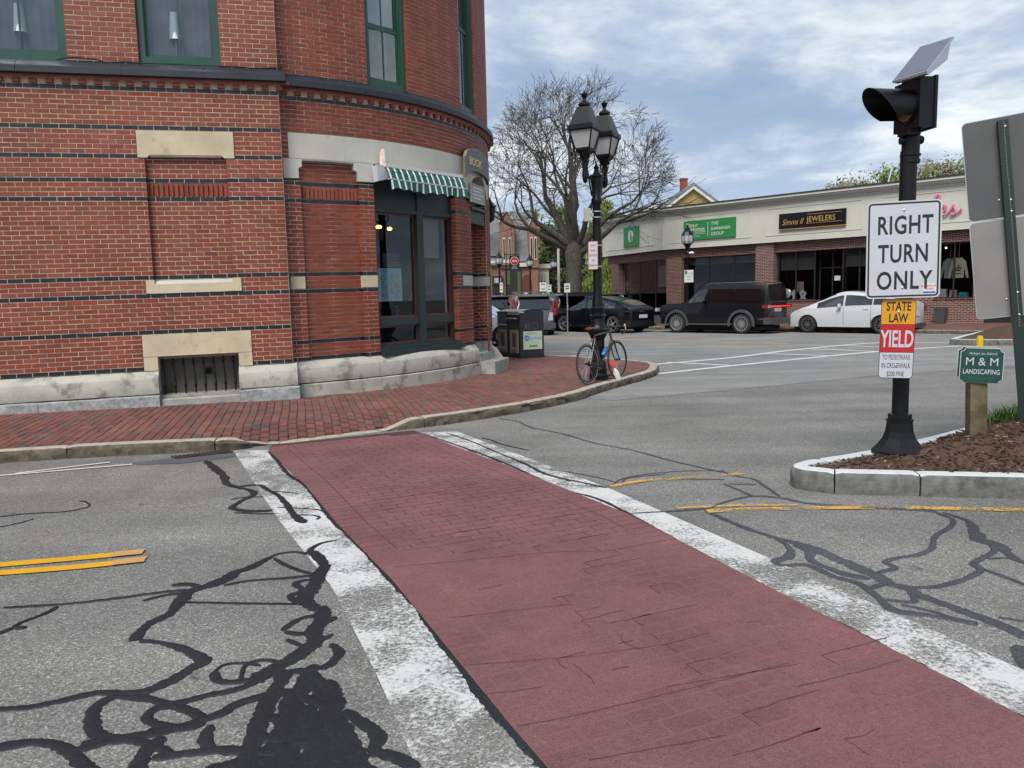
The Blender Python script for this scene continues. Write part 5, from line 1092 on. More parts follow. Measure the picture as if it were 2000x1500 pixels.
# ---- yellow marker post
t = empty('yellow_marker', (10.4, 17.0, 0), label='slim bright yellow marker post behind the green landscaping sign', cat='marker post'); q = Vector((5.44, 8.9, mz(5.44, 8.9) if inside(5.44, 8.9, inner) else .1)); t.location = q; WM[t.name] = Matrix.Translation(q)
mb = MB(); mb.lathe([(.037, 0), (.037, .9)], c=tuple(q), n=14); mb.build('tube', mat('marker_yellow', (.75, .52, .01), .45, var=.06), t, smooth=60); mb = MB(); mb.lathe([(.045, 0), (.045, .03)], c=tuple(q), n=14); mb.lathe([(.034, .895), (.03, .93), (.0, .935)], c=tuple(q), n=14); mb.build('cap', mat('marker_top', (.72, .5, .01), .4, var=0), t, smooth=60)
t.data if False else None
# ---- big sign seen from behind, on a leaning perforated post
BG = plane((4.66, 6.9, mz(4.66, 6.9)-.03), R(-22), R(6.2)); bs = empty('sign_post', (4.66, 6.9, .3), label='dark green perforated steel post leaning left at the right edge', cat='sign post')
mb = MB(); w = .040
for (a, b, c, d) in ((-w, -w+.006, .0, .062), (w-.006, w, .0, .062), (-w+.006, w-.006, .056, .062)): mb.add([BG(s, z, o) for s in (a, b) for z in (0, 2.72) for o in (c, d)], [(0, 1, 3, 2), (4, 6, 7, 5), (0, 4, 5, 1), (2, 3, 7, 6), (0, 2, 6, 4), (1, 5, 7, 3)])
mb.build('channel', mat('post_green', (.010, .022, .018), .45, var=.15, bump=.1), bs)
mb = MB(); mb.add([BG(s, z, o) for s in (-.052, .052) for z in (-.02, .86) for o in (.066, .09)], [(0, 1, 3, 2), (4, 6, 7, 5), (0, 4, 5, 1), (2, 3, 7, 6), (0, 2, 6, 4), (1, 5, 7, 3)]); mb.build('splice_sleeve', MATS['post_green'], bs)
mb = MB()
for k in range(96): 
    z = .9+k*.019*1.0; c = BG(.008 if z < 2.2 else .004, z, .0625); M = Matrix.Translation(c) @ (BG(0, 0, 1)-BG(0, 0, 0)).to_track_quat('Z', 'Y').to_matrix().to_4x4(); mb.lathe([(.0048, 0), (.0048, .0012)], n=6, M=M)
mb.build('punched_holes', mat('hole_light', (.20, .20, .19), .6, var=0), bs, kind='stuff')
mb = MB()
for z in (2.66, 2.02, 1.92, 1.2, 1.0): bolt(mb, BG, .012, z, .0625)
mb.build('bolt', m_alu, bs)
for nm, z0, z1, s0, s1, m, lab in (('large_sign', 1.875, 2.76, -.31, .62, m_signgrey, 'dark grey back of the upper large sign on the leaning post'), ('large_sign', .99, 1.865, -.31, .62, m_signgrey2, 'pale grey back of the lower large sign on the leaning post')):
    cx_, cz_ = (s0+s1)/2, (z0+z1)/2; t = empty(nm, BG(0, z0, 0), label=lab, cat='sign'); mb = MB(); plate(mb, lambda s, z, o: BG(s+cx_, z+cz_, o), rrect(s1-s0, z1-z0, .045), -.006, -.002); mb.build('panel', m, t)
    mb = MB(); ringpoly(mb, lambda s, z, o: BG(s+cx_, z+cz_, o), s1-s0+.002, z1-z0+.002, .046, .006, -.0065, -.0015); mb.build('rim', m_alu, t)
    mb = MB()
    for q in ((-.16, .12), (.22, -.1), (-.22, -.28)): mb = MB(); bolt(mb, BG, cx_+q[0], cz_+q[1], -.002); mb.build('rivet', m_alu, t)
# ---- twin lantern street lamp
LX, LY = 1.535, 13.55
lamp = empty('street_lamp', (LX, LY, .11), label='black street lamp post with two four-sided lanterns and fluted base', cat='street lamp')
mb = MB(); oct_(mb, [(.18, .0), (.18, .10), (.155, .13), (.16, .20), (.135, .25), (.125, .34)], (LX, LY, .10)); mb.build('base', m_iron, lamp)
mb = MB(); n = 32; vs = []
for (r, z) in ((.118, .40), (.112, .82)):
    for k in range(n): a = 2*math.pi*k/n; q = r*(1 if k % 2 else .92); vs.append((LX+q*math.cos(a), LY+q*math.sin(a), z))
mb.add(vs, [(k, (k+1) % n, (k+1) % n+n, k+n) for k in range(n)]); mb.build('fluted_shaft', m_iron, lamp)
mb = MB(); mb.lathe([(.125, .34), (.13, .36), (.12, .40), (.112, .41)], c=(LX, LY, .0), n=28); mb.lathe([(.112, .82), (.125, .85), (.165, .93), (.19, .97), (.19, 1.0), (.15, 1.03), (.125, 1.10), (.12, 1.2), (.15, 1.23), (.15, 1.25), (.118, 1.27), (.115, 1.33), (.13, 1.35), (.13, 1.38), (.10, 1.41), (.095, 1.5), (.082, 1.56), (.078, 1.7), (.074, 2.6), (.068, 3.15), (.095, 3.2), (.095, 3.24), (.075, 3.28), (.085, 3.45), (.10, 3.55), (.10, 3.60), (.12, 3.62), (.12, 3.65), (.06, 3.68), (.035, 3.74), (.05, 3.78), (.02, 3.83), (.0, 3.88)], c=(LX, LY, .0), n=28); mb.build('shaft', m_iron, lamp, smooth=40)
AD = Vector((.44, .70, 0)); L1 = Vector((LX, LY, 0))-AD*.52; L2 = Vector((LX, LY, 0))+AD*.42
mb = MB(); mb.tube([L1+Vector((0, 0, 3.62)), Vector((LX, LY, 3.52)), L2+Vector((0, 0, 3.62))], .022, 8); mb.tube([L1+Vector((0, 0, 3.95)), L1.lerp(Vector((LX, LY, 0)), .55)+Vector((0, 0, 3.30)), Vector((LX, LY, 3.22))], .014, 6); mb.tube([L2+Vector((0, 0, 3.95)), L2.lerp(Vector((LX, LY, 0)), .55)+Vector((0, 0, 3.30)), Vector((LX, LY, 3.22))], .014, 6); mb.build('cross_arm', m_iron, lamp, smooth=60)
m_opal = mat('opal_glass', (.36, .36, .36), .3, var=.12, scale=3, coat=.3)
for c in (L1, L2):
    RT4 = R(-72); q2 = 1.414; c = (c.x, c.y, .0)
    mb = MB(); mb.lathe([(.0, 3.46), (.035, 3.50), (.055, 3.60), (.04, 3.70), (.052, 3.76), (.052, 3.86), (.085, 3.90), (.10, 3.98)], c=c, n=16); mb.build('stem', m_iron, lamp, smooth=40)
    ln = MB(); ln.lathe([(.09*q2, 3.95), (.12*q2, 4.00), (.125*q2, 4.04)], c=c, n=4, rot=RT4); ln.lathe([(.21*q2, 4.31), (.225*q2, 4.33), (.225*q2, 4.39), (.195*q2, 4.41), (.105*q2, 4.68), (.10*q2, 4.70)], c=c, n=4, rot=RT4); ln.lathe([(.05, 4.69), (.07, 4.70), (.10, 4.73), (.10, 4.76), (.06, 4.79), (.03, 4.81), (.025, 4.84), (.055, 4.90), (.06, 4.92), (.02, 4.93), (.018, 4.96), (.0, 4.98)], c=c, n=16)
    for k in range(4):
        a = RT4+k*math.pi/2; d = Vector((math.cos(a), math.sin(a), 0)); ln.tube([Vector(c)+d*.125*q2+Vector((0, 0, 4.03)), Vector(c)+d*.20*q2+Vector((0, 0, 4.33))], .013, 6)
        ln.tube([Vector(c)+d*.05+Vector((0, 0, 3.72)), Vector(c)+d*.15+Vector((0, 0, 3.80)), Vector(c)+d*.24*q2*.8+Vector((0, 0, 4.31))], .008, 5)
    L_ = ln.build('lantern', m_iron, lamp); mb = MB(); mb.lathe([(.115*q2, 4.03), (.188*q2, 4.32)], c=c, n=4, rot=RT4, cap=False); mb.build('lantern_glass', m_opal, L_)
mb = MB(); mb.box(-1, 1, -1, 1, -1, 1, BX((LX-.17, LY-.05, 2.98), (1, 0, 0), (0, 1, 0), (0, 0, 1), .055, .05, .11)); mb.box(-1, 1, -1, 1, -1, 1, BX((LX-.09, LY-.03, 2.98), (1, 0, 0), (0, 1, 0), (0, 0, 1), .03, .02, .03)); mb.build('control_box', mat('box_grey', (.36, .35, .32), .5, var=.1), lamp)
mb = MB()
for z in (3.03, 2.93, 2.45, 2.09): mb.lathe([(.074, z), (.082, z), (.082, z+.018), (.074, z+.018)], c=(LX, LY, 0), n=20)
mb.build('steel_band', m_alu, lamp, smooth=40)
PS = plane((LX-.085, LY-.12, 2.285), R(-20)); t = empty('walk_bicycles_sign', (LX-.085, LY-.1, 2.05), label='small pale sign with a red border strapped to the street lamp', cat='sign')
plate(MB(), PS, rrect(.17, .48, .02), -.003, 0).build('panel', mat('sign_pinkish', (.52, .47, .50), .5, var=.08), t); ringpoly(MB(), PS, .165, .475, .018, .006, 0, .001).build('border', mat('faded_red', (.35, .08, .08), .5, var=.1), t)
for k, s in enumerate(('PLEASE', 'WALK', 'BICYCLES', 'ON', 'SIDEWALK')): text('lettering', s, PS, 0, .17-k*.085, 0, .032, mat('faded_ink%d' % k, (.16, .05, .06), .5, var=0) if k == 0 else MATS['faded_ink0'], t, sx=.7, bold=.015, ext=.001)
# ---- bicycle
bk = empty('bicycle', (1.29, 12.83, .118), R(52), label='grey road bicycle leaning against the street lamp on the sidewalk', cat='bicycle')
BM = WM[bk.name] @ Matrix.Rotation(R(-4), 4, 'X'); WR = .34
def bp(x, z, y=0.): return BM @ Vector((x, y, z))
m_frame = mat('bike_grey', (.085, .085, .075), .35, .5, var=.05); m_tyreb = mat('bike_tyre', (.018, .018, .018), .8, var=.1); m_wall = mat('tyre_wall', (.30, .29, .27), .7, var=.1)
ax0, ax1, bb, stp_, hdt, hdb = (0, WR), (1.0, WR), (.43, .28), (.27, .80), (.80, .845), (.845, .70)
fr = MB()
for a, b, r in ((bb, stp_, .016), (stp_, hdt, .016), (bb, hdb, .019), (hdt, hdb, .021)): fr.tube([bp(*a), bp(*b)], r, 10)
for y in (-.06, .06): fr.tube([bp(*ax0, y), bp(bb[0], bb[1], y*.5)], .009, 6); fr.tube([bp(*ax0, y), bp(.285, .76, y*.25)], .008, 6)
fr.build('bike_frame', m_frame, bk, smooth=50)
fk = MB()
for y in (-.05, .05): fk.tube([bp(.855, .67, y*.8), bp(.93, .45, y), bp(*ax1, y)], [.013, .012, .008], 8)
fk.tube([bp(.855, .68, -.045), bp(.855, .68, .045)], .013, 8); fk.build('fork', m_iron, bk, smooth=60)
for ax in (ax0, ax1):
    wh = MB(); n = 48; vs = []
    for k in range(n):
        a = 2*math.pi*k/n
        for j in range(8): b = 2*math.pi*j/8; r_ = WR-.014+.014*math.cos(b); vs.append(bp(ax[0]+r_*math.cos(a), ax[1]+r_*math.sin(a), .014*math.sin(b)))
    wh.add(vs, [(k*8+j, k*8+(j+1) % 8, ((k+1) % n)*8+(j+1) % 8, ((k+1) % n)*8+j) for k in range(n) for j in range(8)]); w_ = wh.build('wheel', m_tyreb, bk, smooth=80)
    rm = MB(); vs = []
    for k in range(n):
        a = 2*math.pi*k/n
        for r_, y in ((WR-.022, -.011), (WR-.050, -.008), (WR-.050, .008), (WR-.022, .011)): vs.append(bp(ax[0]+r_*math.cos(a), ax[1]+r_*math.sin(a), y))
    rm.add(vs, [(k*4+j, k*4+(j+1) % 4, ((k+1) % n)*4+(j+1) % 4, ((k+1) % n)*4+j) for k in range(n) for j in range(4)]); rm.build('rim', m_blackp, w_)
    sd_ = MB(); vs = []
    for y in (-.0135, .0135):
        for k in range(n): a = 2*math.pi*k/n; vs += [bp(ax[0]+(WR-.023)*math.cos(a), ax[1]+(WR-.023)*math.sin(a), y), bp(ax[0]+(WR-.013)*math.cos(a), ax[1]+(WR-.013)*math.sin(a), y*1.08)]
    sd_.add(vs, [(q*2*n+2*k, q*2*n+2*k+1, q*2*n+2*((k+1) % n)+1, q*2*n+2*((k+1) % n)) for q in range(2) for k in range(n)]); sd_.build('tyre_wall', m_wall, w_)
    sp = MB()
    for k in range(24):
        a = 2*math.pi*k/24; y = .03 if k % 2 else -.03; b = a+(.5 if k % 4 < 2 else -.5); sp.tube([bp(ax[0]+.02*math.cos(b), ax[1]+.02*math.sin(b), y), bp(ax[0]+(WR-.05)*math.cos(a), ax[1]+(WR-.05)*math.sin(a), 0)], .0018, 4)
    sp.build('spokes', m_alu, w_, kind='stuff'); hb = MB(); hb.tube([bp(*ax, -.06), bp(*ax, -.03), bp(*ax, .03), bp(*ax, .06)], [.008, .02, .02, .008], 10); hb.build('hub', m_iron, w_, smooth=50)
mb = MB(); mb.tube([bp(.27, .80), bp(.245, .90)], .013, 8); mb.build('seat_post', m_iron, bk, smooth=50)
mb = MB(); vs = []
for x, w, z in ((.10, .06, .925), (.13, .075, .935), (.20, .06, .93), (.27, .028, .925), (.37, .018, .922), (.385, .008, .915)):
    for j in range(8): b = 2*math.pi*j/8; vs.append(bp(x, z+.018*math.sin(b)-.4*max(0, abs(math.cos(b))-.6)*.05, w*math.cos(b)))
mb.add(vs, [(i*8+j, i*8+(j+1) % 8, i*8+8+(j+1) % 8, i*8+8+j) for i in range(5) for j in range(8)]+[tuple(range(8))[::-1], tuple(range(40, 48))]); mb.build('saddle', mat('brown_leather', (.12, .05, .03), .5, var=.1), bk, smooth=60)
mb = MB(); mb.tube([bp(.80, .845), bp(.79, .90), bp(.86, .925)], .013, 8); mb.build('stem', m_iron, bk, smooth=60)
mb = MB(); 
for sg in (-1, 1): mb.tube([bp(.86, .925, 0), bp(.865, .925, sg*.17), bp(.90, .925, sg*.20), bp(.955, .905, sg*.205), bp(.97, .85, sg*.205), bp(.93, .80, sg*.205), bp(.86, .79, sg*.205)], .012, 8)
mb.build('handlebar', m_blackp, bk, smooth=70)
mb = MB(); 
for sg in (-1, 1): mb.tube([bp(.955, .92, sg*.205), bp(.985, .955, sg*.205), bp(1.0, .93, sg*.205), bp(.985, .86, sg*.21)], .011, 6)
mb.build('brake_hood', mat('hood_tan', (.45, .33, .18), .6, var=.05), bk, smooth=70)
mb = MB(); vs = []; Mc = BM @ Matrix.Translation((bb[0], -.05, bb[1])) @ Matrix.Rotation(R(90), 4, 'X'); mb.lathe([(.085, 0), (.09, .002), (.085, .005), (.06, .005), (.06, 0)], n=30, M=Mc, cap=False); mb.tube([bp(bb[0], bb[1], -.06), bp(bb[0]+.03, bb[1]-.17, -.07)], .010, 6); mb.tube([bp(bb[0], bb[1], .06), bp(bb[0]-.03, bb[1]+.17, .07)], .010, 6); mb.box(-1, 1, -1, 1, -1, 1, BX(bp(bb[0]+.03, bb[1]-.18, -.11), BM.to_3x3() @ Vector((1, 0, 0)), BM.to_3x3() @ Vector((0, 1, 0)), (0, 0, 1), .045, .035, .008)); mb.build('crankset', m_iron, bk)
mb = MB(); mb.tube([bp(.0, WR+.04, -.05), bp(bb[0], bb[1]+.085, -.05)], .004, 4); mb.tube([bp(.0, WR-.04, -.05), bp(bb[0], bb[1]-.085, -.05)], .004, 4); mb.tube([bp(0, WR, -.03), bp(0, WR, -.06)], .04, 14); mb.build('chain', m_iron, bk)
mb = MB(); d = Vector((hdb[0]-bb[0], 0, hdb[1]-bb[1])).normalized(); P_ = [bb[0]+d.x*k for k in (.16, .17, .30, .33, .36)]; Q_ = [bb[1]+d.z*k+.05 for k in (.16, .17, .30, .33, .36)]; mb.tube([bp(x-.03, z) for x, z in zip(P_, Q_)], [.028, .036, .036, .02, .016], 12); mb.build('water_bottle', mat('bottle_blue', (.03, .12, .42), .3, var=.2, scale=20), bk, smooth=50)
mb = MB(); mb.tube([bp(.25, .74, .02), bp(.235, .70, .02)], .02, 8); mb.build('rear_lamp', mat('red_plastic', (.35, .015, .01), .35), bk, smooth=50)
# things hung beside the post: a red reflector disc and a plastic bag
c = Vector((1.77, 13.38, .40)); mb = MB(); mb.lathe([(.0, -.015), (.058, -.012), (.062, .0), (.058, .012), (.0, .015)], n=20, M=Matrix.Translation(c) @ Matrix.Rotation(R(70), 4, 'X') @ Matrix.Rotation(R(20), 4, 'Y')); settle(mb.build('reflector_disc', mat('orange_red', (.55, .05, .025), .4, var=.15), label='orange red disc hanging behind the bicycle front wheel', cat='reflector', smooth=50))
mb = MB(); vs = []
for i in range(7):
    for j in range(10):
        a = 2*math.pi*j/10; r_ = (.015, .04, .05, .05, .045, .035, .015)[i]*(1+.3*noise.noise(Vector((i, j*.7, 2)))); vs.append(Vector((1.80+.015*i+r_*math.cos(a), 13.36, .33-.045*i))+Vector((0, r_*.5*math.sin(a), 0)))
mb.add(vs, [(i*10+j, i*10+(j+1) % 10, i*10+10+(j+1) % 10, i*10+10+j) for i in range(6) for j in range(10)]); settle(mb.build('plastic_bag', mat('bag_white', (.55, .54, .47), .6, var=.15, scale=20), label='crumpled pale plastic bag hanging by the bicycle front wheel', cat='bag', smooth=50))
# ---- two street bins
def bin_(P, kind):
    a = Vector((math.cos(R(117)), math.sin(R(117)), 0)); b = Vector((.891, .454, 0)); P = Vector(P); w, d, h = .62, .66, 1.20
    F = lambda s, z, o: P+a*s+b*o+Vector((0, 0, z))
    q = empty('street_bin', P+a*w/2+b*d/2, label={0: 'right black street bin with a community poster on its side', 1: 'left black recycling bin with a blue opening next to the doorway steps'}[kind], cat='bin', group='street bins on the brick corner')
    mb = MB(); n = 8
    prof = [(.0, .03), (.0, h-.10)]+[(.0+d*k/n, h-.10+.12*math.sin(math.pi*(.12+.76*k/n))) for k in range(n+1)]+[(d, h-.10), (d, .03)]
    mb.prism([(o, z) for o, z in prof[2:]][::1]+[(d, .03), (.0, .03)] if 0 else [(0, .03), (0, h-.07)]+[(d*k/n, h-.07+.10*math.sin(math.pi*(.15+.72*k/n))-.045) for k in range(1, n)]+[(d, h-.07), (d, .03)], lambda o, z: F(0.01, z, o), lambda o, z: F(w-.01, z, o)); mb.build('cabinet', m_bin, q)
    mb = MB(); mb.mbox(F, -.005, w+.005, .0, .05, -.0, d); mb.build('plinth', m_blackp, q)
    mb = MB(); mb.mbox(F, 0, w, h-.09, h-.055, -.02, .12); mb.build('lid_edge', m_alu if kind == 0 else m_iron, q)
    mb = MB(); vs = []
    for s in (0.0, w):
        for k in range(n+1): vs.append(F(s, h-.068+.10*math.sin(math.pi*(.15+.72*k/n))-.04, d*k/n))
    mb.add(vs, [(k, k+1, n+2+k, n+1+k) for k in range(n)]); mb.build('top', mat('bin_top', (.34, .34, .33), .5, .2, var=.1), q)
    mb = MB(); mb.mbox(F, .06, w-.06, .84, 1.06, -.012, .0); mb.build('chute', m_blue if kind else m_blackp, q)
    mb = MB(); mb.mbox(F, .03, w-.03, .80, .835, -.03, .0) if kind else mb.mbox(F, .03, w-.03, 1.07, 1.10, -.035, .0)
    if not kind: mb.mbox(F, .12, w-.05, .965, .99, -.10, -.012)
    mb.build('handle', m_alu, q)
    mb = MB(); mb.mbox(F, .09, w-.09, .14, .70, -.012, .0); mb.build('poster_frame', mat('poster_beige', (.36, .31, .27), .6, var=.1), q)
    mb = MB(); mb.mbox(F, .20, w-.20, .28, .62, -.014, -.012); mb.mbox(F, .18, w-.18, .17, .20, -.014, -.012); mb.mbox(F, .14, w-.14, .645, .655, -.014, -.012); mb.build('print', mat('poster_brown', (.13, .075, .065), .6, var=.3, scale=30), q)
    if kind == 0:
        S = lambda s, z, o: F(-.0-o, z, s)   # side towards the street
        mb = MB(); mb.mbox(S, .08, .60, .22, .66, -.008, .006); mb.build('side_poster', mat('poster_paper', (.52, .62, .58), .5, var=.12, scale=5, c2=(.50, .60, .30)), q)
        text('print', 'EcoHub', S, .415, .50, .007, .085, mat('sky_blue', (.10, .32, .52), .5, var=0), q, sx=.85, ext=.001); text('print', 'BigBelly', S, .36, .305, .007, .05, m_ink, q, bold=.02, ext=.001); text('print', 'Keep our town clean', S, .33, .615, .007, .022, m_ink, q, ext=.001)
        M = Matrix.Translation(S(.175, .50, .007)) @ (S(0, 0, 1)-S(0, 0, 0)).to_track_quat('Z', 'Y').to_matrix().to_4x4(); mb = MB(); mb.lathe([(.068, 0), (.068, .002)], n=24, M=M); mb.build('round_logo', mat('logo_blue', (.03, .20, .50), .5, var=0), q)
        text('logo_letters', 'KIK', S, .175, .50, .010, .045, m_white, q, bold=.02, ext=.001)
        m_em = mat('emblem_grey', (.07, .075, .085), .5, var=0); mb = MB()
        for k in range(3):
            for j in range(5): a0 = R(90+120*k+j*17); a1 = R(90+120*k+(j+1)*17); mb.add([S(.42+r_*math.cos(t_), .80+r_*math.sin(t_), .0005) for r_, t_ in ((.065, a0), (.09, a0), (.09, a1), (.065, a1))], [(0, 1, 2, 3)])
            a2 = R(90+120*k+96); mb.add([S(.42+.05*math.cos(a2-.05), .80+.05*math.sin(a2-.05), .0005), S(.42+.105*math.cos(a2-.05), .80+.105*math.sin(a2-.05), .0005), S(.42+.08*math.cos(a2+.25), .80+.08*math.sin(a2+.25), .0005)], [(0, 1, 2)])
        for (s0, s1, z0, z1) in ((.12, .20, .72, .82), (.11, .21, .83, .845), (.235, .265, .78, .86), (.225, .245, .70, .78), (.26, .275, .70, .78), (.20, .235, .85, .865)): mb.mbox(S, s0, s1, z0, z1, -.001, .0012)
        mb.lathe([(.016, -.001), (.016, .0015)], n=12, M=Matrix.Translation(S(.25, .885, 0)) @ (S(0, 0, 1)-S(0, 0, 0)).to_track_quat('Z', 'Y').to_matrix().to_4x4()); mb.build('emblem', m_em, q)
    return q
m_bin = mat('bin_black', (.016, .018, .024), .4, var=.15); m_blue = mat('bin_blue', (.012, .025, .16), .35, var=.3, scale=10)
bin_((.225, 18.57, .105), 0); bin_((.225+.63*math.cos(R(117)), 18.57+.63*math.sin(R(117)), .105), 1)
# ================================================================ SHOPS ACROSS THE STREET
def bricktex(name, a, b, mort, w=.205, h=.067, ms=.010):
    m = bpy.data.materials.new(name); m.use_nodes = True; t = m.node_tree; bs_ = t.nodes['Principled BSDF']; bs_.inputs['Roughness'].default_value = .85
    co = t.nodes.new('ShaderNodeTexCoord').outputs['Object']; s = t.nodes.new('ShaderNodeSeparateXYZ'); t.links.new(co, s.inputs[0]); c = t.nodes.new('ShaderNodeCombineXYZ')
    ad = t.nodes.new('ShaderNodeMath'); ad.operation = 'SUBTRACT'; t.links.new(s.outputs[0], ad.inputs[0]); t.links.new(s.outputs[1], ad.inputs[1])
    t.links.new(ad.outputs[0], c.inputs[0]); t.links.new(s.outputs[2], c.inputs[1])
    n = t.nodes.new('ShaderNodeTexBrick'); t.links.new(c.outputs[0], n.inputs['Vector']); n.inputs['Color1'].default_value = (*a, 1); n.inputs['Color2'].default_value = (*b, 1); n.inputs['Mortar'].default_value = (*mort, 1)
    n.inputs['Scale'].default_value = 1; n.inputs['Brick Width'].default_value = w; n.inputs['Row Height'].default_value = h; n.inputs['Mortar Size'].default_value = ms; n.inputs['Bias'].default_value = 0
    t.links.new(n.outputs['Color'], bs_.inputs['Base Color']); bn = t.nodes.new('ShaderNodeBump'); bn.invert = True; bn.inputs['Distance'].default_value = .01; t.links.new(n.outputs['Fac'], bn.inputs['Height']); t.links.new(bn.outputs[0], bs_.inputs['Normal']); return m
m_b1 = bricktex('shop_brick', (.165, .045, .034), (.045, .018, .016), (.34, .28, .24)); m_b2 = bricktex('far_brick', (.25, .085, .055), (.17, .055, .038), (.30, .22, .17))
m_cream = mat('cream_stucco', (.50, .49, .43), .8, var=.07, scale=.9, stain=(1.1, .60, (.42, .41, .36))); m_cream2 = mat('cream_trim', (.53, .52, .46), .7, var=.04); m_roofe = mat('roof_edge', (.02, .02, .022), .6)
SHH = R(-44); SF_ = frame((16.43, 29.63), SHH); shop = empty('row_of_shops', (16.43, 29.63, .2), SHH, label='low brick shop row with a wide cream fascia and dark shop windows', cat='shop building')
BENDP = SF_(-12.33, 0, 0); S1_ = frame((BENDP.x, BENDP.y), R(-68.45))
def sb(name, m, boxes, mp=SF_, parent=shop, **k):
    mb = MB()
    for b in boxes: mb.mbox(mp, *b)
    return mb.build(name, m, parent, **k)
GZ = .15
for mp, a, b in ((SF_, -12.33, 9), (S1_, -6.2, -.02)):
    e = .02 if mp is SF_ else 0
    sb('fascia', m_cream, [(a, b, 3.74, 5.36, -.6, .0)], mp); sb('cornice', m_cream2, [(a, b+e, 5.47, 5.52, -.6, .10), (a, b+e, 5.52, 5.60, -.6, .20), (a, b+e, 5.60, 5.69, -.6, .30)], mp); sb('frieze_band', m_cream2, [(a, b, 5.36, 5.47, -.6, .03)], mp)
    sb('roof_edge', m_roofe, [(a, b+e, 5.69, 5.745, -1.2, .33)], mp); sb('soffit', m_cream, [(a, b, 3.74, 3.76, -.61, .01)], mp)
    mb = MB(); s = a
    while s < min(b, 2): mb.mbox(mp, s, s+.05, 5.40, 5.465, .03, .085); s += .10
    mb.build('dentils', m_cream2, shop, kind='stuff')
    sb('roof', mat('tar_roof', (.05, .05, .05), .9, var=.2) if mp is SF_ else MATS['tar_roof'], [(a, b, 5.60, 5.66, -12, -.7)], mp)
# raised panel mouldings on the fascia
def mould(mp, a, b, z0, z1):
    w = .035; sb('fascia_moulding', m_cream2, [(a, b, z0, z0+w, .0, .02), (a, b, z1-w, z1, .0, .02), (a, a+w, z0+w, z1-w, .0, .02), (b-w, b, z0+w, z1-w, .0, .02)], mp)
for a, b in ((-11.9, -7.7), (-7.0, -2.9), (-2.2, 2.2)): mould(SF_, a, b, 4.02, 5.22)
mould(S1_, -5.7, -.7, 4.02, 5.22)
sb('lintel_band', m_b1, [(-12.3, 9, 3.30, 3.735, -.6, -.30)]); sb('lintel_band', m_b1, [(-6.1, -.1, 3.30, 3.735, -.6, -.30)], S1_)
sb('brick_pier', m_b1, [(-12.28, -11.40, GZ, 3.30, -.7, -.22)]); sb('brick_pier', m_b1, [(-7.55, -6.70, GZ, 3.72, -.7, -.12)]); sb('brick_pier', m_b1, [(-2.35, -.25, GZ, 3.30, -.7, -.24)]); sb('brick_pier', m_b1, [(1.12, 1.5, GZ, 3.30, -.7, -.24)]); sb('brick_pier', m_b1, [(-5.55, -4.85, GZ, 3.30, -.7, -.18)], S1_)
sb('brick_pier', m_b1, [(-4.85, -4.45, GZ, 3.30, -1.3, -.9)], S1_)
sb('side_return', m_b1, [(-6.1, -5.6, GZ, 3.30, -12, -.7)], S1_)
sb('stall_riser', m_b1, [(-11.4, -7.55, GZ, .80, -.6, -.30)]); sb('stall_riser', m_b1, [(-6.70, -2.35, GZ, 1.13, -.6, -.26)]); sb('stall_riser', m_b1, [(-.25, 1.12, GZ, 1.13, -.6, -.26)]); sb('stall_riser', m_b1, [(-4.45, -.1, GZ, .5, -.6, -.3)], S1_)
sb('sill_brick', mat('sill_brick', (.14, .05, .038), .85, var=.3, scale=12), [(-6.70, -2.35, 1.13, 1.18, -.6, -.22), (-.25, 1.12, 1.13, 1.18, -.6, -.22)])
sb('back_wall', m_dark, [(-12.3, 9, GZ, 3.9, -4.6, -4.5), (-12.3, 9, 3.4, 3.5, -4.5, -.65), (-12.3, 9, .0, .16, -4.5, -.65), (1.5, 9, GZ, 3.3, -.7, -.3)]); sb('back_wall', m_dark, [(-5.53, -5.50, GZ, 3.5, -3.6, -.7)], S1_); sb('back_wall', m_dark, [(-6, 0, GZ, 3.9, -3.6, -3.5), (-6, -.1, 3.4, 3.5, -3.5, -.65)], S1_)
m_fr = mat('shop_frame', (.014, .014, .016), .45, var=.1)
def glazing(mp, a, b, z0, z1, muls, tr=None, o=-.45, w=.05):
    bx = [(a, a+w, z0, z1, o-.05, o+.03), (b-w, b, z0, z1, o-.05, o+.03), (a+w, b-w, z0, z0+w, o-.05, o+.03), (a+w, b-w, z1-w, z1, o-.05, o+.03)]+[(m-w/2, m+w/2, z0+w, z1-w, o-.05, o+.028) for m in muls]
    if tr: bx.append((a+w, b-w, tr-.02, tr+.02, o-.048, o+.02))
    f = sb('shop_window', m_fr, bx, mp); xs = [a+w]+[q for m in muls for q in (m-w/2, m+w/2)]+[b-w]
    for i in range(0, len(xs), 2): g_ = MB(); g_.quad(mp(xs[i], z0+w, o), mp(xs[i+1], z0+w, o), mp(xs[i+1], z1-w, o), mp(xs[i], z1-w, o)); g_.build('pane', m_glassd, f, recalc=False)
    return f
glazing(SF_, -11.4, -7.55, .80, 3.30, [-10.05, -8.75]); glazing(SF_, -6.62, -4.95, 1.18, 3.30, [-5.8]); glazing(SF_, -3.80, -2.38, 1.18, 3.30, [-3.1]); glazing(SF_, -.22, 1.10, 1.18, 3.30, [.40]); glazing(S1_, -4.45, -.25, .50, 3.30, [-2.9, -1.35])
g2 = glazing(SF_, -4.95, -3.80, .2, 3.30, [-4.38], tr=2.55, o=-.9)
sb('roller_shade', mat('grey_shade', (.055, .056, .058), .8, var=.05), [(-6.55, -5.05, 2.50, 3.24, -.56, -.55), (-3.72, -2.45, 2.55, 3.24, -.56, -.55), (-11.3, -7.65, 2.95, 3.24, -.56, -.55)])
sb('inner_poster', mat('inner_poster', (.13, .125, .10), .7, var=.2, scale=3), [(-1.25, -.35, 1.95, 3.0, -.54, -.53)], S1_)
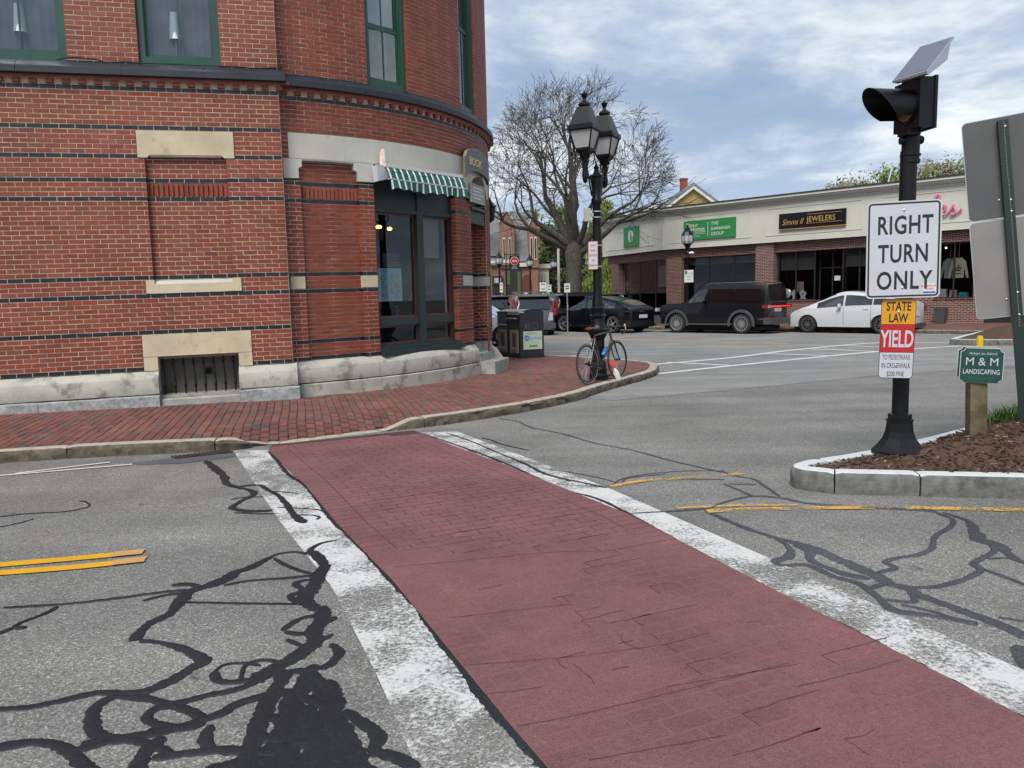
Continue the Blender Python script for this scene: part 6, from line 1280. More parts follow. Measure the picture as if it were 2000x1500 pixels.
sb('door_notice', m_white, [(-4.30, -4.05, 2.0, 2.2, -.88, -.87)])
# signs on the fascia
m_sgreen = mat('sign_leaf_green', (.020, .19, .055), .45, var=.03)
t = empty('leaf_sign', S1_(-2.95, 4.1, .05), label='square green sign with a white leaf oval on the cream fascia', cat='shop sign'); sb('board', m_sgreen, [(-3.70, -2.20, 4.10, 5.12, .0, .08)], S1_, t)
mb = MB(); P = lambda s, z, o: S1_(-2.95+s*1.6, 4.61+z, o); n = 20
for sg in (-1, 1):
    poly = [(sg*.02, -.30)]+[(sg*.155*math.cos(R(a)), .03+.33*math.sin(R(a))) for a in range(-60, 91, 10)]+[(sg*.015, .28), (sg*.06, -.05)]
    mb.prism(poly if sg > 0 else poly[::-1], lambda s, z: P(s, z, .08), lambda s, z: P(s, z, .09))
mb.build('leaf_mark', m_white, t)
t = empty('estate_agent_sign', SF_(-9.8, 4.1, .05), label='wide green estate agent sign with white lettering, THE SHANAHAN GROUP', cat='shop sign'); sb('board', m_sgreen, [(-11.12, -8.44, 4.10, 5.0, .0, .08)], SF_, t)
text('lettering', 'THE', SF_, -9.68, 4.80, .082, .15, m_white, t, align='LEFT', bold=0); text('lettering', 'SHANAHAN', SF_, -9.68, 4.56, .082, .15, m_white, t, align='LEFT', bold=0, sx=.83); text('lettering', 'GROUP', SF_, -9.68, 4.32, .082, .15, m_white, t, align='LEFT', bold=0, sx=.9)
sb('divider', m_white, [(-9.84, -9.82, 4.22, 4.88, .08, .09)], SF_, t); text('lettering', 'Better', SF_, -10.98, 4.80, .082, .19, m_white, t, align='LEFT', bold=0, sx=.9); text('lettering', 'Homes', SF_, -10.75, 4.60, .082, .20, m_white, t, align='LEFT', bold=0, sx=.9); text('lettering', 'and Gardens', SF_, -10.5, 4.46, .082, .07, m_white, t, align='LEFT', bold=0); sb('rule', m_white, [(-10.98, -9.95, 4.36, 4.375, .08, .09)], SF_, t); text('lettering', 'REAL ESTATE', SF_, -10.98, 4.26, .082, .075, m_white, t, align='LEFT', sp=1.5, bold=0, sx=.8)
t = empty('jewelers_sign', SF_(-4.9, 4.2, .05), label='long black sign with gold lettering, Simms II JEWELERS', cat='shop sign'); sb('board', mat('gloss_black', (.006, .006, .008), .25, coat=.4), [(-6.37, -3.52, 4.26, 4.92, .0, .10)], SF_, t); sb('lower_rim', m_gold, [(-6.37, -3.52, 4.23, 4.26, .0, .11)], SF_, t)
text('lettering', 'Simms II', SF_, -6.24, 4.55, .102, .24, m_gold, t, align='LEFT', shear=.45, sx=.78, bold=0); text('lettering', 'JEWELERS', SF_, -5.14, 4.60, .102, .22, m_gold, t, align='LEFT', sx=.80, bold=.012, sp=1.1); sb('rule', m_gold, [(-5.14, -3.68, 4.80, 4.815, .1, .108), (-5.14, -3.68, 4.42, 4.435, .1, .108)], SF_, t)
t = empty('pink_script_sign', SF_(.2, 4.3, .05), label='pink cursive shop lettering ending in les, partly hidden by the traffic sign', cat='shop sign')
st_p = [(-.42, 4.36), (-.30, 4.50), (-.10, 4.90), (-.06, 5.06), (-.14, 5.08), (-.22, 4.92), (-.20, 4.50), (-.12, 4.32), (-.0, 4.36), (.14, 4.52), (.17, 4.64), (.08, 4.67), (.01, 4.52), (.06, 4.34), (.18, 4.33), (.33, 4.50), (.43, 4.68), (.44, 4.56), (.50, 4.42), (.44, 4.30), (.34, 4.33), (.46, 4.34), (.60, 4.40), (.70, 4.50)]
mb = MB(); mb.tube([SF_(p.x, p.y, .09) for p in arc_pts(st_p, 6)], .038, 8); mb.build('script', mat('sign_pink', (.62, .18, .30), .45, var=.03), t, smooth=60)
# window displays
for i, (s, h_) in enumerate(((-5.62, .42), (-5.25, .40), (-4.98, .36))):
    t = empty('necklace_bust', SF_(s, 1.2, -.7), label='white necklace bust in the jeweler window, %s' % ('leftmost of three', 'middle of three', 'rightmost of three')[i], cat='display bust', group='necklace busts in the shop window'); mb = MB(); z = 1.22; s2 = s-.35 if i < 2 else s-.55
    mb.prism([(s2-.10, z), (s2+.10, z), (s2+.03, z+.08), (s2+.13, z+h_*.75), (s2+.05, z+h_*.8), (s2+.03, z+h_), (s2-.03, z+h_), (s2-.05, z+h_*.8), (s2-.13, z+h_*.75), (s2-.03, z+.08)], lambda s, z: SF_(s, z, -.72), lambda s, z: SF_(s, z, -.62)); mb.build('bust', m_white, t)
mb = MB(); M = Matrix.Translation(SF_(-6.32, 1.48, -.65)) @ Matrix.Rotation(SHH, 4, 'Z') @ Matrix.Rotation(R(80), 4, 'X'); mb.lathe([(.02, -.01), (.21, -.02), (.23, 0), (.21, .02), (.0, .03)], n=24, M=M); settle(mb.build('display_plate', mat('silver_plate', (.5, .52, .52), .25, .3), label='round silver plate standing in the jeweler window', cat='plate', smooth=50))
mb = MB(); mb.mbox(SF_, -5.98, -5.62, 1.55, 2.0, -.86, -.84); settle(mb.build('framed_picture', mat('picture_red', (.16, .05, .06), .6, var=.8, scale=14, c2=(.25, .2, .2)), label='reddish framed picture behind the necklace busts', cat='picture'))
for k, (s, o, m_, lab) in enumerate(((.50, -.62, (.40, .37, .29), 'cream sweatshirt with dark print hanging in the right shop window'), (.18, -.72, (.17, .20, .22), 'blue grey jacket hanging behind the cream sweatshirt'))):
    t = empty('sweatshirt' if k == 0 else 'hanging_jacket', SF_(s, 2.05, o), label=lab, cat='clothing'); poly = [(-.26, 0), (.26, 0), (.24, .25), (.27, .34), (.38, -.02), (.48, .0), (.33, .62), (.12, .78), (.0, .74), (-.12, .78), (-.33, .62), (-.48, .0), (-.38, -.02), (-.27, .34), (-.24, .25)]
    mb = MB(); mb.prism([(a*.75, b) for a, b in poly], lambda a, z: SF_(s+a, 1.95+z, o-.05), lambda a, z: SF_(s+a, 1.95+z, o)); mb.build('cloth', mat('cloth%d' % k, m_, .9, var=.15, scale=6), t)
    if k == 0:
        mb = MB()
        for (a, b, c, d) in ((-.12, .10, .35, .40), (-.10, .08, .26, .31), (-.14, .12, .15, .18), (-.03, .03, .42, .50)): mb.mbox(SF_, s+a, s+b, 1.95+c, 1.95+d, o, o+.004)
        mb.build('print', m_ink, t)
    mb = MB(); mb.tube([SF_(s, 2.70, o-.02), SF_(s, 3.25, o-.02)], .008, 6); mb.build('hanger', m_alu, t)
for s, w, h_, c, lab in ((-.02, .30, .35, (.42, .40, .40), 'folded pale clothes on the right shop window shelf'), (.72, .32, .20, (.02, .28, .26), 'folded teal towel stack on the right shop window shelf'), (.36, .24, .30, (.40, .26, .28), 'pinkish folded shirts on the right shop window shelf')):
    mb = MB()
    for k in range(3): mb.mbox(SF_, s-w/2+.01*k, s+w/2-.008*k, 1.20+h_*k/3, 1.20+h_*(k+.9)/3, -.75, -.52+.01*k)
    settle(mb.build('folded_clothes', mat('fold%d' % int(s*100), c, .9, var=.3, scale=15), label=lab, cat='clothing'))
# shop ceiling spot, planter, roof bits
mb = MB(); c = SF_(.0, 3.12, -.8); mb.lathe([(.0, -.03), (.03, -.02), (.03, .03), (0, .035)], c=tuple(c), n=10); settle(mb.build('spot_light', mat('spot_white', (.9, .9, .85), .4, var=0, emit=((1, .95, .85), 3)), label='small bright ceiling spot above the sweatshirt in the right shop window', cat='light'))
def gz(s, o): return .27-.0
fs_ = MB()
side = empty('far_sidewalk', SF_(-4, 0, 1.5), kind='structure')
mb = MB(); mb.add([SF_(-14.5, .125, 3.25), SF_(14, .125, 3.25), SF_(14, .25, -.3), SF_(-12.33, .25, -.3)], [(0, 1, 2, 3)]); mb.add([S1_(.2, .25, -.3), S1_(-12, .25, -.3), S1_(-12, .125, 3.2), SF_(-14.5, .125, 3.25)], [(0, 1, 2, 3)]); mb.build('brick_paving', bricktex('paving_far', (.17, .065, .055), (.13, .05, .045), (.10, .07, .06)), side, recalc=False)
KS1 = [tuple(SF_(s, 0, 3.32)[:2]) for s in (14, 9, 5, 2.4, -2, -6, -10, -14.2)]+[tuple(S1_(-4.4, 0, 3.3)[:2]), tuple(S1_(-12, 0, 3.3)[:2])]
kerb('far_kerb', KS1[::-1], [3, 5, 7, 9.2, 11, 13, 15, 17, 19, 21, 23, 25], .13, wid=.16, rough=.01, left=True, mface=m_kerb)
t = empty('tall_planter', SF_(.16, .25, .2), label='dark grey tall planter with bare twigs by the right shop window', cat='planter'); mb = MB(); c = SF_(.16, .245, .15); mb.lathe([(.15*1.414, .0), (.20*1.414, .58), (.17*1.414, .58), (.16*1.414, .50)], c=tuple(c), n=4, rot=SHH+R(45)); mb.build('pot', mat('planter_grey', (.05, .05, .055), .7, var=.1), t)
mb = MB()
for k in range(7): a = k*2.4; mb.tube([c+Vector((0, 0, .5)), c+Vector((.06*math.cos(a), .06*math.sin(a), .8)), c+Vector((.13*math.cos(a), .13*math.sin(a), .95+.04*(k % 3)))], [.008, .006, .003], 4)
mb.build('twigs', mat('twig', (.2, .16, .12), .8), t)
for k, s in enumerate((-11.0, -9.9, -8.9)):
    mb = MB(); c = SF_(s, 5.66, -1.5); mb.lathe([(.08, 0), (.08, .22), (.13, .23), (.13, .30), (0, .33)], c=tuple(c), n=10); settle(mb.build('roof_vent', m_roofe, label='small black roof vent on the shop row, %s of three' % ('leftmost', 'middle', 'rightmost')[k], cat='roof vent', group='black roof vents'))
mb = MB(); c = SF_(-2.35, 5.66, -1.2); mb.tube([c, c+Vector((.02, 0, .3)), c+Vector((.15, 0, .85))], .03, 8); settle(mb.build('roof_pipe', m_white, label='thin white slanting pipe on the shop row roof', cat='pipe'))
t = empty('roof_light_pole', SF_(1.1, 5.66, -6), label='dark pole light with a flat arm above the shop row roof', cat='pole light'); c = SF_(1.1, 5.66, -6); mb = MB(); mb.tube([c, c+Vector((0, 0, 1.35))], .07, 8); mb.build('pole', m_roofe, t); mb = MB(); mb.box(-1, 1, -1, 1, -1, 1, BX(c+Vector((.45, 0, 1.40)), (1, 0, .12), (0, 1, 0), (-.12, 0, 1), .5, .15, .03)); mb.build('arm', m_roofe, t)
# ---- yellow house behind
yh = empty('yellow_house', (16.5, 74, 0), label='yellow clapboard house with a white-trimmed gable behind the shops', cat='house')
m_yel = mat('yellow_siding', (.45, .35, .14), .8, var=.06); m_shg = mat('pale_roof', (.20, .21, .22), .9, var=.2)
def ext(name, poly, y0, y1, m, pr=yh): mb = MB(); mb.prism(poly, lambda x, z: Vector((x, y0, z)), lambda x, z: Vector((x, y1, z))); return mb.build(name, m, pr)
ext('wall', [(13.0, 0), (20.0, 0), (20.0, 8.4), (16.5, 11.0), (13.0, 8.4)], 70, 79, m_yel)
for k in range(22): 
    z = 8.0+k*.14; hw = 3.5 if z < 8.4 else 3.5*(11.0-z)/2.6
    if hw > .2: mb = MB(); mb.box(16.5-hw, 16.5+hw, 69.96, 70.0, z, z+.03); mb.build('clapboard', m_yel, yh)
for sg in (-1, 1):
    ext('rake_trim', [(16.5+sg*0, 11.12), (16.5+sg*4.0, 8.15), (16.5+sg*4.0, 7.85), (16.5+sg*0, 10.8)][::sg], 69.6, 69.93, m_white); ext('roof', [(16.5, 11.35), (16.5+sg*4.1, 8.3), (16.5+sg*4.1, 8.12), (16.5, 11.13)][::sg], 69.55, 79.3, m_shg)
ext('wing', [(9.5, 0), (13.1, 0), (13.1, 9.3), (9.5, 7.4)], 72, 79, m_yel); ext('wing_roof', [(9.0, 7.25), (14.6, 10.15), (14.6, 10.4), (9.0, 7.45)], 71.6, 79, m_white)
mb = MB(); mb.box(16.15, 16.75, 73, 73.6, 10, 12.1); mb.box(16.1, 16.8, 72.95, 73.65, 12.1, 12.22); mb.build('chimney', m_fb, yh); mb = MB(); mb.box(15.2, 17.6, 69.9, 69.97, 8.9, 9.15); mb.build('vent_trim', m_white, yh)
# ---- far buildings down the street
fb = empty('far_brick_block', (-1, 63, 0), label='far red brick block with slate roofs, gabled dormers and arched entry', cat='building')
def fbx(name, m, boxes, pr=fb):
    mb = MB()
    for b in boxes: mb.box(*b)
    return mb.build(name, m, pr)
m_slate2 = mat('slate_roof', (.13, .135, .14), .8, var=.25, scale=2); m_cs = mat('cream_stone', (.50, .47, .40), .8, var=.1)
fbx('wall', m_b2, [(-6, 2.3, 62, 72, 0, 4.15)]); fbx('cornice', m_cs, [(-6, .0, 61.7, 62, 4.15, 4.30), (-6, .0, 61.55, 62, 4.30, 4.52), (.55, 1.7, 61.7, 62, 4.0, 4.3)]); fbx('stone_pier', m_cs, [(-2.2, -1.45, 61.8, 62, 0, 4.3)])
ext('slate_roof', [(62, 4.45), (67, 9.5), (72, 9.5), (72, 4.45)], 0, 1, m_slate2, fb).data.transform(Matrix.Identity(4))
bpy.data.objects.remove(bpy.data.objects['slate_roof'])
mb = MB(); mb.add([(-6, 62, 4.5), (2.3, 62, 4.4), (2.3, 66.5, 8.8), (-6, 66.5, 8.8), (-6, 72, 8.8), (2.3, 72, 8.8)], [(0, 1, 2, 3), (3, 2, 5, 4)]); mb.build('slate_roof', m_slate2, fb)
for x0, x1, zt in ((-.75, .45, 8.4), (1.55, 2.35, 8.0)):
    mb = MB(); mb.prism([(x0, 3.9), (x1, 3.9), (x1, zt-.9), ((x0+x1)/2, zt), (x0, zt-.9)], lambda x, z: Vector((x, 61.85, z)), lambda x, z: Vector((x, 66, z))); mb.build('gable', m_b2, fb)
    for sg in (0, 1): xa = x0 if sg == 0 else x1; xm = (x0+x1)/2; mb = MB(); mb.add([(xa, 61.7, zt-.95), (xa, 61.7, zt-.8), (xm, 61.7, zt+.12), (xm, 61.7, zt-.02), (xa, 61.84, zt-.95), (xa, 61.84, zt-.8), (xm, 61.84, zt+.12), (xm, 61.84, zt-.02)], [(0, 1, 2, 3), (4, 5, 6, 7), (0, 1, 5, 4), (1, 2, 6, 5), (2, 3, 7, 6), (3, 0, 4, 7)]); mb.build('coping', m_cs, fb)
    for q in (.3, .7): x = x0+(x1-x0)*q; fbx('window', m_cs, [(x-.10, x+.10, 61.78, 61.86, 4.5, 6.3)]); fbx('pane', m_dark, [(x-.06, x+.06, 61.76, 61.78, 4.6, 6.2)])
ext('dormer', [(-1.75, 4.9), (-.75, 4.9), (-.75, 6.6), (-1.75, 6.6)], 62.2, 65, m_slate2, fb)
fbx('shop_front', m_fr, [(-1.35, -.55, 61.85, 61.99, .2, 3.2), (-.35, .35, 61.85, 61.99, .2, 3.9), (.42, .95, 61.85, 61.99, .2, 3.8)]); fbx('pane', m_glassd, [(-1.28, -.62, 61.80, 61.83, .4, 1.9)]); fbx('shop_name_board', m_blackp, [(-1.35, -.55, 61.7, 61.85, 2.6, 3.3)]); fbx('green_drape', mat('drape_green', (.05, .085, .03), .8, var=.2), [(-.20, .05, 61.8, 61.84, 2.6, 3.7), (.62, .88, 61.8, 61.84, .6, 3.6)])
mb = MB()
for k in range(5): mb.box(-1.2+k*.11, -1.14+k*.11, 61.66, 61.70, 2.75, 3.15)
mb.build('shop_letters', m_white, fb)
mb = MB(); mb.prism([(1.0, .2), (1.75, .2), (1.75, 2.6)]+[(1.375+.375*math.cos(R(a)), 2.6+.8*math.sin(R(a))) for a in range(10, 171, 16)]+[(1.0, 2.6)], lambda x, z: Vector((x, 61.9, z)), lambda x, z: Vector((x, 61.99, z))); mb.build('arched_entry', mat('arch_brown', (.09, .03, .022), .9), fb)
mb = MB(); mb.prism([(1.1, .2), (1.45, .2), (1.45, 1.7)]+[(1.275+.175*math.cos(R(a)), 1.7+.3*math.sin(R(a))) for a in range(10, 171, 20)]+[(1.1, 1.7)], lambda x, z: Vector((x, 61.8, z)), lambda x, z: Vector((x, 61.88, z))); mb.build('arched_door', m_cs, fb); fbx('pane', m_dark, [(1.15, 1.40, 61.77, 61.8, .3, 1.6)])
cb2 = empty('cream_stone_building', (2.8, 66, 0), label='small cream stone building with columns beyond the far brick block', cat='building'); fbx('wall', m_cs, [(2.36, 3.25, 64, 72, 0, 4.1)], cb2); fbx('cornice', m_cs, [(2.3, 3.4, 63.8, 64, 3.9, 4.25)], cb2)
for x in (2.5, 2.75, 3.0): mb = MB(); mb.lathe([(.08, 0), (.07, 3.3), (.1, 3.4)], c=(x, 63.85, 0), n=10); mb.build('column', m_cs, cb2)
fbx('window', m_fr, [(2.55, 2.70, 63.95, 63.99, .5, 2.9), (2.80, 2.95, 63.95, 63.99, .5, 2.9)], cb2)
sideb = empty('dark_backdrop_house', (-14, 60, 0), label='plain brick side of a house mostly hidden behind the corner building', cat='house'); fbx('wall', m_b2, [(-22, -6.2, 60, 72, 0, 7)], sideb)
# ---- hanging asian restaurant sign
t = empty('restaurant_sign', (.28, 42, .13), label='black hanging sign with a round red logo reading ASIAN FUSION', cat='shop sign'); HS = frame((.28, 42), 0)
mb = MB(); mb.mbox(HS, -.28, .28, 3.10, 3.83, -.05, .05); mb.build('board', m_blackp, t); mb = MB(); M = Matrix.Translation(HS(0, 3.54, .055)) @ Matrix.Rotation(R(90), 4, 'X'); mb.lathe([(.225, 0), (.225, .01)], n=28, M=M); mb.build('white_ring', m_white, t); mb = MB(); M = Matrix.Translation(HS(0, 3.54, .065)) @ Matrix.Rotation(R(90), 4, 'X'); mb.lathe([(.20, 0), (.20, .01)], n=28, M=M); mb.build('red_disc', m_signr, t)
mb = MB()
for k in range(6): mb.mbox(HS, -.12+k*.043, -.09+k*.043, 3.50, 3.575, .075, .08)
mb.build('logo_strokes', m_white, t); text('lettering', 'ASIAN', HS, 0, 3.235, .052, .055, m_white, t, sx=1.1, bold=0); text('lettering', 'FUSION', HS, 0, 3.15, .052, .055, m_white, t, sx=1.1, bold=0)
mb = MB(); mb.tube([HS(-.45, 0, 0), HS(-.45, 3.95, 0)], .03, 8); mb.tube([HS(-.5, 3.9, 0), HS(.34, 3.9, 0)], .02, 6); mb.tube([HS(-.22, 3.9, 0), HS(-.22, 3.83, 0)], .01, 5); mb.tube([HS(.22, 3.9, 0), HS(.22, 3.83, 0)], .01, 5); mb.build('iron_bracket', m_iron, t)
# ---- post lamps across the street
def postlamp(x, y, label, sc=1., signs=()):
    t = empty('post_lamp', (x, y, .15), label=label, cat='street lamp', group='black single-lantern post lamps'); c = (x, y, .14)
    mb = MB(); mb.lathe([(.16*sc, 0), (.14, .25), (.09, .35), (.06, .9), (.05, 2.9), (.08, 2.95), (.05, 3.05), (.07, 3.15), (.03, 3.22), (.16, 3.48), (.20, 3.52)], c=c, n=14); mb.build('shaft', m_iron, t, smooth=40)
    mb = MB(); mb.lathe([(.19, 3.50), (.24, 3.62), (.24, 3.86), (.18, 3.95)], c=c, n=8, cap=False); mb.build('lantern_glass', m_glassl, t)
    mb = MB(); mb.lathe([(.26, 3.86), (.20, 3.98), (.10, 4.08), (.10, 4.13), (.03, 4.18), (.05, 4.24), (.0, 4.32)], c=c, n=8)
    for k in range(8): a = k*math.pi/4; mb.tube([(x+.19*math.cos(a), y+.19*math.sin(a), 3.64), (x+.245*math.cos(a), y+.245*math.sin(a), 3.76), (x+.245*math.cos(a), y+.245*math.sin(a), 4.0)], .012, 4)
    mb.build('lantern_cap', m_iron, t); return t
m_glassl = mat('lantern_clear', (.35, .37, .38), .2, var=.05)
t = postlamp(7.46, 32.5, 'black single-lantern post lamp in front of the green estate agent sign'); mb = MB(); mb.mbox(frame((7.49, 32.38), 0), -.19, .19, 2.05, 2.56, 0, .01); q = mb.build('parking_sign', m_white, None); 
tt = empty('parking_sign_panel', (7.49, 32.38, 2.05), label='white and green parking sign strapped to the post lamp by the black suv', cat='traffic sign'); bpy.data.objects.remove(q); PF = frame((7.49, 32.38), 0); sb('plate', m_white, [(-.19, .19, 2.05, 2.56, 0, .01)], PF, tt); sb('green_field', m_sgreen, [(-.17, -.06, 2.38, 2.53, .01, .013)], PF, tt); text('lettering', '2 HR', PF, .07, 2.42, .01, .07, MATS['sign_leaf_green'], tt, bold=0); text('lettering', 'PARKING', PF, 0, 2.29, .01, .055, MATS['sign_leaf_green'], tt, sx=.8, bold=0); text('lettering', '8-6', PF, 0, 2.18, .01, .07, MATS['sign_leaf_green'], tt, bold=0)
mb = MB(); mb.tube([(7.5, 32.4, 3.25), (7.62, 32.4, 3.28), (7.68, 32.35, 3.24)], .05, 8); settle(mb.build('camera_dome', m_white, label='small white camera dome under the post lamp lantern', cat='camera', smooth=60))
postlamp(-.62, 48, 'black post lamp at the far left beside the dark shop front'); postlamp(1.38, 52, 'black post lamp in front of the far arched entry'); postlamp(3.15, 55, 'black post lamp before the dark far trees')
for x, y, z0, z1, w, lab in ((-.52, 47.8, 1.9, 2.5, .2, 'narrow white parking sign by the far left lamp'), (2.15, 50, 1.9, 2.5, .45, 'white parking sign among the far cars, left one'), (2.75, 54, 1.9, 2.4, .3, 'small square white sign before the dark trees'), (2.52, 34.0, 1.75, 2.15, .26, 'tilted white parking sign right of the big tree trunk')):
    t = empty('small_sign', (x, y, 0), label=lab, cat='traffic sign'); f_ = frame((x, y), R(10)); sb('plate', m_white, [(-w/2, w/2, z0, z1, 0, .01)], f_, t); sb('print', m_ink, [(-w*.3, w*.3, z1-.15, z1-.10, .01, .012), (-w*.3, w*.3, z0+.15, z0+.2, .01, .012)], f_, t); mb = MB(); mb.tube([(x, y+.03, 0), (x, y+.03, z1)], .03, 6); mb.build('post', m_alu, t)
mb = MB(); mb.tube([(3.55, 56, 0), (3.55, 56, 5.0)], .09, 8); settle(mb.build('pale_pole', mat('pole_pale', (.42, .40, .36), .7), label='pale plain pole standing before the dark far trees', cat='pole'))
mb = MB(); mb.mbox(frame((2.2, 55), 0), -.35, .35, 1.4, 1.9, 0, .02); mb.tube([(2.2, 55.02, 0), (2.2, 55.02, 1.5)], .04, 6); settle(mb.build('green_round_sign', mat('sign_teal', (.01, .12, .10), .5), label='dark green sign low before the far trees', cat='sign'))
# ================================================================ TREES
m_bark = mat('bark', (.050, .044, .037), .9, var=.35, scale=9, bump=1, bscale=14, c2=(.085, .075, .06))
def grow(mb, p, d, r, L, lvl, R_, tips, spread=.6, up=.12, n0=7, limit=(Vector((3.1, 36, 7.0)), 4.35, 4.0)):
    pts = [p]; rad = [r]; n = max(2, int(L/.45)); dd = d.copy()
    for i in range(n):
        dd = (dd+Vector((R_.gauss(0, .13), R_.gauss(0, .13), R_.gauss(0, .10)+up*.12))).normalized(); p = p+dd*(L/n); pts.append(p); rad.append(r*(1-.42*(i+1)/n))
    mb.tube(pts, rad, n0 if lvl < 2 else (5 if lvl < 4 else 3), cap=lvl > 4)
    if lvl >= 8 or rad[-1] < .004: tips.append(p); return
    c, rx, rz_ = limit
    k = 3 if R_.random() < (.52 if lvl < 5 else .22) else 2
    q = ((p.x-c.x)/rx)**2+((p.y-c.y)/rx)**2+((p.z-c.z)/rz_)**2
    if q > 1.0+R_.uniform(-.1,.15) and lvl > 3: tips.append(p); return
    for j in range(k):
        a = R_.uniform(0, 6.28); ax = dd.orthogonal().normalized(); ax.rotate(Matrix.Rotation(a, 3, dd)); nd = (dd+ax*spread*R_.uniform(.55, 1.25)).normalized()
        grow(mb, p, nd, max(.0105, rad[-1]*(.80 if j == 0 else R_.uniform(.58, .76))), L*R_.uniform(.66, .88), lvl+1, R_, tips, spread, up, n0, limit)
    for j in range(2 if 2 <= lvl < 7 else 0):
        i = R_.randrange(1, len(pts)); a = R_.uniform(0, 6.28); ax = dd.orthogonal().normalized(); ax.rotate(Matrix.Rotation(a, 3, dd)); nd = (dd*.4+ax).normalized()
        grow(mb, pts[i], nd, rad[i]*.4, L*.6, max(lvl+2, 5), R_, tips, spread, up, n0, limit)
RT_ = random.Random(11); bt = empty('bare_tree', (3.0, 36.2, .13), label='large spreading tree with bare twigs and a thick trunk behind the dark crossover', cat='tree')
mb = MB(); c = Vector((3.0, 36.2, 0)); mb.tube([c+Vector((0, 0, z)) + Vector((.05*noise.noise(Vector((z, 0, 0))), 0, 0)) for z in (0, .3, 1, 2, 3, 3.8, 4.3)], [.48, .40, .355, .34, .36, .44, .38], 14); mb.build('trunk', m_bark, bt, smooth=60)
mb = MB(); tips = []
for az, el, r, L in [(a_, e_, r_*1.15, l_) for a_, e_, r_, l_ in ((185, 40, .20, 2.1), (160, 62, .20, 2.4), (100, 78, .26, 2.4), (60, 70, .20, 2.4), (20, 48, .19, 2.1), (350, 30, .15, 2.3), (215, 28, .17, 2.0), (280, 60, .17, 2.1), (240, 66, .17, 2.3), (120, 40, .16, 2.0), (310, 45, .15, 2.0))]:
    a, e = R(az), R(el); grow(mb, c+Vector((.15*math.cos(a), .15*math.sin(a), RT_.uniform(3.4, 4.2))), Vector((math.cos(a)*math.cos(e), math.sin(a)*math.cos(e), math.sin(e))), r, L, 1, RT_, tips)
mb.build('limbs', m_bark, bt, smooth=60); mb2 = MB()
for p in tips:
    if RT_.random() < .5:
        s = RT_.uniform(.008, .022); mb2.add([p+Vector((s, 0, 0)), p+Vector((-s, 0, s)), p+Vector((0, s, -s)), p+Vector((0, -s, s*.6))], [(0, 1, 2), (0, 2, 3), (0, 1, 3), (1, 2, 3)])
mb2.build('buds', mat('buds', (.16, .09, .05), .7), bt, kind='stuff', recalc=False); print('tree tris', len(mb.f), len(tips))
def leafy(name, x, y, z0, h, w, cols, n, leaf, label, R_, shape='round', trunk=True, group='spring trees behind the shops', dens=1.):
    t = empty(name, (x, y, z0), label=label, cat='tree', group=group); mb = MB()
    if trunk: mb.tube([(x, y, z0), (x+.1, y, z0+h*.45), (x-.1, y, z0+h*.9)], [w*.05, w*.035, .03], 7)
    cl = []
    for k in range(int(26*dens)):
        a, u_ = R_.uniform(0, 6.28), R_.random()**.5; zz_ = R_.uniform(.25, 1.0); rr_ = w*.5*u_*math.sin(math.pi*min(1, max(.15, zz_*.9)))**.6; q = Vector((x+rr_*math.cos(a), y+rr_*math.sin(a), z0+h*zz_)); cl.append((q, w*R_.uniform(.08, .16)))
        if trunk: mb.tube([(x, y, z0+h*max(.2, zz_-.35)), tuple(q)], [w*.018, .02], 4)
    if mb.v: mb.build('trunk', m_bark, t, smooth=60)
    lf = MB()
    for k in range(n):
        q, r_ = cl[R_.randrange(len(cl))]; d = Vector((R_.gauss(0, 1), R_.gauss(0, 1), R_.gauss(0, .8)))*r_*.62; p = q+d
        if shape == 'willow': p.z -= abs(R_.gauss(0, 1))*h*.12
        if p.z < z0+.3: continue
        s = leaf*R_.uniform(.5, 1.3); u1 = Vector((R_.gauss(0, 1), R_.gauss(0, 1), R_.gauss(0, 1))).normalized(); v1 = u1.orthogonal().normalized(); e = 2.2 if shape == 'willow' else 1
        if shape == 'willow': u1 = Vector((0, 0, 1)); v1 = Vector((math.cos(k), math.sin(k), 0))
        lf.add([p-u1*s*e, p+v1*s*.6, p+u1*s*e, p-v1*s*.6], [(0, 1, 2, 3)])
    lf.build('crown', tones('leaf_'+name+str(int(x*10)), cols, .7, 0), t, recalc=False); return t
YG = [(0, (.08, .115, .018)), (.5, (.14, .19, .028)), (1, (.22, .27, .05))]; DG = [(0, (.025, .042, .012)), (.6, (.05, .078, .02)), (1, (.10, .13, .03))]; TW = [(0, (.13, .115, .065)), (.6, (.19, .17, .09)), (1, (.24, .25, .10))]
R3 = random.Random(5)
leafy('willow_tree', 7.1, 60, 0, 8.3, 2.6, YG, 16000, .09, 'bright green willow hanging left of the shop row', R3, 'willow')
leafy('spring_tree', 9.5, 76, 0, 10.2, 4.2, YG, 6000, .16, 'light green tree top just above the left end of the fascia', R3)
for k, (x, y, h, w, c, nm) in enumerate(((2.8, 80, 6.5, 8, DG, 'dark green tree low behind the far columns'), (5.2, 78, 9.0, 6, DG, 'dark tree behind the big bare tree trunk'), (4.6, 92, 11.5, 7, YG, 'yellow green tree far down the street'), (-2, 90, 9, 8, TW, 'brownish budding tree above the far slate roof'), (8.0, 84, 7.5, 6, DG, 'dark green shrubby tree behind the willow'), (12.6, 82, 9.2, 5, TW, 'pale budding tree beside the yellow house'))):
    leafy('spring_tree' if c is not DG else 'dark_tree', x, y, 0, h, w, c, 6500, .2, nm, R3)
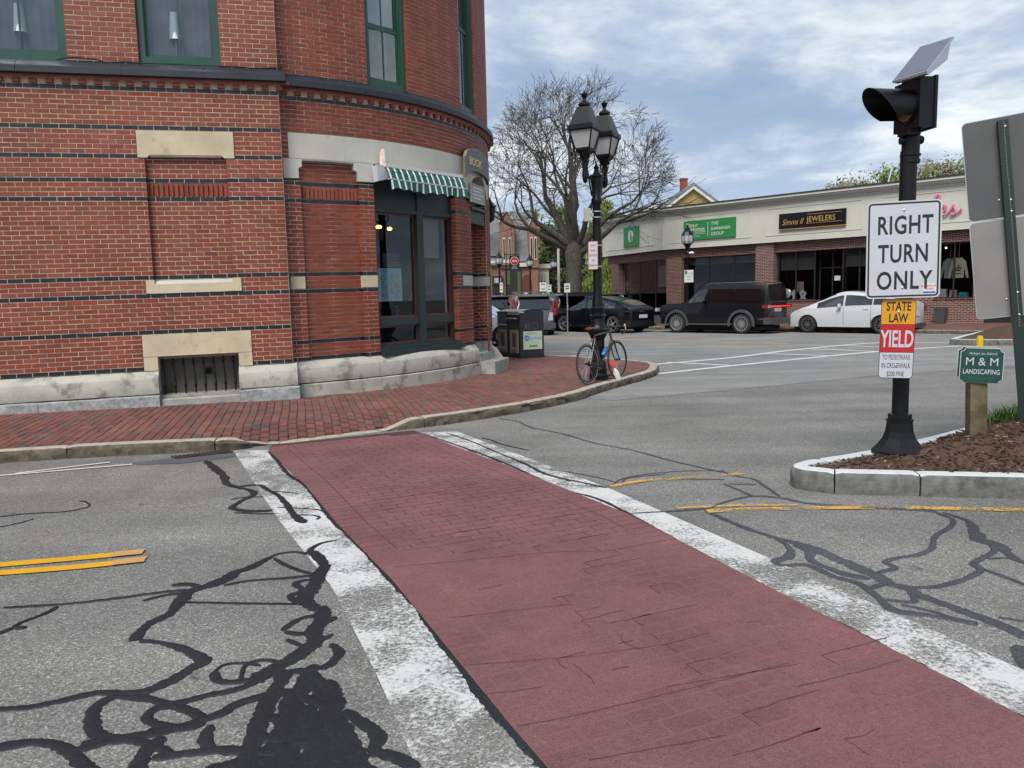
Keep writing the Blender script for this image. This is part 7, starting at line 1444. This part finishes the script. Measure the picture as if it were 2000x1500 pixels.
for k, (x, y, h, w, c, nm) in enumerate(((45, 104, 16.0, 12, TW, 'brown budding hill tree at the left end of the hill'), (50, 102, 17.5, 12, YG, 'yellow green hill tree left of the black signal post'), (56, 104, 18.4, 12, TW, 'brown hill tree directly left of the signal post'), (61, 102, 19.4, 11, YG, 'bright hill tree directly behind the signal post'), (67, 104, 18.8, 9, TW, 'thin bare hill tree right of the signal post'), (72, 104, 18.6, 12, YG, 'green hill tree at the right end of the hill'))):
    leafy('hill_tree', x, y, 1.5, h*.95-2, w, c, 9000, .26, nm, R3, group='hill trees above the shop roof', dens=1.6)
mb = MB(); n = 40; vs = []
for i in range(n+1):
    for j in range(5): x = -60+i*5; y = 100+j*14; vs.append((x, y, -.3+(0 if j == 0 else 1)*max(0, 7*math.sin(max(0, min(1, (x-20)/60))*math.pi)+1.5*noise.noise(Vector((x*.05, y*.05, 0))))))
mb.add(vs, [(i*5+j, i*5+j+1, i*5+j+6, i*5+j+5) for i in range(n) for j in range(4)]); mb.build('hill', mat('hill_green', (.04, .05, .02), .95, var=.3, scale=.5), kind='structure', smooth=80)
# ================================================================ CARS
def lerp_(P, x):
    if x <= P[0][0]: return P[0][1]
    for (a, b), (c, d) in zip(P, P[1:]):
        if x <= c:
            t = (x-a)/(c-a); return b+(d-b)*t
    return P[-1][1]
def smooth_prof(P):
    Q = [Vector((x, z, 0)) for x, z in P]; out_ = arc_pts([(x, z) for x, z in P], 5); return [(p.x, p.y) for p in out_]
m_chrome = mat('chrome', (.6, .6, .6), .15, 1, var=0); m_tyre = mat('tyre', (.014, .014, .014), .85, var=.2); m_lamp_r = mat('tail_red', (.20, .006, .008), .2, var=0, coat=.5); m_lamp_w = mat('head_lamp', (.45, .46, .47), .15, .3, var=0, coat=.5)
m_plate = mat('number_plate', (.55, .55, .55), .5, var=.1); m_rimdark = mat('rim_dark', (.16, .16, .165), .35, .7, var=0); m_rimsil = mat('rim_silver', (.42, .43, .44), .3, .8, var=0); m_clad = mat('grey_cladding', (.05, .052, .055), .6, var=.05); m_under = mat('underbody', (.006, .006, .006), .9, var=0)
def car(name, label, pos, phi, L, Wd, zr, zb, col, wheels, rw=.33, sill=.24, win=(), shield=None, rear=None, group=None, rim='silver', spokes=10, det=True, cat='car', extra=None, tall=False, lights=True):
    root = empty(name, (0, 0, 0), 0, label, cat, group); zr, zb = smooth_prof(zr), smooth_prof(zb)
    ZR = lambda x: max(lerp_(zr, x), lerp_(zb, x)); ZB = lambda x: lerp_(zb, x); hl = L/2
    Wf = lambda x: Wd/2*(1-.16*abs(x/hl)**5-(.05*max(0, x/hl)**2))
    def arch(x):
        z = sill
        for wx in wheels:
            ra = rw+.07; d = abs(x-wx)
            if d < ra: z = max(z, rw-.02+math.sqrt(ra*ra-d*d))
        return z
    cs = .055 if tall else .10
    def S(x, t):   # greenhouse side, t = 0 belt to 1 cant rail
        g = ZR(x)-ZB(x); k = min(1, g/.35); y = Wf(x)*(.968-(cs*.75 if t < .5 else 0)*k*2*t-(0 if t < .5 else (cs*.75+(cs*1.25)*(t-.5)*2)*k)); return y, ZB(x)+g*.9*t
    def SL(x, z):  # body side below the belt
        zb_ = ZB(x); t = max(0, min(1, (z-.25)/(zb_-.25))); return Wf(x)*(.955+.045*math.sin(math.pi*min(1, t*1.05)*.9)+(.0 if t < .9 else -.013))
    xs = sorted(set([-hl, -hl+.02, -hl+.06, -hl+.12]+[-hl+.2+(L-.4)*i/54 for i in range(55)]+[hl-.12, hl-.06, hl-.02, hl]+[w+s*(rw+.07)*math.cos(R(a)) for w in wheels for s in (-1, 1) for a in (0, 8, 20, 40, 60, 80)]))
    mb = MB(); vs = []; m = 0
    for x in xs:
        za = arch(x); w = Wf(x); r = []
        edge = min(1, (hl-abs(x))/.10); sh = .90+.10*math.sqrt(max(0, 1-(1-edge)**2))
        zz = ZR(x)
        for z in (za, za+(max(za, .50)-za)*.6+.001, max(za+.01, .55), max(za+.02, (.55+ZB(x))/2), max(za+.03, ZB(x)-.10), max(za+.035, ZB(x)-.015)): r.append((SL(x, z)*sh, z))
        r.append((S(x, 0)[0]*.985*sh, ZB(x)+.004)); 
        for t in (.5, .92): y, z = S(x, t); r.append((y*sh*.995, max(z, ZB(x)+.006)))
        y, z = S(x, 1.0); r += [(y*.95*sh, zz-.012), (w*.62*sh, zz), (w*.3, zz+.012), (0, zz+.016)]
        ring = [(0, max(.18, za-.0))]+[(w*.8, za)]+r
        full = ring+[(-y_, z_) for y_, z_ in ring[-2:0:-1]]; m = len(full); vs += [(x, y_, z_) for y_, z_ in full]
    n = len(xs); fs = [(i*m+k, i*m+(k+1) % m, (i+1)*m+(k+1) % m, (i+1)*m+k) for i in range(n-1) for k in range(m)]+[tuple(range(m))[::-1], tuple(range((n-1)*m, n*m))]
    mb.add(vs, fs); mb.build('body', col, root, smooth=32)
    def patch(nm, mt, x0, x1, f, nx=10, par=root, both=True):
        for sg in ((1, -1) if both else (1,)):
            q = MB(); v_ = []
            for i in range(nx+1): v_ += f(x0+(x1-x0)*i/nx, sg)
            k_ = len(v_)//(nx+1); q.add(v_, [(i*k_+j, i*k_+j+1, (i+1)*k_+j+1, (i+1)*k_+j) for i in range(nx) for j in range(k_-1)]); o_ = q.build(nm, mt, par, smooth=50)
        return o_
    def sidew(x, sg, t0=.10, t1=.84, o=.008):
        r = []
        for k in range(4): t = t0+(t1-t0)*k/3; y, z = S(x, t); r.append((x, sg*(y+o), z))
        return r
    for (a, b) in win: patch('side_window', m_cglass, a, b, sidew)
    if shield: patch('windshield', m_cglass, shield[0], shield[1], lambda x, s: [(x, Wf(x)*f*.80, ZR(x)+.020-.012*abs(f)) for f in (-1, -.6, -.2, .2, .6, 1)], both=False)
    if rear:
        if rear[0] == 'top': patch('rear_window', m_cglass, rear[1], rear[2], lambda x, s: [(x, Wf(x)*f*.74, ZR(x)+.020-.012*abs(f)) for f in (-1, -.6, -.2, .2, .6, 1)], both=False)
        else:
            z0, z1 = rear[1], rear[2]; q = MB(); q.add([(-hl-.012+rear[3]*((z-z0)/(z1-z0))+.0, y*Wd*.40*(1-.12*(z-z0)), z) for z in (z0, z1) for y in (-1, 1)], [(0, 1, 3, 2)]); q.build('rear_window', m_cglass, root)
    if det:
        for xd in det if isinstance(det, (list, tuple)) else ():
            q = MB()
            for sg in (1, -1):
                for k in range(8): z0 = sill+.06+(ZB(xd)-.02-sill-.06)*k/8; z1 = sill+.06+(ZB(xd)-.02-sill-.06)*(k+1)/8; q.add([(xd-.006, sg*(SL(xd, z0)+.002), z0), (xd+.006, sg*(SL(xd, z0)+.002), z0), (xd+.006, sg*(SL(xd, z1)+.002), z1), (xd-.006, sg*(SL(xd, z1)+.002), z1)], [(0, 1, 2, 3)])
            q.build('door_gap', m_under, root)
            q = MB()
            for sg in (1, -1): y = SL(xd+.15, ZB(xd)-.12); q.box(xd+.08, xd+.26, sg*(y-.01), sg*(y+.025), ZB(xd)-.135, ZB(xd)-.105)
            q.build('door_handle', col, root)
        xm = shield[0]-.22 if shield else .6; q = MB()
        for sg in (1, -1): y = SL(xm, ZB(xm)); q.lathe([(.0, -.09), (.06, -.08), (.075, .0), (.06, .06), (.0, .07)], n=10, M=Matrix.Translation((xm, sg*(y+.10), ZB(xm)+.07)) @ Matrix.Diagonal((.8, 1.6, 1, 1)))
        q.build('door_mirror', extra.get('mirror', col) if extra else col, root, smooth=60)
    # wheels
    for wx in wheels:
        for sg in (1, -1):
            y0 = sg*(Wd/2-.03); M = Matrix.Translation((wx, y0, rw)) @ Matrix.Rotation(R(-90*sg), 4, 'X'); q = MB()
            q.lathe([(rw*.70, 0.0), (rw*.92, .0), (rw*.985, -.02), (rw, -.05), (rw, -.17), (rw*.97, -.21), (rw*.7, -.22)], n=28, M=M, cap=False); wo = q.build('wheel', m_tyre, root, smooth=45)
            q = MB(); q.lathe([(rw*.60, -.05), (rw*.66, .002), (rw*.72, .004), (rw*.72, -.01)], n=28, M=M, cap=False); q.lathe([(.0, -.012), (.035, -.012), (.045, -.02), (.05, -.06)], n=12, M=M)
            for k in range(spokes):
                a = 2*math.pi*k/spokes; c_, s_ = math.cos(a), math.sin(a); wd_ = .020 if spokes > 6 else .038
                q.add([M @ Vector(v) for v in ((.03*c_-s_*wd_, .03*s_+c_*wd_, -.015), (.03*c_+s_*wd_, .03*s_-c_*wd_, -.015), (rw*.67*c_+s_*wd_*.7, rw*.67*s_-c_*wd_*.7, -.008), (rw*.67*c_-s_*wd_*.7, rw*.67*s_+c_*wd_*.7, -.008), (.03*c_, .03*s_, -.05), (rw*.6*c_, rw*.6*s_, -.05))], [(0, 1, 2, 3), (0, 3, 5, 4), (1, 4, 5, 2)])
            q.build('rim', m_rimsil if rim == 'silver' else m_rimdark, wo); q = MB(); q.lathe([(.0, -.07), (rw*.66, -.07)], n=20, M=M); q.build('brake_disc', m_under, wo)
    q = MB(); q.box(-hl+.25, hl-.25, -Wd*.36, Wd*.36, .16, .30); q.build('underbody', m_under, root)
    if lights:
        q = MB(); q.box(-hl-.018, -hl+.0, -.26, .26, .62 if not tall else .84, .76 if not tall else .97); q.build('number_plate', m_plate, root)
    ctx = dict(root=root, S=S, SL=SL, ZR=ZR, ZB=ZB, Wf=Wf, hl=hl, patch=patch, sidew=sidew)
    root.location = pos; root.rotation_euler = (0, 0, phi); return ctx
def paint(name, c, metal=0.): return mat(name, c, .32, metal, var=0, coat=.3 if c[0] < .05 else 1., spec=.3 if c[0] < .05 else .5)
m_cglass = mat('car_window', (.004, .005, .006), .04, 0, var=0, spec=.9, coat=1); m_cglass2 = mat('car_window_light', (.09, .12, .12), .05, 0, var=0, spec=.9, coat=1)
PB_, PW_, PNAVY, PGREY, PSIL = paint('paint_black', (.003, .003, .004)), paint('paint_white', (.52, .54, .56)), paint('paint_blueblack', (.003, .004, .009)), paint('paint_grey', (.07, .075, .08), .3), paint('paint_silver', (.40, .41, .42), .4)
PHI = R(134)
# white hatchback
c = car('white_hatchback', 'white hatchback parked half behind the right turn sign', (12.8, 28.75, .0), PHI, 4.46, 1.74, [(-2.23, .95), (-2.16, 1.08), (-1.95, 1.19), (-1.2, 1.37), (-.3, 1.52), (.25, 1.50), (1.0, 1.20), (1.55, .97), (1.95, .82), (2.15, .68), (2.23, .5)], [(-2.23, .93), (-2.1, 1.02), (-1.2, 1.02), (0, .97), (1.2, .90), (1.55, .88), (1.95, .79), (2.15, .66), (2.23, .48)], PW_, (-1.32, 1.38), rw=.32, win=((-1.72, -1.02), (-.98, -.02), (.05, 1.02)), shield=(.36, 1.36), rear=('top', -1.95, -1.15), rim='dark', spokes=10, det=(-.95, .02), group='cars parked along the far kerb', extra={'mirror': PW_})
r_ = c['root']
def vlink(name, mb, m, ctx, **k):
    """mesh given in car coordinates"""
    # pieces that do not touch become parts of their own
    par = list(range(len(mb.v)))
    def fd(a):
        while par[a] != a: par[a] = par[par[a]]; a = par[a]
        return a
    if name in ('tail_light', 'headlight', 'reversing_light', 'roof_rail', 'chrome_strip'):
        for f in mb.f:
            for i in f[1:]: par[fd(i)] = fd(f[0])
        for key in ('L', 'R'):
            q_ = MB(); keep = [f for f in mb.f if (mb.v[f[0]][1] > 0) == (key == 'L')]; ids = sorted({i for f in keep for i in f}); mp_ = {i: j for j, i in enumerate(ids)}
            if not keep: continue
            q_.add([mb.v[i] for i in ids], [tuple(mp_[i] for i in f) for f in keep]); o = q_.build(name, m, None, **k); o.parent = ctx['root']; WM[o.name] = Matrix.Identity(4)
        return o
    o = mb.build(name, m, None, **k); o.parent = ctx['root']; WM[o.name] = Matrix.Identity(4); return o
c['patch']('window_frame', PB_, -.025, .055, lambda x, s: [(x, s*(c['S'](x, t)[0]+.010), c['S'](x, t)[1]) for t in (.08, .5, .86)], 2, None) if 0 else None
q = MB()
for sg in (1, -1):
    q.add([(1.78, sg*(c['SL'](1.78, .72)+.006), .72), (2.1, sg*(c['SL'](2.1, .68)*.96), .60), (2.05, sg*(c['SL'](2.05, .7)*.97), .70), (1.70, sg*(c['SL'](1.7, .8)+.004), .83)], [(0, 1, 2, 3)])
vlink('headlight', q, m_lamp_w, c); q = MB()
for sg in (1, -1): q.box(-2.25, -2.1, sg*.62, sg*.84, .78, .98)
vlink('tail_light', q, m_lamp_r, c); q = MB(); q.box(-2.26, -2.0, -.80, .80, .22, .36); vlink('rear_bumper', q, m_clad, c)
# black boxy suv
c = car('black_suv', 'big black boxy suv with silver-spoked wheels and a red light bar across its tail', (8.45, 31.0, .0), R(135), 4.85, 1.98, [(-2.5, 1.05), (-2.47, 1.20), (-2.38, 1.78), (-2.2, 1.86), (-.5, 1.91), (.38, 1.88), (.90, 1.32), (1.08, 1.23), (2.0, 1.16), (2.32, 1.08), (2.45, .92), (2.5, .6)], [(-2.5, 1.03), (-2.46, 1.13), (-2.3, 1.17), (1.0, 1.18), (1.15, 1.20), (2.0, 1.14), (2.32, 1.06), (2.45, .9), (2.5, .58)], PB_, (-1.42, 1.45), rw=.39, sill=.36, win=((-2.15, -1.12), (-1.05, -.12), (-.05, .88)), shield=(.36, 1.0), rear=('back', 1.18, 1.72, .12), rim='silver', spokes=14, det=(-1.08, -.08), group='cars parked along the far kerb', tall=True)
for wx in (-1.42, 1.45):
    for sg in (1, -1):
        v_ = []; q = MB()
        for k in range(17):
            a = R(-8+196*k/16); v_ += [(wx+(.39+.07)*math.cos(a), sg*(c['SL'](wx, .7)+.02), .37+(.46)*math.sin(a)), (wx+(.39+.16)*math.cos(a), sg*(c['SL'](wx, .7)+.028), .37+(.55)*math.sin(a)), (wx+(.39+.18)*math.cos(a), sg*(c['SL'](wx, .7)-.01), .37+(.57)*math.sin(a))]
        q.add(v_, [(3*k+j, 3*k+j+1, 3*k+4+j, 3*k+3+j) for k in range(16) for j in (0, 1)]); vlink('wheel_arch', q, m_clad, c, smooth=50)
q = MB(); q.box(-2.515, -2.48, -.80, .80, 1.02, 1.06); vlink('light_bar', q, mat('bar_red', (.5, .01, .015), .3, var=0, emit=((1, .02, .03), .5)), c); q = MB()
for sg in (1, -1): q.box(-2.52, -2.28, sg*.80, sg*.985, .98, 1.10); q.box(-2.52, -2.44, sg*.72, sg*.9, .60, .66)
vlink('tail_light', q, m_lamp_r, c); q = MB()
for sg in (1, -1): q.tube([(-2.2, sg*.72, 1.91), (-1.9, sg*.72, 1.965), (.0, sg*.72, 1.96), (.25, sg*.72, 1.90)], .018, 6)
vlink('roof_rail', q, m_rimdark, c, smooth=60); q = MB(); q.box(-2.56, -2.3, -.92, .92, .38, .62); q.box(2.25, 2.56, -.90, .90, .36, .62); q.box(-1.0, 1.0, -.99, .99, .34, .40); vlink('bumper', q, m_clad, c)
q = MB()
for sg in (1, -1): q.box(2.36, 2.5, sg*.62, sg*.93, .88, 1.02)
vlink('headlight', q, m_lamp_w, c)
q = MB()
for sg in (1, -1): q.add([(-2.35, sg*(c['SL'](-2.3, .6)+.004), .56), (-2.05, sg*(c['SL'](-2.0, .6)+.004), .56), (-2.05, sg*(c['SL'](-2.0, .6)+.004), .585), (-2.38, sg*(c['SL'](-2.3, .6)+.004), .585)], [(0, 1, 2, 3)])
vlink('chrome_strip', q, m_chrome, c)
# dark crossover
c = car('dark_crossover', 'dark blue black sloping crossover parked behind the street lamp', (4.0, 33.9, .0), R(131), 4.68, 1.88, [(-2.34, .86), (-2.28, 1.02), (-2.05, 1.12), (-1.4, 1.36), (-.6, 1.53), (.1, 1.53), (.6, 1.40), (1.3, 1.02), (1.6, .95), (2.05, .82), (2.25, .70), (2.34, .5)], [(-2.34, .84), (-2.26, .98), (-1.9, 1.04), (-1.1, .99), (.5, .93), (1.35, .94), (1.6, .92), (2.05, .80), (2.25, .68), (2.34, .48)], PNAVY, (-1.42, 1.48), rw=.37, win=((-1.55, -.95), (-.9, .05), (.12, 1.05)), shield=(.42, 1.25), rear=('top', -2.0, -1.35), rim='silver', spokes=5, det=(-.88, .08), group='cars parked along the far kerb')
q = MB()
for sg in (1, -1): q.add([(-1.15, sg*(c['SL'](-1.15, .9)+.006), 1.03), (-1.5, sg*(c['SL'](-1.5, .9)+.004), 1.12) if 0 else (-1.25, sg*(c['S'](-1.25, .2)[0]+.012), 1.12), (-1.75, sg*(c['S'](-1.75, .9)[0]*.98+.012), 1.22), (-1.72, sg*(c['S'](-1.72, .9)[0]+.012), 1.15)], [(0, 1, 2, 3)])
q = MB(); q.box(-2.352, -2.30, -.78, .78, .885, .905)
for sg in (1, -1): q.box(-2.33, -2.05, sg*.76, sg*.90, .885, .915)
vlink('light_strip', q, m_chrome, c); q = MB()
for sg in (1, -1): q.box(-.95, 1.0, sg*.925, sg*.95, .30, .325)
vlink('chrome_strip', q, m_chrome, c); q = MB(); q.box(-2.36, -2.1, -.85, .85, .28, .5); vlink('rear_bumper', q, m_blackp, c)
text('badge', 'KIA' if 0 else 'EV', lambda s, z, o: Vector((-2.352-o, -s, z)), 0, .98, 0, .05, m_chrome, None).parent = c['root']
# cars packed in the street on the left, seen from behind
SUVR = [(-2.25, .98), (-2.2, 1.15), (-2.05, 1.55), (-1.8, 1.64), (-.5, 1.70), (.3, 1.66), (1.05, 1.12), (1.25, 1.05), (1.9, .95), (2.15, .8), (2.25, .5)]; SUVB = [(-2.25, .96), (-2.15, 1.02), (1.1, .98), (1.25, 1.02), (1.9, .92), (2.15, .78), (2.25, .48)]
SEDR = [(-2.3, .85), (-2.22, 1.0), (-1.7, 1.06), (-1.0, 1.38), (-.3, 1.46), (.3, 1.43), (1.05, 1.02), (1.3, .94), (2.0, .8), (2.2, .65), (2.3, .45)]; SEDB = [(-2.3, .83), (-2.2, .98), (-1.65, 1.0), (0, .93), (1.05, .92), (1.3, .92), (2.0, .78), (2.2, .63), (2.3, .43)]
def rearcar(nm, lab, x, y, phi, paint_, kind='suv', w=1.86, glass=None, **k):
    if kind == 'suv': cc = car(nm, lab, (x, y, 0), phi, 4.5, w, SUVR, SUVB, paint_, (-1.32, 1.32), rw=.35, win=((-1.75, -1.0), (-.95, -.1), (-.03, .85)), shield=(.35, 1.05), rear=('top', -2.2, -2.0), det=False, spokes=6, group='cars packed along the street on the left', **k)
    else: cc = car(nm, lab, (x, y, 0), phi, 4.6, w, SEDR, SEDB, paint_, (-1.35, 1.38), rw=.33, win=((-1.35, -.95), (-.9, 0), (.08, .95)), shield=(.38, 1.15), rear=('top', -1.6, -.95), det=False, spokes=6, group='cars packed along the street on the left', **k)
    hl = cc['hl']; q = MB()
    if kind == 'suv':
        for sg in (1, -1): q.box(-hl-.015, -hl+.16, sg*w*.39, sg*w*.465, .84, 1.10); q.box(-hl+.06, -hl+.25, sg*w*.375, sg*w*.425, 1.10, 1.42)
        b = MB(); b.add([(-hl-.02, -w*.34, 1.08), (-hl-.02, w*.34, 1.08), (-hl+.16, w*.32, 1.52), (-hl+.16, -w*.32, 1.52)], [(0, 1, 2, 3)]); vlink('rear_window', b, m_cglass, cc); b = MB(); b.box(-hl+.02, -hl+.3, -w*.34, w*.34, 1.60, 1.635); vlink('roof_spoiler', b, paint_, cc)
    else:
        for sg in (1, -1): q.box(-hl-.015, -hl+.15, sg*w*.28, sg*w*.45, .78, .94)
    vlink('tail_light', q, m_lamp_r, cc); b = MB(); b.box(-hl-.03, -hl+.15, -w*.45, w*.45, .3, .52); vlink('rear_bumper', b, m_clad, cc); return cc
cc = rearcar('grey_suv', 'dark grey suv with tall red tail lights just behind the street bins', .72, 33.6, R(97), PGREY, w=1.9)
b = MB()
for sg in (1, -1): b.tube([(-1.6, sg*.62, 1.72), (-1.4, sg*.62, 1.77), (.2, sg*.62, 1.77), (.3, sg*.62, 1.70)], .02, 6)
for x in (-1.1, -.1): b.box(x-.04, x+.04, -.66, .66, 1.79, 1.82)
vlink('roof_rack', b, m_rimdark, cc, smooth=60); b = MB()
for sg in (1, -1): b.add([(-2.29, sg*.52, .62), (-2.29, sg*.74, .62), (-2.29, sg*.74, .95), (-2.29, sg*.60, .95)], [(0, 1, 2, 3)])
vlink('reversing_light', b, m_lamp_w, cc)
cc = rearcar('black_open_suv', 'black suv with its tailgate raised beside the dark grey suv', 2.35, 37.5, R(104), PB_)
b = MB(); b.box(-3.0, -2.0, -.72, .72, 1.70, 1.76); b.box(-3.05, -2.95, -.70, .70, 1.58, 1.72); vlink('raised_tailgate', b, PB_, cc)
cw = rearcar('white_sedan', 'white sedan behind the left recycling bin beside the brick corner', -1.35, 26.2, R(-15), PW_, 'sedan'); 
for ch in list(cw['root'].children):
    if ch.name.startswith('windshield') or ch.name.startswith('side_window'): ch.data.materials[0] = mat('pale_glass', (.32, .44, .46), .1, 0, var=0, coat=1) if 'pale_glass' not in MATS else MATS['pale_glass']
for args in (('silver_suv', 'silver suv with round spare shape, far row left of the tree', 1.75, 44, R(98), PSIL), ('black_wagon', 'black wagon roof showing above the grey suv', .35, 42, R(99), PB_), ('white_suv', 'white suv with bright red tail lights left of the big tree trunk', 3.05, 47, R(97), PW_), ('grey_wagon', 'dark grey suv front corner beside the big tree trunk', 2.6, 41, R(-75), PGREY), ('black_pickup_suv', 'black suv between the big tree trunk and the street lamp', 4.6, 43, R(108), PB_), ('white_van_suv', 'white suv between the street lamp and the shop row', 6.3, 49.5, R(120), PW_), ('silver_wagon', 'silver wagon far down the row of cars', 1.2, 50, R(98), PSIL), ('blue_wagon', 'dark blue suv at the far left of the car row', -.9, 39, R(100), PNAVY), ('grey_far_suv', 'grey suv right of the street lamp before the brick pier', 5.9, 44.5, R(115), PGREY), ('white_far_car', 'small white car far left in front of the dark shop front', -.9, 56, R(20), PW_)):
    rearcar(*args)
